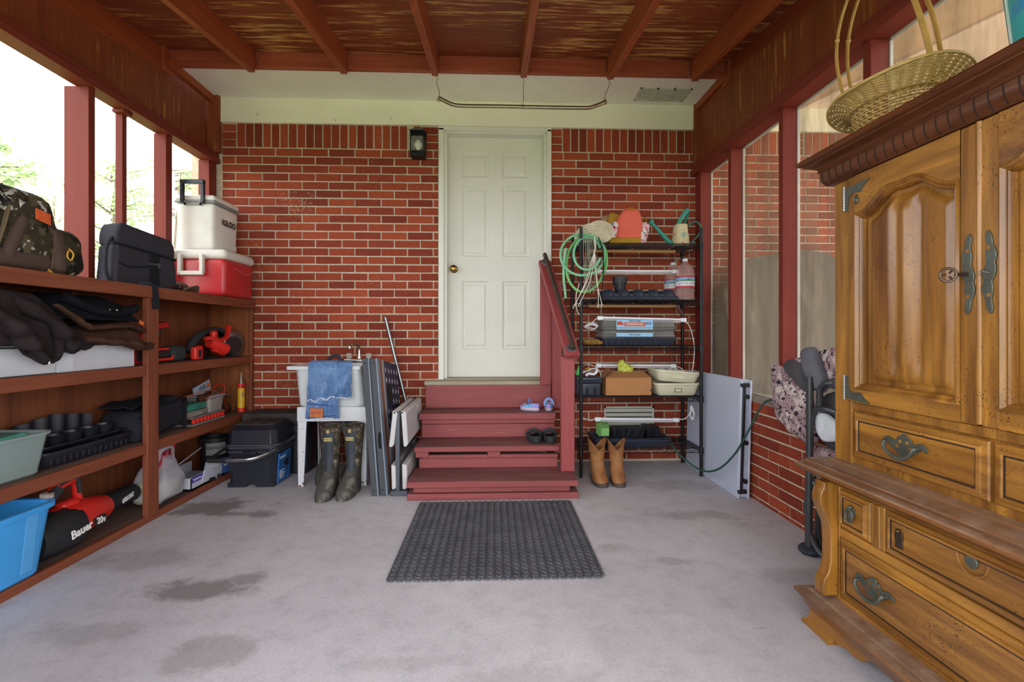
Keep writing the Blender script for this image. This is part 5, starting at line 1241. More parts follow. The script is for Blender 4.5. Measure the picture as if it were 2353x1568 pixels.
# folded picnic bench table
M_hd = plain('bench_plastic', '#c4c4c4', .55, 0, .05, 6); M_gf = plain('grey_steel_frame', '#50565e', .45, .3, .1)
t = thing('folding_bench', 'folded white plastic bench table with grey steel stand beside the steps', 'bench', (-.63, 3.5, 0))
ya, yb = 3.155, 3.84
def panel(xt, xb, zt, zb, th, nm='bench_panel'):
    b = B(); d = Vector((xb - xt, 0, zb - zt)).normalized(); nn = Vector((d.z, 0, -d.x)); nn = nn if nn.x > 0 else -nn
    P = [(0, 0), (.01, th), ((Vector((xb - xt, 0, zb - zt)).length) - .02, th), ((Vector((xb - xt, 0, zb - zt)).length), th * .5), ((Vector((xb - xt, 0, zb - zt)).length) - .006, 0)]
    b.prism(P, (xt, ya, zt), d, nn, (-.004, yb - ya, 0)); return b.obj(nm, M_hd, t, bevel=.008, segs=3)
panel(-.668, -.694, .562, .318, .034); panel(-.614, -.598, .56, .318, .034)
panel(-.678, -.674, .205, .036, .03, 'seat_panel'); panel(-.608, -.604, .21, .036, .034, 'seat_panel')
b = B(); b.box(-.652, -.622, ya + .004, ya + .03, .02, .552); b.box(-.652, -.622, yb - .03, yb - .004, .02, .552); b.obj('post', M_gf, t, bevel=.004)
b = B(); b.box(-.680, -.568, ya - .01, ya + .035, 0, .034); b.obj('foot_bar', M_gf, t, bevel=.004)
b = B(); b.box(-.680, -.575, yb - .035, yb, 0, .034); b.obj('foot_bar', M_gf, t, bevel=.004)
b = B(); b.box(-.648, -.626, ya + .03, yb - .03, .24, .27); b.box(-.595, -.588, ya + .06, yb - .05, .09, .17); b.obj('cross_bar', M_gf, t, bevel=.003)
b = B(); b.box(-.583, -.575, yb - .23, yb - .21, .505, .54); b.obj('latch', M_hd, t, bevel=.002)
b = B()
for x in (-.655, -.605): b.cyl((x, ya - .003, .548), (x, ya + .002, .548), .006, n=10)
b.obj('bolts', M_tk, t)
# ================================================================ WIRE RACK AND WHAT IT HOLDS
M_wire = plain('black_epoxy_wire', '#1b1c20', .4, .4, .1, 30); M_lath = wood('lath', '#9a7448', '#b58e5c', 'X', 1.5, .7)
RX0, RX1, RY0, RY1 = .646, 1.553, 3.50, 3.875
t = thing('wire_rack', 'black five tier wire rack against the brick wall to one side of the steps', 'rack', (1.1, 3.69, 0))
for x, y in ((RX0, RY0), (RX1, RY0), (RX0 - .002, RY1), (RX1 + .008, RY1)):
    b = B(); b.cyl((x, y, 0), (x, y, 1.855), .0125, n=12); b.lathe([(.0125, 1.855), (.012, 1.862), (.001, 1.866)], (x, y, 0), n=12)
    for k in range(70): b.lathe([(.0127, 0), (.0132, .001), (.0127, .002)], (x, y, .05 + k * .0255), n=10)
    b.obj('post', M_wire, t)
TIERS = (.215, .600, .980, 1.325, 1.748)
for z in TIERS:
    b = B()
    for zz in (z - .004, z - .036):
        for y in (RY0, RY1): b.cyl((RX0, y, zz), (RX1, y, zz), .0028, n=6)
        for x in (RX0, RX1): b.cyl((x, RY0, zz), (x, RY1, zz), .0028, n=6)
    n = 26
    for y in (RY0, RY1): b.tube([(RX0 + (RX1 - RX0) * i / n, y, z - (.006 if i % 2 else .034)) for i in range(n + 1)], .002, 5)
    n = 11
    for x in (RX0, RX1): b.tube([(x, RY0 + (RY1 - RY0) * i / n, z - (.006 if i % 2 else .034)) for i in range(n + 1)], .002, 5)
    for i in range(15): b.cyl((RX0, RY0 + (RY1 - RY0) * (i + .5) / 15, z - .002), (RX1, RY0 + (RY1 - RY0) * (i + .5) / 15, z - .002), .002, n=5)
    for i in range(4): b.cyl((RX0 + (RX1 - RX0) * (i + .5) / 4, RY0, z - .006), (RX0 + (RX1 - RX0) * (i + .5) / 4, RY1, z - .006), .002, n=5)
    for x, y in ((RX0, RY0), (RX1, RY0), (RX0, RY1), (RX1 + .006, RY1)): b.cyl((x, y, z - .042), (x, y, z), .0185, .0165, 12)
    b.obj('wire_shelf', M_wire, t)
for z in (1.705, 1.282):
    b = B(); b.cyl((.73, 3.62, z), (1.40, 3.62, z), .0115, n=10)
    for x in (.78, 1.06, 1.35): b.tube([(x + .016 * math.cos(q * .9), 3.62 + .016 * math.sin(q * .9), z + .004 * q - .004) for q in range(9)], .002, 5)
    tag(b.obj('wooden_dowel', M_lath, loc=(1.06, 3.62, z)), 'thin tan wooden rod tied under the %s wire shelf' % ('top' if z > 1.5 else 'second'), 'rod')
S5, S4, S3, S2, S1 = [z + .001 for z in TIERS]

# ---- grow light tubes on chains
M_lw = plastic('light_white', '#e3e5ea', .35, .03); M_clr = glassy('tube_clear', '#d5d7dc', .55, .2); M_wcord = plain('white_cord', '#e2e2e6', .5); M_chain = metal('zinc_chain', '#a9abae', .35)
def light(x0, x1, y, z, tilt, top, cx, label, cl=None, cr=None):
    t = thing('grow_light', label, 'light', ((x0 + x1) / 2, y, z), group='white tube grow lights hung under the shelves')
    b = B(); b.bar((x0 + .04, y, z), (x1 - .04, y, z + tilt), .024, .016, (0, 0, 1)); b.obj('tube', M_lw, t, bevel=.004)
    b = B(); b.bar((x0 + .05, y - .004, z - .016), (x1 - .05, y - .004, z + tilt - .016), .02, .012, (0, 0, 1)); b.obj('lens', M_clr, t, bevel=.003)
    for x, q in ((x0 + .022, z), (x1 - .022, z + tilt)):
        b = B(); b.rbox((x, y, q - .004), (.046, .034, .032), .006, 2); b.obj('end_cap', M_lw, t)
    for x, dx in cx:
        b = B(); top_ = top - .042; n = max(3, int((top_ - z) / .014)); zb = z + .014
        for k in range(n):
            p = Vector((x + dx * (k + .5) / n, y, zb + (top_ - zb) * (k + .5) / n)); h = (top_ - zb) / n * .68
            u_ = Vector((1, 0, 0)) if k % 2 else Vector((0, 1, 0))
            b.tube([p + u_ * (.0035 * math.cos(a)) + Vector((0, 0, 1)) * (h * math.sin(a)) for a in [2 * PI * i / 8 for i in range(8)]], .001, 4, closed=True)
        b.obj('chain', M_chain, t)
    for pts in (cl, cr):
        if pts: b = B(); b.tube(spline(pts, 6), .0032, 6); b.obj('power_cord', M_wcord, t)
    return t
def coil(c, rx, rz, n=5, seed=1):
    q = random.Random(seed); P = []
    for i in range(n * 10): 
        a = 2 * PI * i / 10; k = .75 + .25 * q.random(); P.append((c[0] + rx * k * math.cos(a) * (1 if (i // 10) % 2 else .9), c[1] + .012 * math.sin(a * .7 + i), c[2] + rz * k * math.sin(a) * math.cos(a * .5 + i * .02)))
    return P
light(.80, 1.462, 3.72, 1.566, .0, 1.74, ((.815, 0), (1.43, .01)), 'white tube grow light hanging behind the water jugs on the second shelf')
light(.785, 1.47, 3.58, 1.192, -.014, 1.32, ((.81, 0), (1.45, -.04)), 'white tube grow light hanging just above the labelled seed kits', [(.79, 3.58, 1.19), (.765, 3.57, 1.175), (.74, 3.56, 1.14)] + coil((.735, 3.56, 1.125), .055, .03, 3, 2), [(1.465, 3.58, 1.17), (1.50, 3.57, 1.11), (1.525, 3.56, .98), (1.52, 3.56, .85), (1.50, 3.56, .76), (1.46, 3.55, .74)])
light(.815, 1.46, 3.76, .818, -.004, .96, ((.83, 0), (1.43, 0)), 'white tube grow light hanging behind the cardboard carton', None, [(1.455, 3.76, .81), (1.50, 3.74, .79), (1.515, 3.70, .75), (1.50, 3.62, .735)] + coil((1.49, 3.58, .737), .06, .022, 3, 4))
light(.775, 1.43, 3.62, .416, -.010, .56, ((.80, 0), (1.40, 0)), 'lowest white tube grow light, hanging above the black pot trays', [(.78, 3.62, .415), (.74, 3.6, .405), (.70, 3.58, .42), (.665, 3.57, .435)], [(1.42, 3.62, .405), (1.47, 3.6, .415), (1.51, 3.6, .46), (1.515, 3.59, .52)] + coil((1.515, 3.58, .45), .02, .06, 3, 5))

# ---- top shelf
M_canv = fabric('cream_canvas', '#cfc6ae', .15, 12, bump=.3)
t = thing('hose_roll', 'rolled cream canvas hose lying on the top shelf beside the floral bag', 'roll', (.77, 3.62, S1))
b = B()
for k in range(5):
    r = .02 + .016 * k; b.tube([(.80 + r * 1.15 * math.cos(a), 3.55 + .004 * math.sin(a * 3 + k), S1 + .09 + r * .95 * math.sin(a)) for a in [2 * PI * i / 26 for i in range(26)]], .0085, 6, closed=True, flat=.9)
b.obj('coils', M_canv, t)
b = B(); b.tube([(.80, 3.555, S1 + .09), (.80, 3.70, S1 + .09)], .082, 20); b.tube([(.70, 3.56, S1 + .075), (.70, 3.70, S1 + .072)], .072, 20); b.warp(lambda c: Vector((c.x, c.y, max(c.z, S1 + .002)))); b.jitter(.005, 20, 3); b.obj('roll', M_canv, t, smooth=60)
b = B()
for k in range(6): b.tube(spline([(.655 + .004 * k, 3.548, S1 + .03 + k * .02), (.72, 3.545, S1 + .05 + k * .019), (.78, 3.546, S1 + .045 + k * .017)], 5), .007, 6)
b.obj('folds', M_canv, t)
M_cor = fabric('coral_canvas', '#dd6a58', .06, 6); M_mus = fabric('mustard_canvas', '#a9832f', .1, 12)
M_flo = spotted('floral_print', '#d9d3cf', [('#c23a63', .54, .57, 1), ('#2c3f60', .60, .625, 1.5), ('#e58fa8', .60, .64, .8), ('#4f8a86', .64, .66, 1.7)], 28, .9, .1)
t = thing('backpack', 'coral backpack with floral side pockets and mustard base leaning on the top shelf', 'backpack', (1.06, 3.7, S1))
def bp(p):
    k = (p.z + .14) / .28; return Vector((p.x * (1 - .75 * max(0, k - .5) - .05 * k) + .03 * k, p.y - .02 * k, p.z))
b = B(); b.rbox((1.04, 3.705, S1 + .155), (.235, .13, .285), .055, 5, fn=bp); b.jitter(.006, 14, 2); b.obj('body', M_cor, t, smooth=60)
b = B(); b.rbox((1.015, 3.70, S1 + .042), (.26, .14, .062), .022, 4, fn=lambda p: Vector((p.x, p.y, p.z + .05 * p.x))); b.jitter(.004, 16, 3); b.obj('base', M_mus, t, smooth=60)
for s, x in ((-1, .925), (1, 1.172)):
    b = B(); b.rbox((x, 3.70, S1 + .108), (.07, .12, .175), .03, 4, (0, R(16 if s < 0 else 12), 0)); b.jitter(.006, 18, 4); b.obj('side_pocket', M_flo, t, smooth=60)
b = B(); b.tube(spline([(.985, 3.66, S1 + .22), (1.005, 3.655, S1 + .268), (1.06, 3.65, S1 + .296), (1.115, 3.655, S1 + .28), (1.145, 3.66, S1 + .23)], 6), .007, 6, flat=.6); b.obj('piping', M_mus, t)
b = B(); b.tube(spline([(1.16, 3.71, S1 + .20), (1.19, 3.71, S1 + .235), (1.205, 3.71, S1 + .21), (1.20, 3.71, S1 + .15)], 5), .015, 8, flat=.4); b.obj('shoulder_strap', M_mus, t)
b = B(); b.rbox((.955, 3.75, S1 + .155), (.11, .06, .25), .03, 4, (0, R(10), 0)); b.jitter(.006, 16, 5); b.obj('rear_panel', M_mus, t, smooth=60)
b = B(); b.ball((.905, 3.80, S1 + .24), (.042, .035, .045), 14, 9); b.ball((.955, 3.79, S1 + .225), (.04, .03, .025), 12, 8); b.jitter(.016, 32, 5); tag(b.obj('work_glove', fabric('tan_glove', '#a08468', .3, 30), loc=(.92, 3.79, S1 + .17)), 'tan crumpled glove sticking up behind the coral backpack', 'glove')
b = B(); b.obox((.985, 3.80, S1 + .265), (.055, .03, .04), (0, R(18), 0)); b.box(.965, .99, 3.79, 3.81, S1 + .16, S1 + .26); tag(b.obj('trowel_handle', plain('slate_handle', '#4b4852', .5), loc=(.98, 3.80, S1 + .16), bevel=.006), 'dark grey tool handle poking out behind the coral backpack', 'tool')
M_teal = plain('teal_tin', '#2f8d7d', .35, 0, .1, 9)
def mandala():
    t = NT('mandala_print'); v = t._co = t.add('ShaderNodeTexCoord'); s = t.add('ShaderNodeSeparateXYZ'); t.link(v.outputs['Object'], s.inputs[0])
    x = t.math('MULTIPLY', s.outputs['X'], 1.); z = t.math('SUBTRACT', s.outputs['Z'], .085)
    r = t.math('SQRT', t.math('ADD', t.math('MULTIPLY', x, x), t.math('MULTIPLY', z, z))); a = t.math('ARCTAN2', z, x)
    w = t.math('MULTIPLY', t.math('SINE', t.math('MULTIPLY', r, 330.)), t.math('SINE', t.math('MULTIPLY', a, 14.)))
    g = t.noise(t.co(), 60, 2, .5)
    col = t.ramp(w, [(0, C('#cdbf94')), (.35, C('#d8cda5')), (.5, C('#8da36f')), (.75, C('#b4512f')), (1, C('#e0d3a2'))])
    rc = t.ramp(r, [(.018, (1, 1, 1)), (.03, (0, 0, 0))]); col = t.mix(t.math('MULTIPLY', rc, .6), col, C('#4f9f98'))
    f2 = t.noise(t.co(loc=(2, 2, 2)), 22, 2, .5); col = t.mix(t.ramp(f2, [(.62, (0, 0, 0)), (.66, (1, 1, 1))]), col, C('#c0492f'))
    t.base(t.mix(t.ramp(g, [(.55, (0, 0, 0)), (.62, (.6, .6, .6))]), col, C('#d9cfa8'))); t.set(Roughness=.4); return t.m
t = thing('watering_can', 'small patterned watering can with teal spout and handles on the top shelf', 'watering can', (1.465, 3.68, S1))
b = B(); b.lathe([(.001, 0), (.083, 0), (.085, .004), (.064, .168), (.066, .172), (.060, .172), (.060, .165), (.001, .165)], (1.465, 3.68, S1), n=32, sy=.8); o = b.obj('body', mandala(), t)
b = B(); b.tube([(1.40, 3.68, S1 + .02), (1.345, 3.68, S1 + .075), (1.245, 3.68, S1 + .185)], [.022, .019, .011], 12); b.lathe([(.012, -.01), (.026, .012), (.028, .02), (.001, .026)], (1.24, 3.68, S1 + .19), (-.72, 0, .62), 18); b.obj('spout', M_teal, t)
b = B(); b.tube(spline([(1.43, 3.65, S1 + .16), (1.47, 3.65, S1 + .235), (1.51, 3.655, S1 + .285), (1.535, 3.68, S1 + .29), (1.53, 3.71, S1 + .25), (1.50, 3.71, S1 + .165)], 6), .016, 8, flat=.16, up=(0, 1, 0)); b.obj('top_handle', M_teal, t)
b = B(); b.tube(spline([(1.53, 3.68, S1 + .155), (1.555, 3.68, S1 + .195), (1.60, 3.68, S1 + .20), (1.63, 3.68, S1 + .155), (1.61, 3.68, S1 + .10), (1.57, 3.68, S1 + .055), (1.555, 3.68, S1 + .035), (1.57, 3.68, S1 + .025), (1.57, 3.68, S1 + .045)], 6), .010, 8, flat=.5); b.obj('side_handle', M_teal, t)

# ---- hose and cords hung on the front post
M_hose = plain('hose_green', '#6fb56b', .45, 0, .06, 5); M_hose2 = plain('hose_mint', '#79bd93', .45, 0, .06, 5)
t = thing('garden_hose', 'coiled light green garden hose hung over the front post of the wire rack', 'hose', (.66, 3.5, 1.6))
def loop(cx, cz, rx, rz, tilt, ph, yo, n=30, frac=1.):
    return [(cx + rx * math.cos(R(ph) + 2 * PI * frac * i / n) + tilt * rz * math.sin(R(ph) + 2 * PI * frac * i / n), 3.495 + yo + .036 * math.sin(R(ph) + 2 * PI * frac * i / n), cz + rz * math.sin(R(ph) + 2 * PI * frac * i / n)) for i in range(n + 1)]
b = B(); b.tube(loop(.655, 1.655, .165, .16, .05, 60, -.012), .0095, 10, closed=True); b.tube(loop(.685, 1.66, .10, .125, .08, 20, -.030, frac=.9), .0095, 10); b.tube(spline([(.53, 3.47, 1.70), (.515, 3.475, 1.6), (.514, 3.48, 1.48), (.525, 3.495, 1.40), (.530, 3.50, 1.33)], 6), .0095, 10); b.obj('mint_coils', M_hose2, t)
b = B(); b.tube(loop(.68, 1.59, .145, .215, .10, 80, -.004), .010, 10, closed=True); b.tube(spline([(.70, 3.53, 1.81), (.78, 3.52, 1.77), (.825, 3.50, 1.70), (.835, 3.48, 1.60), (.81, 3.46, 1.52)], 6), .010, 10); b.obj('green_coils', M_hose, t)
t = thing('cord_bundle', 'bundle of white and grey twine cords hanging inside the green hose coil', 'cord', (.68, 3.46, 1.6))
M_tw = plain('grey_green_twine', '#7f8a78', .8); M_twd = fabric('dark_strap', '#23262a', .1, 20)
b = B()
for k in range(7):
    x = .655 + k * .012; b.tube(spline([(x, 3.448, 1.78), (x + .006 * math.sin(k), 3.452, 1.65), (x + .010 * math.cos(k * 2), 3.450, 1.5), (x + .008 + .006 * math.sin(k * 3), 3.452, 1.36 + .01 * (k % 3))], 5), .0028, 5)
b.obj('twine', M_tw, t)
b = B(); b.tube(spline([(.735, 3.445, 1.77), (.74, 3.44, 1.70), (.732, 3.44, 1.66)], 4), .016, 8, flat=.4)
for k, (x, z) in enumerate(((.60, 1.295), (.585, 1.275), (.625, 1.29), (.765, 1.28), (.79, 1.285))):
    b.tube(spline([(.735, 3.44, 1.67), (.725 + .01 * (k - 2), 3.442, 1.58), ((.735 + x) / 2 + .02 * math.sin(k), 3.43, 1.45), (x, 3.445, z)], 6), .003, 6)
    b.tube([(x + .008 * math.cos(a), 3.445, z - .01 + .011 * math.sin(a)) for a in [2 * PI * i / 10 for i in range(9)]], .0028, 5)
b.tube(spline([(.625, 3.45, 1.44), (.60, 3.45, 1.34), (.608, 3.45, 1.24), (.63, 3.46, 1.21)], 5), .003, 6)
b.obj('white_cords', plain('cotton_cord', '#d2cdc0', .8), t)
b = B(); b.tube(spline([(.765, 3.46, 1.78), (.80, 3.455, 1.68), (.80, 3.45, 1.5), (.785, 3.45, 1.32)], 6), .012, 8, flat=.3); b.tube([(.535, 3.53, 1.46), (.538, 3.535, 1.31)], .011, 8, flat=.4); b.obj('dark_strap', M_twd, t)

# ---- second shelf
M_slate = plastic('slate_plastic', '#2b3140', .4, .1)
t = thing('seed_tray', 'dark slate moulded tray turned upside down with five rounded humps', 'tray', (1.1, 3.66, S2))
b = B(); b.box(.815, 1.405, 3.53, 3.80, S2, S2 + .03, (.012, .012)); b.obj('rim', M_slate, t, bevel=.006)
b = B()
for i in range(5):
    x = .875 + i * .115
    b.lathe([(.052, .028), (.050, .045), (.034, .075), (.028, .080), (.001, .081)], (x, 3.60, S2), n=18, sy=1.1); b.lathe([(.052, .028), (.050, .045), (.034, .075), (.028, .080), (.001, .081)], (x, 3.73, S2), n=18, sy=1.1)
b.box(.84, 1.38, 3.57, 3.77, S2 + .029, S2 + .06, (.03, .03))
b.obj('humps', M_slate, t)
b = B()
for i in range(4): b.box(.905 + i * .115, .945 + i * .115, 3.545, 3.575, S2 + .028, S2 + .045)
b.obj('lugs', M_slate, t, bevel=.004)
t = thing('nursery_pots', 'short stack of black nursery pots standing on the humped slate tray', 'pot', (.99, 3.74, S2 + .082)); t.name = 'nursery_pot'
b = B(); P = [(.040, 0), (.049, .055)]
for i in range(4): P += [(.050, .055 + i * .014), (.056, .056 + i * .014), (.056, .066 + i * .014), (.050, .067 + i * .014)]
P += [(.046, .11), (.04, .06), (.001, .05)]
b.lathe(P, (.99, 3.70, S2 + .082), n=24); b.obj('stacked_rims', M_tray, t)
M_pet = glassy('bottle_plastic', '#cfa9a4', .30, .08); M_cap = plastic('cap_clear_white', '#cfd2d8', .3); M_lab = plain('label_white', '#dedee2', .5, 0, .02); M_lred = plain('label_red', '#b0283c', .5, 0, 0)
def jug(label, x, y, r):
    t = thing('water_jug', label, 'water jug', (x, y, S2), group='water jugs on the second shelf')
    P = [(.001, .006), (r * .9, 0), (r, .012)]
    for i in range(9):
        z = .02 + i * .021; P += [(r, z), (r * (.955 if z < .1 or z > .185 else .985), z + .010), (r, z + .018)]
    P += [(r * .99, .214), (r * .93, .232), (r * .80, .252), (r * .60, .270), (r * .40, .283), (.019, .292), (.018, .300)]
    b = B(); b.lathe(P, (x, y, S2), n=26); b.obj('bottle', M_pet, t)
    b = B(); b.lathe([(.001, .008), (r * .88, .008), (r * .93, .03), (r * .93, .115), (.001, .115)], (x, y, S2), n=22); b.obj('water', glassy('water_tint', '#b99a98', .25, .05), t) if False else b.bm.free()
    b = B(); b.cyl((x, y, S2 + .298), (x, y, S2 + .318), .0205, n=20); b.obj('cap', M_cap, t)
    def band(z0, z1, m, nm, k=1.012):
        b = B(); b.lathe([(r * k, z0), (r * k, z1)], (x, y, S2), n=30); b.obj(nm, m, t)
    band(.098, .182, M_lab, 'label'); band(.170, .182, M_lred, 'label_stripe', 1.018); band(.094, .106, M_lred, 'label_stripe', 1.018)
    band(.150, .169, plain('label_blue_sky', '#6fa3cf', .5, 0, 0), 'label_sky', 1.017)
    b = B(); n = 24
    for i in range(n):
        a0, a1 = R(180 + 180 * i / n), R(180 + 180 * (i + 1) / n); h0, h1 = [.148 + .014 * abs(math.sin(q * 5)) * (.5 + .5 * math.sin(q * 3)) for q in (a0, a1)]
        V = [b.v((x + r * 1.022 * math.cos(a), y + r * 1.022 * math.sin(a), S2 + z)) for a, z in ((a0, .142), (a1, .142), (a1, h1), (a0, h0))]; b.f(V)
    b.obj('label_hills', plain('label_green', '#3d7a52', .5, 0, 0), t)
    s = 'CRYSTAL GEYSER'
    for i, ch in enumerate(s):
        if ch == ' ': continue
        a = R(270 + (i - 6.5) * 9.5); lettering(ch, .017, (x + r * 1.025 * math.cos(a), y + r * 1.025 * math.sin(a), S2 + .124), (-math.sin(a), math.cos(a), 0), (0, 0, 1), plain('label_navy', '#2c3f6a', .5, 0, 0), t)
    return t
jug('full clear water jug with printed label standing nearer the front of the second shelf', 1.468, 3.595, .070)
jug('clear water jug with printed label half hidden behind the front water jug', 1.45, 3.79, .068)

# ---- third shelf: seed starting kits, gloves
M_dk = plastic('kit_base', '#262c3a', .4, .12); M_kc = glassy('kit_dome', '#8b8f8c', .38, .12); M_lb2 = plain('kit_label_blue', '#8fbfe0', .5, 0, .04); M_lb3 = plain('kit_label_cream', '#d8d2c0', .5, 0, .03); M_lor = plain('kit_label_orange', '#c9592f', .5, 0, .15, 60)
def kit(z, hb, hd, lab, label):
    t = thing('seed_kit', label, 'tray', (1.1, 3.69, z), group='stacked seed starting kits')
    b = B(); b.tub((1.1, 3.69, z), .54, .24, hb, 1.07, 1.08, .003, .015, .008, .008); b.obj('base_tray', M_dk if hb > .04 else M_kc, t)
    b = B()
    for i in range(11): b.box(.845 + i * .048, .85 + i * .048, 3.564, 3.572, z + .004, z + hb - .012)
    b.obj('ribs', M_dk if hb > .04 else M_kc, t)
    b = B(); b.tub((1.1, 3.69, z + hb), .575, .26, hd, .95, .93, .003, .015, .008, .008); b.box(.83, 1.37, 3.575, 3.805, z + hb + hd - .004, z + hb + hd); b.obj('dome', M_kc, t)
    b = B()
    for i in range(24): b.box(.835 + i * .022, .839 + i * .022, 3.559, 3.564, z + hb + .01, z + hb + hd - .01)
    b.obj('dome_ribs', M_kc, t)
    b = B(); y = 3.553; x0, x1 = .925, 1.205; b.box(x0, x1, y, y + .002, z + hb + hd * lab[0], z + hb + hd * lab[1]); b.obj('label', M_lb2, t); zc_ = z + hb + hd * (lab[0] + lab[1]) / 2
    if lab[2]:
        b = B(); b.box(x0 + .06, x1 - .06, y - .001, y, zc_ - .012, zc_ + .018); b.obj('label_band', M_lor, t)
        b = B()
        for i in range(7): b.ball((x0 + .014 + .011 * (i % 4), y, zc_ + .006 + .012 * (i // 4)), (.009, .002, .008), 8, 6)
        b.obj('label_fruit', plain('tomato_red', '#c43a28', .5, 0, .1), t)
        b = B(); b.box(x1 - .06, x1 - .015, y - .001, y, zc_ + .002, zc_ + .018); b.obj('label_tab', plain('label_indigo', '#3a3f86', .5, 0, 0), t); lettering('72 CELL', .011, (x1 - .038, y - .002, zc_ + .010), (1, 0, 0), (0, 0, 1), M_txt, t)
        lettering('FERRY MORSE', .014, ((x0 + x1) / 2, y - .002, z + hb + hd * lab[1] - .010), (1, 0, 0), (0, 0, 1), M_blk, t); lettering('GREENHOUSE', .020, ((x0 + x1) / 2, y - .002, zc_ + .003), (1, 0, 0), (0, 0, 1), M_txt, t)
    else: lettering('FERRY MORSE', .014, ((x0 + x1) / 2, y - .002, zc_), (1, 0, 0), (0, 0, 1), M_blk, t)
    return t
kit(S3, .062, .044, (.1, .75, False), 'lower seed starting kit, in a dark ribbed base tray on the third shelf')
kit(S3 + .108, .028, .058, (-.3, 1.0, True), 'upper seed starting kit, clear with a large pale blue fruit label')
t = thing('work_gloves', 'crumpled yellowish leather work glove lying at the post end of the third shelf', 'glove', (.74, 3.58, S3)); t.name = 'work_glove'
M_yg = fabric('leather_glove', '#8a6a32', .35, 30)
b = B(); b.rbox((.735, 3.575, S3 + .025), (.10, .09, .045), .02, 4); b.jitter(.014, 30, 4); b.warp(lambda c: Vector((c.x, c.y, max(c.z, S3 + .001)))); b.obj('palm', M_yg, t, smooth=60)
for k in range(4):
    b = B(); b.tube(spline([(.75 + .012 * k, 3.545, S3 + .03), (.765 + .013 * k, 3.535, S3 + .042 - .006 * k), (.785 + .008 * k, 3.53, S3 + .02), (.78, 3.535, S3 + .013)], 5), .0095, 8); b.obj('finger', M_yg, t, smooth=60)

# ---- fourth shelf
t = thing('tool_tray', 'navy plastic caddy with two slots, at the post end of the fourth shelf', 'caddy', (.72, 3.6, S4))
b = B(); b.rbox((.715, 3.62, S4 + .05), (.175, .17, .098), .012, 3, fn=lambda p: Vector((p.x * (1 + .5 * p.z), p.y * (1 + .5 * p.z), p.z))); b.obj('body', M_slate, t)
b = B(); b.rbox((.717, 3.62, S4 + .107), (.192, .19, .012), .005, 2); b.rbox((.717, 3.62, S4 + .128), (.188, .18, .03), .008, 3); b.obj('lid', M_slate, t)
b = B()
for x in (.70, .758): b.prism([(-.011, 0), (.011, 0), (.008, .05), (-.008, .05)], (x, 3.528, S4 + .01), (1, 0, 0), (0, 0, 1), (0, .006, 0))
b.obj('slots', plain('slot_dark', '#0d0e12', .8, 0, 0), t)
t = thing('safety_glasses', 'white and yellow framed safety glasses lying on the navy caddy', 'glasses', (.73, 3.58, S4 + .145))
b = B(); b.tube(spline([(.69, 3.54, S4 + .153), (.71, 3.535, S4 + .168), (.75, 3.53, S4 + .166), (.775, 3.54, S4 + .19), (.77, 3.56, S4 + .206)], 6), .0075, 8, flat=1.4); b.tube(spline([(.65, 3.58, S4 + .16), (.70, 3.56, S4 + .185), (.74, 3.55, S4 + .205), (.775, 3.545, S4 + .20)], 6), .005, 8); b.obj('white_frame', plastic('frame_white', '#cfd0d4', .35), t)
b = B(); b.tube([(.69, 3.575, S4 + .198), (.72, 3.57, S4 + .206), (.755, 3.565, S4 + .202)], .009, 8, flat=.5); b.obj('yellow_temple', plastic('frame_yellow', '#d8a51e', .4), t)
b = B(); b.tube(spline([(.64, 3.58, S4 + .20), (.70, 3.56, S4 + .235), (.77, 3.545, S4 + .215), (.80, 3.54, S4 + .17), (.805, 3.54, S4 + .14)], 6), .0018, 5); b.obj('cord', M_chain, t)
b = B(); b.lathe([(.024, 0), (.004, .07), (.001, .072)], (.665, 3.70, S4 + .145), n=14); tag(b.obj('green_cone', plastic('lime_plastic', '#3fae4a', .4), loc=(.665, 3.70, S4 + .145)), 'bright green plastic cone standing behind the safety glasses', 'cone')
M_card = plain('cardboard', '#a97749', .85, 0, .06, 3); M_cardi = plain('cardboard_inside', '#94663c', .9)
t = thing('cardboard_box', 'plain brown cardboard carton on the fourth shelf between caddy and cream bins', 'box', (1.01, 3.66, S4))
b = B(); x0, x1, y0, y1, z1 = .835, 1.192, 3.535, 3.735, .133
b.box(x0, x1, y0, y0 + .004, S4, S4 + z1); b.box(x0, x1, y1 - .004, y1, S4, S4 + z1); b.box(x0, x0 + .004, y0, y1, S4, S4 + z1); b.box(x1 - .004, x1, y0, y1, S4, S4 + z1); b.box(x0, x1, y0, y1, S4, S4 + .004); b.obj('walls', M_card, t)
b = B(); b.prism([(x0 + .006, 0), (x1 - .004, 0), (x1 - .03, .125), (x0 + .085, .125)], (0, y0 + .002, S4 + z1), (1, 0, 0), (0, .94, .34), (0, .001, .003)); b.obj('front_flap', M_card, t)
b = B(); b.prism([(0, 0), (.195, 0), (.18, .10), (.02, .10)], (x0 + .002, y0 + .003, S4 + z1), (0, 1, .06), (.55, .1, .55), (.002, 0, .002)); b.obj('side_flap', M_cardi, t)
b = B(); b.box(x1 - .016, x1 + .001, y0 - .001, y0 + .003, S4 + .035, S4 + .047); b.obj('hand_slot', M_blk, t)
t = thing('produce_bag', 'crumpled yellow green mesh bag poking out of the cardboard carton', 'bag', (1.0, 3.68, S4 + .15))
b = B(); b.ball((1.03, 3.68, S4 + .185), (.055, .05, .045), 18, 12, lambda d: 1 + .5 * nz(d.x * 3, d.y * 3, d.z * 3)); b.ball((1.0, 3.68, S4 + .22), (.03, .025, .04), 14, 9, lambda d: 1 + .6 * nz(d.x * 4, d.y * 3, d.z * 3 + 2)); b.obj('mesh_bag', spotted('yellow_green_mesh', '#b9c24a', [('#d6d977', .5, .56, 1), ('#8f9a35', .6, .64, 1.4)], 40, .6), t, smooth=60)
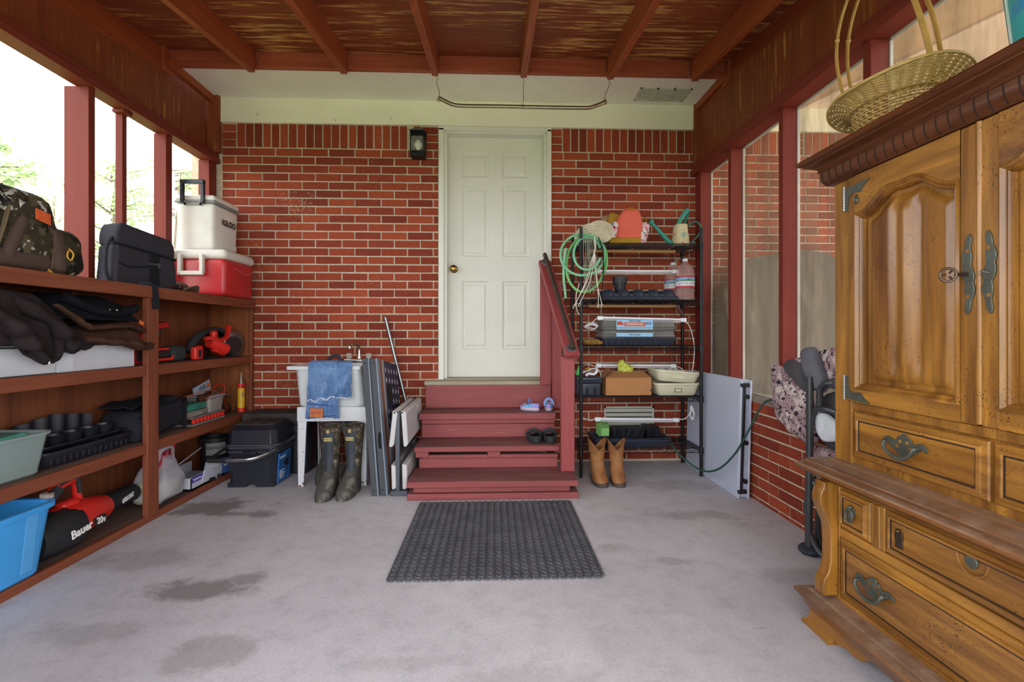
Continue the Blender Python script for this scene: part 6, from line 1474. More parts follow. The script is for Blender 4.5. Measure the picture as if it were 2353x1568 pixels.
M_ivory = plastic('ivory_plastic', '#d6d1b4', .4, .05)
def bin_(z, h, label, tilt=0):
    t = thing('storage_bin', label, 'bin', (1.39, 3.66, z), group='stacked ivory bins', rot=(0, tilt, 0))
    b = B(); b.tub((0, 0, 0), .295, .24, h, 1.14, 1.14, .004, .035, .012, .012, 4); b.obj('body', M_ivory, t, world=False); return t
t = bin_(S4, .095, 'lower ivory plastic bin with metal label holder, on the fourth shelf')
b = B(); b.box(1.345, 1.425, 3.527, 3.531, S4 + .022, S4 + .066); b.warp(lambda c: c - Vector((0, (c.z - S4) * .14, 0))); b.obj('label_plate', M_ivory, t)
b = B(); Z0 = S4 + .028
for a0, a1, c0, c1 in ((1.357, 1.413, Z0, Z0 + .004), (1.357, 1.413, Z0 + .026, Z0 + .03), (1.357, 1.361, Z0, Z0 + .03), (1.409, 1.413, Z0, Z0 + .03)): b.box(a0, a1, 3.515, 3.521, c0, c1)
b.obj('label_holder', metal('pewter', '#8d8a84', .4), t)
t = bin_(S4 + .10, .085, 'upper ivory plastic bin tilted on the lower one, holding glass jars', R(5))
b = B(); b.box(-.05, .04, -.1345, -.131, .03, .055); b.warp(lambda c: c - Vector((0, (c.z - .03) * .18, 0))); b.obj('label_plate', M_ivory, t, world=False)
for i, (x, y) in enumerate(((1.31, 3.66), (1.37, 3.64), (1.42, 3.66))):
    t = thing('glass_jar', ('small glass jar in the upper ivory bin, nearest the cardboard carton', 'small glass jar in the upper ivory bin, between two others', 'small glass jar in the upper ivory bin, nearest the white cord')[i], 'jar', (x, y, S4 + .115), group='glass jars in the ivory bin')
    zz = S4 + .118 - .08 * (x - 1.39)
    b = B(); b.lathe([(.001, 0), (.024, 0), (.025, .01), (.025, .055), (.018, .066), (.018, .078), (.015, .078), (.015, .066), (.022, .053), (.022, .006), (.001, .004)], (x, y, zz + .006), n=18); b.obj('jar', glassy('jar_glass', '#b9c4bb', .3, .05), t)

# ---- bottom shelf
t = thing('pot_tray', 'long navy nursery tray on the bottom shelf filled with black cell packs', 'tray', (1.05, 3.66, S5))
b = B(); b.tub((1.045, 3.655, S5), .52, .25, .058, 1.10, 1.12, .003, .015, .009, .012); b.obj('body', M_slate, t)
b = B(); b.tub((1.045, 3.655, S5 + .012), .51, .24, .056, 1.10, 1.12, .003, .015, .009, .006); b.obj('liner', M_slate, t)
for i in range(3):
    t = thing('cell_pack', ('stack of black cell packs standing beside the green pots', 'tilted stack of black cell packs in the middle of the long tray', 'stack of black cell packs at the cord end of the long tray')[i], 'cell pack', (.98 + i * .12, 3.66, S5 + .03), group='black cell packs in the long tray')
    b = B(); xa, nn, dx, tl = ((.915, 11, .0115, 4), (1.02, 12, .0105, 24), (1.175, 9, .0115, 3))[i]
    for k in range(nn):
        h = (.07, .062, .085)[i]; b.obox((xa + k * dx, 3.665 + .01 * math.sin(k), S5 + .05 + h / 2 + (.012 if i == 1 else 0)), (.0045, .17, h), (0, R(tl), 0))
    b.obj('cells', M_tray, t)
for i in range(3):
    t = thing('square_pot', ('front green square pot nested on its side in the long tray', 'middle green square pot of the nested three', 'rear green square pot of the nested three')[i], 'pot', (.845, 3.58 + i * .03, S5 + .07), group='nested green pots in the long tray')
    y = 3.575 + i * .028; z = S5 + .105 + i * .006; k = 1 + .05 * i
    b = B(); b.skin([[b.v((.845 + sx * h * k, yy, z + sz * h * k)) for sx, sz in ((-1, -1), (1, -1), (1, 1), (-1, 1))] for h, yy in ((.030, y), (.030, y), (.036, y + .02), (.042, y + .05), (.043, y + .052), (.039, y + .052), (.03, y + .008))]); b.obj('pot', plastic('pot_green', '#7cb266', .4, .1), t, bevel=.006)

# ---- cowboy boots in front of the rack
M_cow = spotted('tan_leather', '#96683e', [('#845430', .52, .6, .4), ('#b98250', .58, .68, .6), ('#6e4022', .66, .72, .8)], 22, .6, .3, 5); M_sole = plain('boot_sole', '#4b3f38', .8, 0, .3, 20); M_stitch = plain('boot_stitch', '#7a4822', .7); M_lin = fabric('boot_lining', '#5d6470', .2, 20)
def cowboy(label, loc, rz):
    t = thing('cowboy_boot', label, 'boot', loc, rz, 'tan cowboy boots by the wire rack')
    b = B(); S = [(0, -.052, .047, .112), (.012, -.052, .048, .114), (.026, -.052, .046, .111)]
    b.skin(bootslices(b, S)); b.box(-.032, .032, .03, .072, 0, .03); b.obj('sole', M_sole, t, world=False)
    F = [(.026, -.048, .045, .106), (.05, -.044, .048, .100), (.075, -.034, .047, .086), (.10, -.016, .045, .072), (.13, -.004, .046, .064), (.155, .0, .049, .062)]
    b = B(); b.skin(bootslices(b, F)); b.jitter(.006, 24, loc[0]); b.obj('foot', M_cow, t, world=False, smooth=60)
    zt = lambda a: .075 * abs(math.cos(a)) ** 1.1 - .05
    S = [(.148, .0, .048, .062), (.17, .002, .052, .064), (.19, .002, .049, .060), (.215, .002, .054, .060), (.25, .002, .058, .060), (.285, .002, .066, .062), (.285, .002, .061, .057), (.21, .002, .047, .054)]
    b = B(); b.skin(bootslices(b, S, 32, zt), cap=False); b.jitter(.005, 26, loc[0] + 2); b.obj('shaft', M_cow, t, world=False, smooth=60)
    b = B(); b.lathe([(.001, 0), (.05, .001)], (0, .002, .21), n=16); b.obj('lining', M_lin, t, world=False)
    b = B(); b.tube([(.0645 * math.copysign(abs(math.cos(a)) ** .85, math.cos(a)), .002 + .061 * math.copysign(abs(math.sin(a)) ** .85, math.sin(a)), .286 + zt(a)) for a in [2 * PI * i / 40 for i in range(40)]], .0028, 5, closed=True)
    for s in (-1, 1):
        b.tube(spline([(s * .010, -.0575, .19), (s * .032, -.053, .21), (s * .026, -.056, .235), (s * .010, -.060, .225), (s * .018, -.058, .205)], 5), .0018, 5); b.tube(spline([(s * .008, -.061, .245), (s * .03, -.056, .262), (s * .048, -.046, .285)], 5), .0018, 5)
    b.obj('stitching', M_stitch, t, world=False); return t
cowboy('tan cowboy boot at the foot of the wire rack, closer to the steps', (.747, 3.418, 0), R(4))
cowboy('tan cowboy boot at the foot of the wire rack, farther from the steps', (.886, 3.418, 0), R(-4))

# ================================================================ FOLDING TABLE, CORD, CAMP CHAIRS
M_tt = plain('table_plastic', '#b9c2d4', .45, 0, .03, 4); M_blkst = plain('black_steel', '#26272c', .4, .3)
t = thing('folding_table', 'white folding table standing on edge against the brick knee wall', 'table', (1.62, 3.43, 0))
b = B(); TB = [(1.578, 0), (1.59, 0), (1.612, .775), (1.60, .775)]
b.prism(TB, (0, 3.02, 0), (1, 0, 0), (0, 0, 1), (0, .83, 0)); b.obj('table_top', M_tt, t, bevel=.006)
b = B(); b.prism([(1.59, 0), (1.655, 0), (1.672, .765), (1.612, .775)], (0, 3.03, 0), (1, 0, 0), (0, 0, 1), (0, .80, 0)); b.obj('underside', M_tt, t, bevel=.01)
b = B(); b.prism([(1.579, .0), (1.592, 0), (1.614, .775), (1.601, .775)], (0, 3.012, 0), (1, 0, 0), (0, 0, 1), (0, .01, 0)); b.prism([(1.640, 0), (1.655, 0), (1.674, .765), (1.66, .767)], (0, 3.012, 0), (1, 0, 0), (0, 0, 1), (0, .022, 0)); b.obj('edge_rim', M_tt, t, bevel=.004)
b = B(); b.bar((1.600, 3.016, .06), (1.622, 3.016, .72), .018, .018, (0, 1, 0)); b.obox((1.627, 3.016, .735), (.055, .022, .026), (0, R(-2), 0)); b.obox((1.607, 3.016, .045), (.055, .022, .026), (0, R(-2), 0)); b.obj('leg_frame', M_blkst, t, bevel=.003)
b = B()
for z in (.66, .36, .11): b.cyl((1.625 + z * .025, 3.010, z), (1.625 + z * .025, 3.03, z), .015, n=16)
b.obj('foot_cap', M_blkst, t)
b = B(); P = []
for i in range(17): P.append((1.618 + (i % 2) * .018 + .0275 * (.13 + i * .034), 3.022, .13 + i * .034))
b.tube(P, .003, 5); b.obj('rib_zigzag', M_tt, t)
M_gc = plain('green_cord', '#1f4a3c', .5)
t = thing('extension_cord', 'dark green extension cord looping from the bottom shelf to the folded camp chair', 'cord', (1.47, 3.3, .1))
b = B(); b.tube(spline([(1.325, 3.56, .25), (1.345, 3.50, .215), (1.38, 3.45, .165), (1.468, 3.32, .10), (1.512, 3.15, .152), (1.545, 2.985, .30), (1.57, 2.87, .47), (1.605, 2.77, .65), (1.625, 2.66, .69), (1.62, 2.56, .67)], 8), .0065, 8); b.obj('cable', M_gc, t)
b = B(); b.cyl((1.302, 3.575, .262), (1.328, 3.552, .247), .014, .011, 12); b.obj('plug', M_gc, t)

M_fr = plain('chair_frame_grey', '#46494c', .35, .4, .08); M_gfab = fabric('chair_grey_cloth', '#6b6d75', .1, 8); M_gfab2 = fabric('chair_dark_grey_cloth', '#4f4d52', .12, 8)
M_pcamo = spotted('pink_fur_camo', '#a78f92', [('#c9bbb6', .5, .56, .7), ('#2d2730', .56, .585, 2.4), ('#5c7566', .66, .68, 1.1), ('#7b5f68', .58, .66, .8), ('#241f26', .62, .64, 3)], 17, .9, .1, 4)
t = thing('camp_chair', 'folded camp chair in pinkish camouflage cloth with grey tube frame, against the knee wall', 'chair', (1.55, 2.35, 0))
b = B(); b.tube([(1.520, 2.235, .03), (1.522, 2.238, .2), (1.53, 2.243, .6), (1.535, 2.25, .86)], .0165, 12)
b.tube(spline([(1.525, 2.235, .11), (1.535, 2.215, .06), (1.55, 2.18, .025), (1.58, 2.12, .02)], 6), .0145, 10)
b.tube([(1.575, 2.225, .35), (1.572, 2.24, .2), (1.572, 2.25, .1), (1.58, 2.235, .045), (1.6, 2.19, .025)], .0145, 10)
b.tube(spline([(1.56, 2.215, .70), (1.56, 2.215, .78), (1.562, 2.205, .815), (1.57, 2.17, .835), (1.60, 2.10, .835)], 6), .0155, 10)
b.tube(spline([(1.535, 2.245, .62), (1.545, 2.24, .68), (1.55, 2.215, .708), (1.56, 2.16, .715), (1.59, 2.10, .70)], 6), .0135, 10)
b.tube(spline([(1.53, 2.245, .37), (1.545, 2.225, .34), (1.56, 2.205, .30), (1.575, 2.16, .285)], 6), .012, 10)
b.bar((1.555, 2.315, .165), (1.545, 2.27, .40), .022, .008); b.obj('frame', M_fr, t)
b = B(); b.tube([(1.605, 2.10, .835), (1.585, 2.165, .837)], .026, 12); b.obj('arm_sleeve', M_gfab2, t)
def sheet(poly, x, sd, th=.03, amp=.012, nm='seat_cloth', m=None):
    """cloth pouch filling a (y, z) outline, bulging toward the room"""
    cy = sum(p[0] for p in poly) / len(poly); cz = sum(p[1] for p in poly) / len(poly); b = B(); n = len(poly)
    P = spline([(0, *p) for p in poly], 4, True); n = len(P); rings = []
    for k, (s, d) in enumerate(((1, 0), (.98, .5), (.8, .8), (.55, .95), (.3, 1.), (.08, 1.))):
        rings.append([b.v((x - th * d + amp * nz(q.y * 14 + sd, q.z * 14, s * 4) * (1 if k else .2), cy + (q.y - cy) * s, cz + (q.z - cz) * s)) for q in P])
    b.skin(rings, cap=False); b.f(rings[-1])
    r2 = [b.v((x + .008, cy + (q.y - cy) * .96, cz + (q.z - cz) * .96)) for q in P]; b.skin([r2, rings[0]], cap=False); b.f(r2[::-1])
    return b.obj(nm, m or M_pcamo, t, smooth=70)
sheet([(2.643, .877), (2.60, .895), (2.53, .875), (2.44, .835), (2.36, .79), (2.30, .745), (2.27, .60), (2.275, .53), (2.33, .515), (2.40, .525), (2.50, .555), (2.585, .60), (2.622, .706)], 1.59, 1, .035, .016)
sheet([(2.53, .905), (2.43, .935), (2.36, .84), (2.34, .77), (2.42, .815), (2.50, .865)], 1.59, 2, .03, .006, 'cup_pocket', M_gfab2)
sheet([(2.365, .965), (2.30, 1.005), (2.262, .975), (2.195, .835), (2.20, .80), (2.235, .785), (2.30, .82)], 1.585, 3, .045, .005, 'arm_pad', M_gfab)
sheet([(2.53, .90), (2.45, .938), (2.40, .945), (2.42, .91)], 1.60, 8, .02, .006)
sheet([(2.335, .93), (2.30, .975), (2.22, 1.005), (2.15, .99), (2.10, .92), (2.10, .83), (2.25, .835)], 1.635, 4, .04, .018, 'seat_cloth')
sheet([(2.30, .51), (2.12, .515), (2.10, .48), (2.20, .455), (2.31, .42)], 1.60, 5, .03, .012, 'seat_cloth')
sheet([(2.312, .425), (2.26, .43), (2.20, .36), (2.19, .29), (2.23, .285), (2.255, .355), (2.312, .35)], 1.605, 6, .025, .01, 'seat_cloth')
sheet([(2.28, .75), (2.12, .78), (2.10, .56), (2.26, .53)], 1.62, 9, .012, .01, 'back_cloth', M_gfab2)
b = B(); b.ball((1.535, 2.245, .022), (.052, .048, .03), 16, 8, lambda d: 1 + .35 * nz(d.x * 5, d.y * 5, d.z * 3)); b.warp(lambda c: Vector((c.x, c.y, max(c.z, .001)))); b.obj('plastic_wrapped_foot', plain('dark_plastic_film', '#2c323a', .25), t, smooth=60)
o_t = t
t = thing('white_cloth', 'white cloth tucked into the folded camp chair beside the tall wooden cabinet', 'cloth', (1.56, 2.2, .56))
sheet([(2.262, .655), (2.225, .69), (2.165, .68), (2.105, .63), (2.10, .585), (2.19, .558), (2.238, .582)], 1.58, 7, .03, .01, 'folded_cloth', fabric('white_cotton', '#d4dce2', .05, 10))
# ================================================================ TALL OAK CABINET
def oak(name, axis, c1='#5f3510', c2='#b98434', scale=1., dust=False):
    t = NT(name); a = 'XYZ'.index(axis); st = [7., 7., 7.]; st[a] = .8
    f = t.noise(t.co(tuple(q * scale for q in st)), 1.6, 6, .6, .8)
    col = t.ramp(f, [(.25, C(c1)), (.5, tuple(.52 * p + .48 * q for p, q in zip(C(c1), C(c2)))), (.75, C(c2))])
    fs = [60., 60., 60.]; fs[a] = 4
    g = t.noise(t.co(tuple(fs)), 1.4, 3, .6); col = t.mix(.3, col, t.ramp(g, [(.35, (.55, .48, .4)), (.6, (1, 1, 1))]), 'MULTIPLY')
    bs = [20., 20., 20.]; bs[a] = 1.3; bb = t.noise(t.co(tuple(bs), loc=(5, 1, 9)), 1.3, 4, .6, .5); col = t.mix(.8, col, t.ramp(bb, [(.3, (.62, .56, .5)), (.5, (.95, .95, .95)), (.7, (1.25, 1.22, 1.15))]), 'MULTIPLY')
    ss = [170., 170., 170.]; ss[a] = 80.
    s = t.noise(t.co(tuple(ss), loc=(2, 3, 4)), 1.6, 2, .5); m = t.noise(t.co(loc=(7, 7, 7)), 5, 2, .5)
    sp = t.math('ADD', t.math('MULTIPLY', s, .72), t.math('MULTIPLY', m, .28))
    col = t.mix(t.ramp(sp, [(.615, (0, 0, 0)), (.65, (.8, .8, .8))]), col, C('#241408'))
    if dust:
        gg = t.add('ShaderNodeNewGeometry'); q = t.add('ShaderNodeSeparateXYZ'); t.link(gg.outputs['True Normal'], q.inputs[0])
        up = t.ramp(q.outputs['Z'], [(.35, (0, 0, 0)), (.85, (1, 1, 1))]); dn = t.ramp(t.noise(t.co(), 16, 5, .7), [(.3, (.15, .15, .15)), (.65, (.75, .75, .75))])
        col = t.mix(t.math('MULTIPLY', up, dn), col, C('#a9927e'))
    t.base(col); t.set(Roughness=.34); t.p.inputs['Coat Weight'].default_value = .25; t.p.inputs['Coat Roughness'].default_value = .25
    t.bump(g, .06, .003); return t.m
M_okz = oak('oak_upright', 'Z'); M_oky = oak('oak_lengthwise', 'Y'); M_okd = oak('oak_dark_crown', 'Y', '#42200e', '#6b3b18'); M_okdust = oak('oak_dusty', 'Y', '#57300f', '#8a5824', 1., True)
M_groove = plain('groove_dark', '#2a170c', .7, 0, .1); M_brz = plain('bronze_pull', '#565a50', .4, .35, .3, 40); M_keym = plain('bronze_key', '#5b4a40', .35, .8, .2, 40)
XFU, XFL, YA, YB, XBK = 1.233, 1.208, 1.672, .654, 1.650
t = thing('tall_cabinet', 'tall carved honey oak cabinet with arched doors, drawers and bronze pulls, filling the near side', 'cabinet', (1.43, 1.16, 0))
def sweepL(prof, x, ya, name, m, yend=YB, b=None):
    """moulding along the front and round the far corner; prof = (out, z)"""
    own = b is None; b = b or B()
    path = [((x, yend, 0), (-1, 0, 0), (0, 0, 1)), ((x, ya, 0), (-1, 1, 0), (0, 0, 1)), ((XBK, ya, 0), (0, 1, 0), (0, 0, 1))]
    b.sweep(prof, path)
    return b.obj(name, m, t) if own else b
# carcasses
b = B(); b.box(XFU + .012, XBK, YB, YA, .60, 1.615); b.box(XFU, XFU + .03, 1.590, YA, .612, 1.612); b.box(XFU, XFU + .03, YB, .71, .612, 1.612); b.box(XFU, XFU + .03, .711, 1.589, .808, .836); b.obj('upper_carcass', M_okz, t, bevel=.004)
b = B(); b.box(XFL + .012, XBK, YB, YA, .11, .56); b.box(XFL, XFL + .03, 1.615, YA - .004, .13, .56); b.box(XFL, XFL + .03, YB, 1.6145, .53, .56); b.box(XFL, XFL + .03, YB, 1.6145, .13, .152); b.box(XFL, XFL + .03, YB, 1.6145, .362, .392); b.obj('lower_carcass', M_oky, t, bevel=.003)
# crown
Q = [(0, 1.607), (.012, 1.607), (.020, 1.612), (.031, 1.628), (.034, 1.645), (.033, 1.662)]
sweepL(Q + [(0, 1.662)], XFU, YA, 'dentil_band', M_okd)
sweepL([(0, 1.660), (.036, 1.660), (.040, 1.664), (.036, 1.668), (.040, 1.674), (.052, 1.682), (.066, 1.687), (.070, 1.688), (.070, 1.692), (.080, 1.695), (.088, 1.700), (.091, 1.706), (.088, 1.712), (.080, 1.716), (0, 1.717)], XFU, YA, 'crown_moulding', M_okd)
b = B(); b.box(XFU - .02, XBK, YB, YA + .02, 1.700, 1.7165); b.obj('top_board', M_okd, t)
b = B()
for i in range(31):
    y = 1.690 - i * .0343
    for (o0, z0), (o1, z1) in zip(Q[2:], Q[3:]): b.bar((XFU - o0 - .0004, y, z0), (XFU - o1 - .0004, y, z1), .004, .0022, (0, 1, 0))
b.obj('dentil_grooves', M_groove, t, smooth=0)
# waist
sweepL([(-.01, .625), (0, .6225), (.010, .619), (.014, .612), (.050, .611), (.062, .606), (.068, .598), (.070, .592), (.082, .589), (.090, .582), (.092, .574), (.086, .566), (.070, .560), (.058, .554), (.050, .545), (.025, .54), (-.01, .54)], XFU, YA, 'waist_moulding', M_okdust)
# plinth and feet
PL = [(-.01, .06), (.048, .06), (.056, .072), (.062, .09), (.074, .104), (.082, .112), (.084, .120), (.080, .127), (.058, .133), (.052, .131), (.040, .139), (.012, .141), (-.01, .141)]
sweepL(PL, XFL, YA - .015, 'plinth_moulding', M_okdust)
b = B(); FT = [(0, 0), (.064, 0), (.066, .012), (.052, .022), (.046, .04), (.048, .062), (0, .062)]
path = [((XFL, 1.585, 0), (-1, 0, 0), (0, 0, 1)), ((XFL, YA - .015, 0), (-1, 1, 0), (0, 0, 1)), ((XFL + .12, YA - .015, 0), (0, 1, 0), (0, 0, 1))]
b.sweep(FT, path); b.obj('bracket_foot', M_oky, t)
b = B(); b.sweep(FT, [((XFL, YB, 0), (-1, 0, 0), (0, 0, 1)), ((XFL, YB + .09, 0), (-1, 0, 0), (0, 0, 1))]); b.obj('bracket_foot', M_oky, t)
b = B(); SCL = [(1.585, .062), (1.585, .03), (1.575, .022), (1.555, .018), (1.54, .02), (1.53, .03), (1.50, .026), (1.47, .028), (1.45, .034), (1.435, .05), (1.42, .062)]
b.prism(SCL, (XFL - .047, 0, 0), (0, 1, 0), (0, 0, 1), (.02, 0, 0)); b.obj('scalloped_apron', M_oky, t)
# corbel pilaster
CB = [(0, .150), (-.052, .150), (-.054, .178), (-.050, .205), (-.034, .232), (-.026, .27), (-.026, .36), (-.032, .40), (-.050, .44), (-.062, .47), (-.064, .50), (-.058, .520), (-.052, .526), (-.052, .548), (0, .548)]
for y0, y1 in ((1.620, 1.668), (.66, .708)):
    b = B(); b.prism([(XFL + o, z) for o, z in CB], (0, y0, 0), (1, 0, 0), (0, 0, 1), (0, y1 - y0, 0)); b.obj('corbel', M_okz, t, bevel=.003)
# doors
PX = XFU + .012
def arch(k, y0, y1, z1, h):
    """top contour of the panel opening at fraction k"""
    s = math.sin(PI * k); return z1 + h * s ** 2 * (1 - .18 * math.cos(4 * PI * k) * s)
def door(y0, y1, hinge):
    z0, z1 = .838, 1.604; fr = .034; a0, a1 = y0 + (.042 if hinge > 0 else .031), y1 - (.031 if hinge > 0 else .042); zb = .882; zt = 1.475; hh = .070
    d = B(); xo, xi = XFU - .014, PX + .004
    d.box(xo, xi, y0, a0, z0, z1); d.box(xo, xi, a1, y1, z0, z1); o = d.obj('door', M_okz, t, bevel=.003)
    d = B(); d.box(xo, xi, a0, a1, z0, zb); d.obj('rail', M_oky, o)
    d = B(); n = 40
    for i in range(n):
        k0, k1 = i / n, (i + 1) / n; ya, yb_ = a0 + (a1 - a0) * k0, a0 + (a1 - a0) * k1
        V = [d.v(p) for x in (xo, xi) for p in ((x, ya, arch(k0, 0, 0, zt, hh)), (x, yb_, arch(k1, 0, 0, zt, hh)), (x, yb_, z1), (x, ya, z1))]
        for q in ((0, 1, 2, 3), (7, 6, 5, 4), (0, 4, 5, 1), (2, 6, 7, 3)): d.f([V[j] for j in q])
    bmesh.ops.remove_doubles(d.bm, verts=d.bm.verts, dist=1e-5); d.obj('rail', M_oky, o, smooth=30)
    # moulding round the opening: two beads stepping inward
    loop = [(a0, zb), (a0, zt)] + [(a0 + (a1 - a0) * i / 36, arch(i / 36, 0, 0, zt, hh)) for i in range(1, 36)] + [(a1, zt), (a1, zb)]
    cy, cz = (a0 + a1) / 2, 1.2
    d = B(); N = len(loop); prof = [(0, -.016), (.006, -.020), (.011, -.015), (.013, -.010), (.018, -.011), (.022, -.004), (.022, .010), (0, .010)]
    path = []
    for i, (y, z) in enumerate(loop):
        p, q = Vector((*loop[i - 1], 0)), Vector((*loop[(i + 1) % N], 0)); c = Vector((y, z, 0))
        e0 = (c - p).normalized(); e1 = (q - c).normalized(); n0 = Vector((e0.y, -e0.x, 0)); n1 = Vector((e1.y, -e1.x, 0)); nn = (n0 + n1); nn = nn / max(.5, nn.length_squared / 2) if nn.length > 1e-4 else n0
        path.append(((XFU, y, z), (0, nn.x, nn.y), (1, 0, 0)))
    d.sweep(prof, path, closed=True, cap=False); d.obj('moulding', M_okz, o, smooth=50)
    # raised panel: bevelled border, two fields and a rounded rib with hollow sides
    pa, pb = a0 + .019, a1 - .019
    def pan(u, v):
        y = pa + (pb - pa) * u; zt_ = arch(u, 0, 0, zt, hh) - .012; z = zb + .016 + (zt_ - zb - .016) * v
        e = min((y - pa), (pb - y), (z - zb - .016), (zt_ - z) * .8)
        h = min(1, max(0, e - .002) / .034); h = h ** 1.0
        c = (u - .5) * (pb - pa); rib = 0
        if v < .93 and h > .2: rib = .012 * math.exp(-(c / .019) ** 2) - .009 * math.exp(-((abs(c) - .042) / .016) ** 2)
        return (PX + .010 - .019 * h - rib * min(1, (v - .02) * 9) * min(1, max(0, (.95 - v)) * 14), y, z)
    d = B(); d.grid(pan, 90, 70); d.obj('raised_panel', M_okz, o, smooth=40)
    return o
d1 = door(1.154, 1.589, 1); d2 = door(.71, 1.142, -1)
b = B(); b.tube([(XFU - .012, 1.147, .842), (XFU - .012, 1.147, 1.603)], .0075, 12); b.obj('centre_bead', M_okz, d1)
def hinge(o, y, z, up):
    s = 1 if up else -1
    b = B()
    for i in range(9): b.cyl((XFU - .017, y + .006, z - .04 + i * .0095), (XFU - .017, y + .006, z - .0315 + i * .0095), .0042, n=10)
    b.obj('hinge_barrel', M_steel, o)
    b = B()
    b.prism([(0, -.04), (-.012, -.04), (-.014, -.01), (-.03, .012), (-.06, .022), (-.105, .036), (-.112, .028), (-.10, .012), (-.07, .0), (0, .04)] if False else [(0, -s * .042), (-.011, -s * .042), (-.013, s * .002), (-.028, s * .012), (-.066, s * .008), (-.082, s * .026), (-.106, s * .040), (-.070, s * .040), (0, s * .034)], (XFU - .0145, y, z), (0, 1, 0), (0, 0, 1), (-.003, 0, 0))
    if up: b.tube([(XFU - .016, y - .05 + .014 * math.cos(a) * k, z - .016 + .016 * math.sin(a) * k) for a, k in [(R(100 - q * 36), 1 - q * .06) for q in range(11)]], .0035, 6)
    b.obj('hinge_plate', M_brz, o)
hinge(d1, 1.597, 1.535, True); hinge(d1, 1.597, .882, False)
def wavy(n, L, wmax):
    P = []
    for i in range(n + 1):
        k = i / n; z = -L / 2 + L * k; w = wmax * (.34 + .66 * math.sin(PI * k)) * (.66 + .34 * abs(math.cos(4.5 * PI * (k - .5)))) * (1 if .03 < k < .97 else .6); P.append((w, z))
    return P
def escutcheon(o, y, mirror, key):
    P = wavy(60, .205, .0155); poly = [(w, z) for w, z in P] + [(-w, z) for w, z in P[::-1]]
    b = B(); b.prism([(a + .004 * math.sin(z * 40) * mirror, z) for a, z in poly], (XFU - .0135, y, 1.222), (0, 1, 0), (0, 0, 1), (-.005, 0, 0)); e = b.obj('escutcheon', M_brz, o, bevel=.0015)
    for z in (1.282, 1.165): b = B(); b.cyl((XFU - .0188, y, z), (XFU - .0182, y, z), .0048, n=12); b.obj('pierced_eye', M_okz, e)
    if key:
        b = B(); b.cyl((XFU - .018, y, 1.222), (XFU - .045, y + .006, 1.222), .0045, n=10)
        c = Vector((XFU - .058, y + .012, 1.222)); u_ = Vector((-.8, .6, 0)); b.tube([c + u_ * (.016 * math.cos(a)) + Vector((0, 0, .017 * math.sin(a))) for a in [2 * PI * i / 24 for i in range(24)]], .0035, 8, closed=True)
        for a in (0, 120, 240): b.tube([c + (u_ * math.cos(R(a)) + Vector((0, 0, math.sin(R(a))))) * r for r in (.004, .015)], .003, 6)
        b.obj('key', M_keym, e)
    else:
        b = B(); b.cyl((XFU - .018, y, 1.220), (XFU - .034, y + .004, 1.224), .003, n=10); b.obj('pin', M_steel, e)
escutcheon(d1, 1.172, 1, True); escutcheon(d2, 1.120, -1, False)
# drawers
def drawer(y0, y1, z0, z1, x, ins=.026, name='drawer', scal=None):
    b = B()
    def lp4(k, xx): return [b.v((xx, y, z)) for y, z in ((y0 + k, z0 + k), (y1 - k, z0 + k), (y1 - k, z1 - k), (y0 + k, z1 - k))]
    L = [lp4(0, x + .03), lp4(0, x + .002), lp4(.003, x - .002), lp4(ins * .55, x - .004), lp4(ins * .65, x - .010), lp4(ins * .9, x - .012), lp4(ins, x - .006), lp4(ins + .004, x - .005)]
    b.skin(L, cap=False); b.f(L[-1]); b.f(L[0][::-1])
    o = b.obj(name, M_oky, t, smooth=25)
    b = B(); k = ins + .001; r = .0022
    for (ya, za), (yb_, zb_) in (((y0 + k, z0 + k), (y1 - k, z0 + k)), ((y1 - k, z0 + k), (y1 - k, z1 - k)), ((y1 - k, z1 - k), (y0 + k, z1 - k)), ((y0 + k, z1 - k), (y0 + k, z0 + k))): b.bar((x - .0068, ya, za), (x - .0068, yb_, zb_), r * 2, .0016, (1, 0, 0))
    b.obj('glaze_line', M_groove, o, smooth=0)
    return o
def batpull(o, y, z, x):
    half = [(0, .036), (.010, .034), (.013, .026), (.022, .026), (.026, .016), (.036, .012), (.048, .018), (.060, .020), (.072, .014), (.078, .004), (.074, -.004), (.064, .002), (.054, .000), (.046, -.010), (.034, -.016), (.024, -.026), (.012, -.030), (.006, -.036), (0, -.036)]
    b = B(); b.prism(half + [(-a, c) for a, c in half[-2:0:-1]], (x, y, z), (0, 1, 0), (0, 0, 1), (-.004, 0, 0)); p = b.obj('pull_plate', M_brz, o, bevel=.0012)
    for a, c in ((.012, .012), (-.012, .012), (.022, -.004), (-.022, -.004)): b = B(); b.cyl((x - .0046, y + a, z + c), (x - .0036, y + a, z + c), .0055, n=12); b.obj('pierced_eye', M_oky, p)
    b = B(); b.tube(spline([(x - .004, y + .052, z + .004), (x - .022, y + .052, z + .003), (x - .026, y + .046, z - .012), (x - .025, y + .028, z - .028), (x - .025, y, z - .034), (x - .025, y - .028, z - .028), (x - .026, y - .046, z - .012), (x - .022, y - .052, z + .003), (x - .004, y - .052, z + .004)], 6), [.0045 + .0025 * math.exp(-((i - 24) / 7) ** 2) for i in range(49)], 10)
    for s in (-.052, .052): b.ball((x - .02, y + s, z + .003), .007, 10, 7)
    b.obj('bail', M_brz, p)
dr = drawer(1.135, 1.578, .650, .802, XFU); batpull(dr, 1.372, .733, XFU - .006)
dr = drawer(.70, 1.122, .650, .802, XFU); batpull(dr, .915, .733, XFU - .006)
XL = XFL - .0
ds = drawer(1.478, 1.612, .398, .526, XL, .020)
b = B(); b.rbox((XL - .008, 1.549, .472), (.006, .028, .028), .003, 2); b.ball((XL - .013, 1.549, .486), .007, 10, 7)
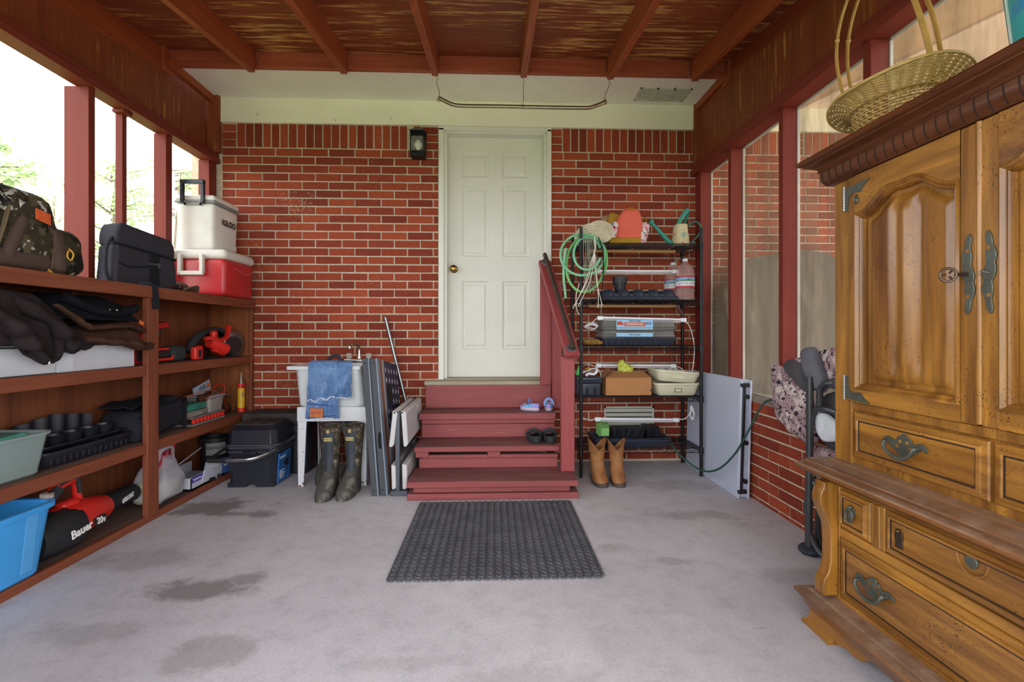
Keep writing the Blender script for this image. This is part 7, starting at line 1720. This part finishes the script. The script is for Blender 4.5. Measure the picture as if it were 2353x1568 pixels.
b.tube([(XL - .018, 1.549 + .0165 * math.cos(a), .459 + .022 * math.sin(a)) for a in [2 * PI * i / 24 for i in range(24)]], .0038, 8, closed=True); b.ball((XL - .012, 1.549, .457), (.006, .012, .016), 12, 8); b.obj('ring_pull', M_brz, ds)
drawer(.70, .83, .398, .526, XL, .020)
b = B(); b.box(XL - .002, XL + .03, 1.42, 1.474, .394, .53); b.box(XL - .006, XL, 1.436, 1.458, .394, .53); b.obj('divider', M_okz, t, bevel=.003)
dw = drawer(.90, 1.416, .398, .529, XL, .022)
b = B(); b.prism([(-.012, .026), (-.006, .020), (0, .026), (.006, .020), (.012, .026), (.015, .008), (.011, -.012), (.013, -.026), (-.013, -.026), (-.011, -.012), (-.015, .008)], (XL - .006, 1.362, .459), (0, 1, 0), (0, 0, 1), (-.004, 0, 0)); b.ball((XL - .011, 1.362, .484), .007, 10, 6); b.obj('keyhole_plate', M_keym, dw, bevel=.001)
b = B(); b.cyl((XL - .0104, 1.362, .462), (XL - .0100, 1.362, .462), .0045, n=12); b.obj('keyhole', M_groove, dw)
b = B(); b.cyl((XL - .005, 1.148, .496), (XL - .011, 1.148, .496), .0165, n=24); b.obj('lock_disc', M_brz, dw, bevel=.002)
b = B(); b.tube([(XL - .006, 1.148 + .040 * math.cos(a), .505 + .044 * math.sin(a)) for a in [R(180 + 180 * i / 20) for i in range(21)]], .004, 8); b.obj('scallop_bead', M_oky, dw)
dl = drawer(.715, 1.608, .154, .360, XL, .030); batpull(dl, 1.455, .262, XL - .006); batpull(dl, .87, .262, XL - .006)
b = B(); b.box(XL + .004, XL + .006, 1.435, 1.455, .361, .372); b.obj('red_thread', plain('red_thread', '#a82028', .7), t) if False else b.bm.free()

# ================================================================ ON TOP OF THE CABINET
M_wk = plain('wicker', '#a98a4c', .5, 0, .3, 60); M_wk2 = plain('wicker_strap', '#b79b58', .45, 0, .2, 30); M_bam = plain('bamboo_strip', '#b08f4a', .35, 0, .2, 20)
TZ = 1.7175
t = thing('wicker_basket', 'wicker basket with flared wavy rim and tall split bamboo handle on top of the cabinet', 'basket', (1.37, 1.53, TZ))
BC = Vector((1.35, 1.545, TZ))
def prof(k, ph):
    """radius and height of the basket wall at height fraction k, angle ph"""
    wv = .5 + .5 * math.cos(2 * ph); r = .103 + .030 * math.sin(min(k, 1) * PI * .5) ; z = .115 * min(k / .62, 1)
    if k > .62:
        q = (k - .62) / .38; r += q * (.055 + .035 * wv); z += q * (.066 - .03 * wv * q) - q * q * .07 * max(0, math.sin(ph)) ** 2
    return r, z
def bpt(k, ph, off=0.):
    r, z = prof(k, ph); r += off; return BC + Vector((r * .82 * math.cos(ph), r * 1.06 * math.sin(ph), z + .003))
NS = 32
b = B()
for j in range(13):
    k = .02 + .60 * j / 12; b.tube([bpt(k, 2 * PI * i / 128, .0042 * math.cos(PI * (i / 2 + j)) ) for i in range(128)], .0042, 5, closed=True)
b.obj('bowl_weave', M_wk, t)
b = B()
for j in range(17):
    k = .66 + .34 * j / 16; b.tube([bpt(k, 2 * PI * i / 128, .0022 * math.cos(PI * (i / 2 + j))) for i in range(128)], .0022, 5, closed=True)
b.obj('rim_weave', M_wk2, t)
b = B()
for s in range(NS):
    ph = 2 * PI * s / NS; b.tube([bpt(k / 14, ph) for k in range(15)], .0032, 5)
for s in range(0, 64):
    ph = 2 * PI * (s + .5) / 64; b.tube([bpt(.6 + .4 * k / 7, ph) for k in range(8)], .0018, 5)
b.obj('stakes', M_wk, t)
b = B(); b.tube([bpt(1., 2 * PI * i / 96) for i in range(96)], .005, 6, closed=True); b.obj('rim_binding', M_wk2, t)
b = B(); b.tube([bpt(.64, 2 * PI * i / 96, .002) for i in range(96)], .010, 6, closed=True, flat=.35); b.obj('waist_strap', M_wk2, t)
b = B(); b.lathe([(.001, 0), (.095, 0)], BC + Vector((0, 0, .004)), n=24); b.obj('base', M_wk, t)
for dx in (-.022, .014):
    b = B(); H = spline([(1.35 + dx, 1.665, TZ + .06), (1.35 + dx, 1.70, TZ + .13), (1.35 + dx, 1.755, TZ + .26), (1.35 + dx * 1.2, 1.785, TZ + .42), (1.355 + dx * 1.2, 1.765, TZ + .56), (1.36 + dx, 1.69, TZ + .665), (1.365, 1.60, TZ + .655), (1.37 + dx, 1.52, TZ + .55), (1.375 + dx * 1.2, 1.465, TZ + .40), (1.38 + dx, 1.43, TZ + .24), (1.38 + dx, 1.415, TZ + .10)], 7)
    b.tube(H, .0085, 8, flat=.45, up=(1, 0, 0))
    for q in (24, 52): b.ball(H[q], .009, 8, 6)
    b.obj('handle_strip', M_bam, t)
M_tin = spotted('turquoise_tin', '#2e9c9c', [('#4f8f80', .5, .6, .3), ('#2f7fae', .6, .7, .4)], 18, .35, .5)
t = thing('tin_bucket', 'turquoise decorated tin bucket on the cabinet top, cut off by the picture edge', 'bucket', (1.36, 1.075, TZ))
b = B(); b.lathe([(.001, 0), (.086, 0), (.088, .004), (.112, .25), (.115, .253), (.112, .257), (.108, .25), (.084, .008), (.001, .006)], (1.36, 1.075, TZ), n=40); b.obj('pail', M_tin, t)
b = B(); b.tube([(1.36 + .114 * math.cos(a), 1.075 + .114 * math.sin(a), TZ + .253) for a in [2 * PI * i / 36 for i in range(36)]], .004, 6, closed=True); b.obj('rolled_rim', plain('dark_teal', '#1f6f6e', .35), t)
def onpail(a, z, off=.001): r = .088 + .024 * z / .25 + off; return Vector((1.36 + r * math.cos(a), 1.075 + r * math.sin(a), TZ + z))
b = B(); b.tube([onpail(R(206), z) for z in (.06, .11, .16, .22)], [.004, .006, .006, .008], 6, flat=.4); b.obj('mauve_stem', plain('mauve_print', '#7a5a78', .5), t)
b = B()
for i in range(7): b.ball(onpail(R(212 + (i % 3) * 6), .185 + .013 * (i % 4)), (.009, .009, .009), 10, 7)
b.obj('pale_blossom', plain('pale_teal_print', '#8cc0b4', .5), t)
b = B(); b.tube([onpail(R(150), z, .0015) for z in (.0, .12, .25)], .003, 6); b.obj('side_seam', plain('pale_seam', '#b9c4b8', .4), t)
# ================================================================ OUTSIDE
# tree beyond the open studs
M_leaf = plain('hazed_pale_leaf', '#b9c99c', .8, 0, .3, 3, .1); M_leaf2 = plain('hazed_mid_leaf', '#a9bd88', .8, 0, .3, 3, .1); M_bark = plain('bark', '#7a6a5a', .9, 0, .2, 6)  # leaf greens paled: outdoor haze and glare are put into the colour
def tree(label, x, y, h, w, seed, leafm, nb=26, nl=46, bare=.45):
    q = random.Random(seed); t = thing('tree', label, 'tree', (x, y, -.12), group='trees beyond the open studs')
    b = B(); b.tube(spline([(x, y, -.12), (x + q.uniform(-.2, .2), y, h * .4), (x + q.uniform(-.4, .4), y, h * .9)], 5), [.16 - .012 * i for i in range(11)], 8); tips = []
    for i in range(nb):
        z0 = h * (bare + (1 - bare) * .9 * q.random()); a = q.uniform(0, 2 * PI); L = w * (.55 + .6 * q.random()) * (1.1 - .75 * (z0 / h - bare) / (1 - bare))
        p = Vector((x, y, z0)); e = p + Vector((math.cos(a) * L, math.sin(a) * L, L * q.uniform(.05, .5))); m = (p + e) / 2 + Vector((0, 0, L * .08)); b.tube([p, m, e], [.05, .03, .012], 5)
        for k in range(5): tips.append((p + (e - p) * (.35 + .17 * k), .22 + .10 * L * .3))
    b.obj('trunk', M_bark, t)
    b = B()
    for c, r in tips:
        for i in range(nl):
            d = Vector((q.gauss(0, 1), q.gauss(0, 1), q.gauss(0, .6))) * r * .75; s = q.uniform(.05, .11); n_ = Vector((q.gauss(0, 1), q.gauss(0, 1), q.gauss(.6, 1))).normalized(); u_, v_, _ = basis(n_)
            o = c + d; b.f([b.v(o - u_ * s), b.v(o - v_ * s * .5), b.v(o + u_ * s), b.v(o + v_ * s * .5)])
    b.obj('foliage', leafm, t, smooth=0); return t
tree('tall pale green tree seen past the camouflage backpack through the studs', -15.4, 14.0, 7.6, 2.4, 3, M_leaf, 30, 60, .3)
tree('broad leafy tree seen through the gap beside the charcoal cooler bag', -17.2, 22.0, 8.9, 3.3, 5, M_leaf, 40, 34, .1)
tree('broad leafy tree seen through the gap nearest the brick wall', -20.3, 31.0, 12.6, 3.8, 8, M_leaf2, 40, 34, .1)
tree('low spreading tree seen past the widest stud, behind the other trees', -34, 38, 12.6, 5.5, 11, M_leaf, 44, 34, .1)
# grey draped cover beyond the right screens
def covermat():
    t = NT('weathered_cover'); f = t.noise(t.co((3, 3, .45)), 3.2, 7, .7, .6); g = t.noise(t.co((14, 14, 2.2), loc=(1, 2, 3)), 3, 4, .6)
    col = t.ramp(f, [(.3, C('#3e3c39')), (.55, C('#5a5651')), (.75, C('#78736b'))]); t.base(t.mix(t.ramp(g, [(.6, (0, 0, 0)), (.68, (.6, .6, .6))]), col, C('#35322f'))); t.set(Roughness=.95); t.bump(f, .4, .03); return t.m
CP = [(1.80, 1.40), (1.93, 1.63), (2.05, 1.67), (2.21, 1.70), (2.38, 1.745), (2.64, 1.71), (2.80, 1.60), (3.0, 1.2)]
def cov(u, v):
    xs = 1.80 + 1.28 * u
    for (a, z0), (c, z1) in zip([(1.70, .6)] + CP, CP + [(3.2, .5)]):
        if a <= xs <= c: zt = z0 + (z1 - z0) * (xs - a) / (c - a); break
    k = v
    if k < .5: q = k / .5; y = 3.50 + .16 * q ** 3 + .012 * math.sin(u * 40 + q * 3) * (1 - q); z = -.112 + (zt + .115) * (1 - (1 - q) ** 1.15)
    else: q = (k - .5) / .5; y = 3.66 + .24 * q; z = zt * (1 - q ** 4) + -.11 * q ** 4
    return (xs, y, z + .008 * nz(u * 8, v * 8, 1))
b = B(); b.grid(cov, 50, 36, .01)
tag(b.obj('draped_cover', covermat(), loc=(2.44, 3.7, -.112), smooth=60), 'big weathered grey cover draped over something outside, seen through the dusty screens', 'cover')
# ================================================================ LIGHT
w = bpy.data.worlds.new('world'); SC.world = w; w.use_nodes = True
nt = w.node_tree; bg = nt.nodes['Background']
tc = nt.nodes.new('ShaderNodeTexCoord'); sp = nt.nodes.new('ShaderNodeSeparateXYZ'); rp = nt.nodes.new('ShaderNodeValToRGB')
nt.links.new(tc.outputs['Generated'], sp.inputs[0]); nt.links.new(sp.outputs['Z'], rp.inputs['Fac']); nt.links.new(rp.outputs['Color'], bg.inputs['Color'])
e = rp.color_ramp.elements; e[0].position = 0; e[0].color = (.93, .96, 1, 1); e[1].position = .6; e[1].color = (.96, .98, 1, 1)
bg.inputs['Strength'].default_value = 1.0
vs = SC.view_settings; vs.view_transform = 'Standard'; vs.look = 'None'; vs.gamma = 1; vs.use_curve_mapping = False; vs.exposure = 2.6
SC.cycles.max_bounces = 8; SC.cycles.diffuse_bounces = 5; SC.cycles.transparent_max_bounces = 16; SC.cycles.use_denoising = True
SC.cycles.sample_clamp_indirect = 8
# ---- ground outside
def grassmat():
    t = NT('grass_ground'); f = t.noise(t.co(), 1.2, 8, .7); t.base(t.ramp(f, [(.3, C('#5d6f35')), (.7, C('#8c9a55'))])); t.set(Roughness=1); return t.m
b = B(); b.box(-60, 60, -40, 60, -.35, -.12); struct(b, 'ground', grassmat(), smooth=0)
b = B(); b.box(1.83, 9, -6, 3.94, -.119, -.1155); struct(b, 'path', plain('warm_bounce_ground', '#cdb7a0', .9, 0, .15, 3), smooth=0)  # unseen tan ground, added to bounce warm light onto the outer frieze
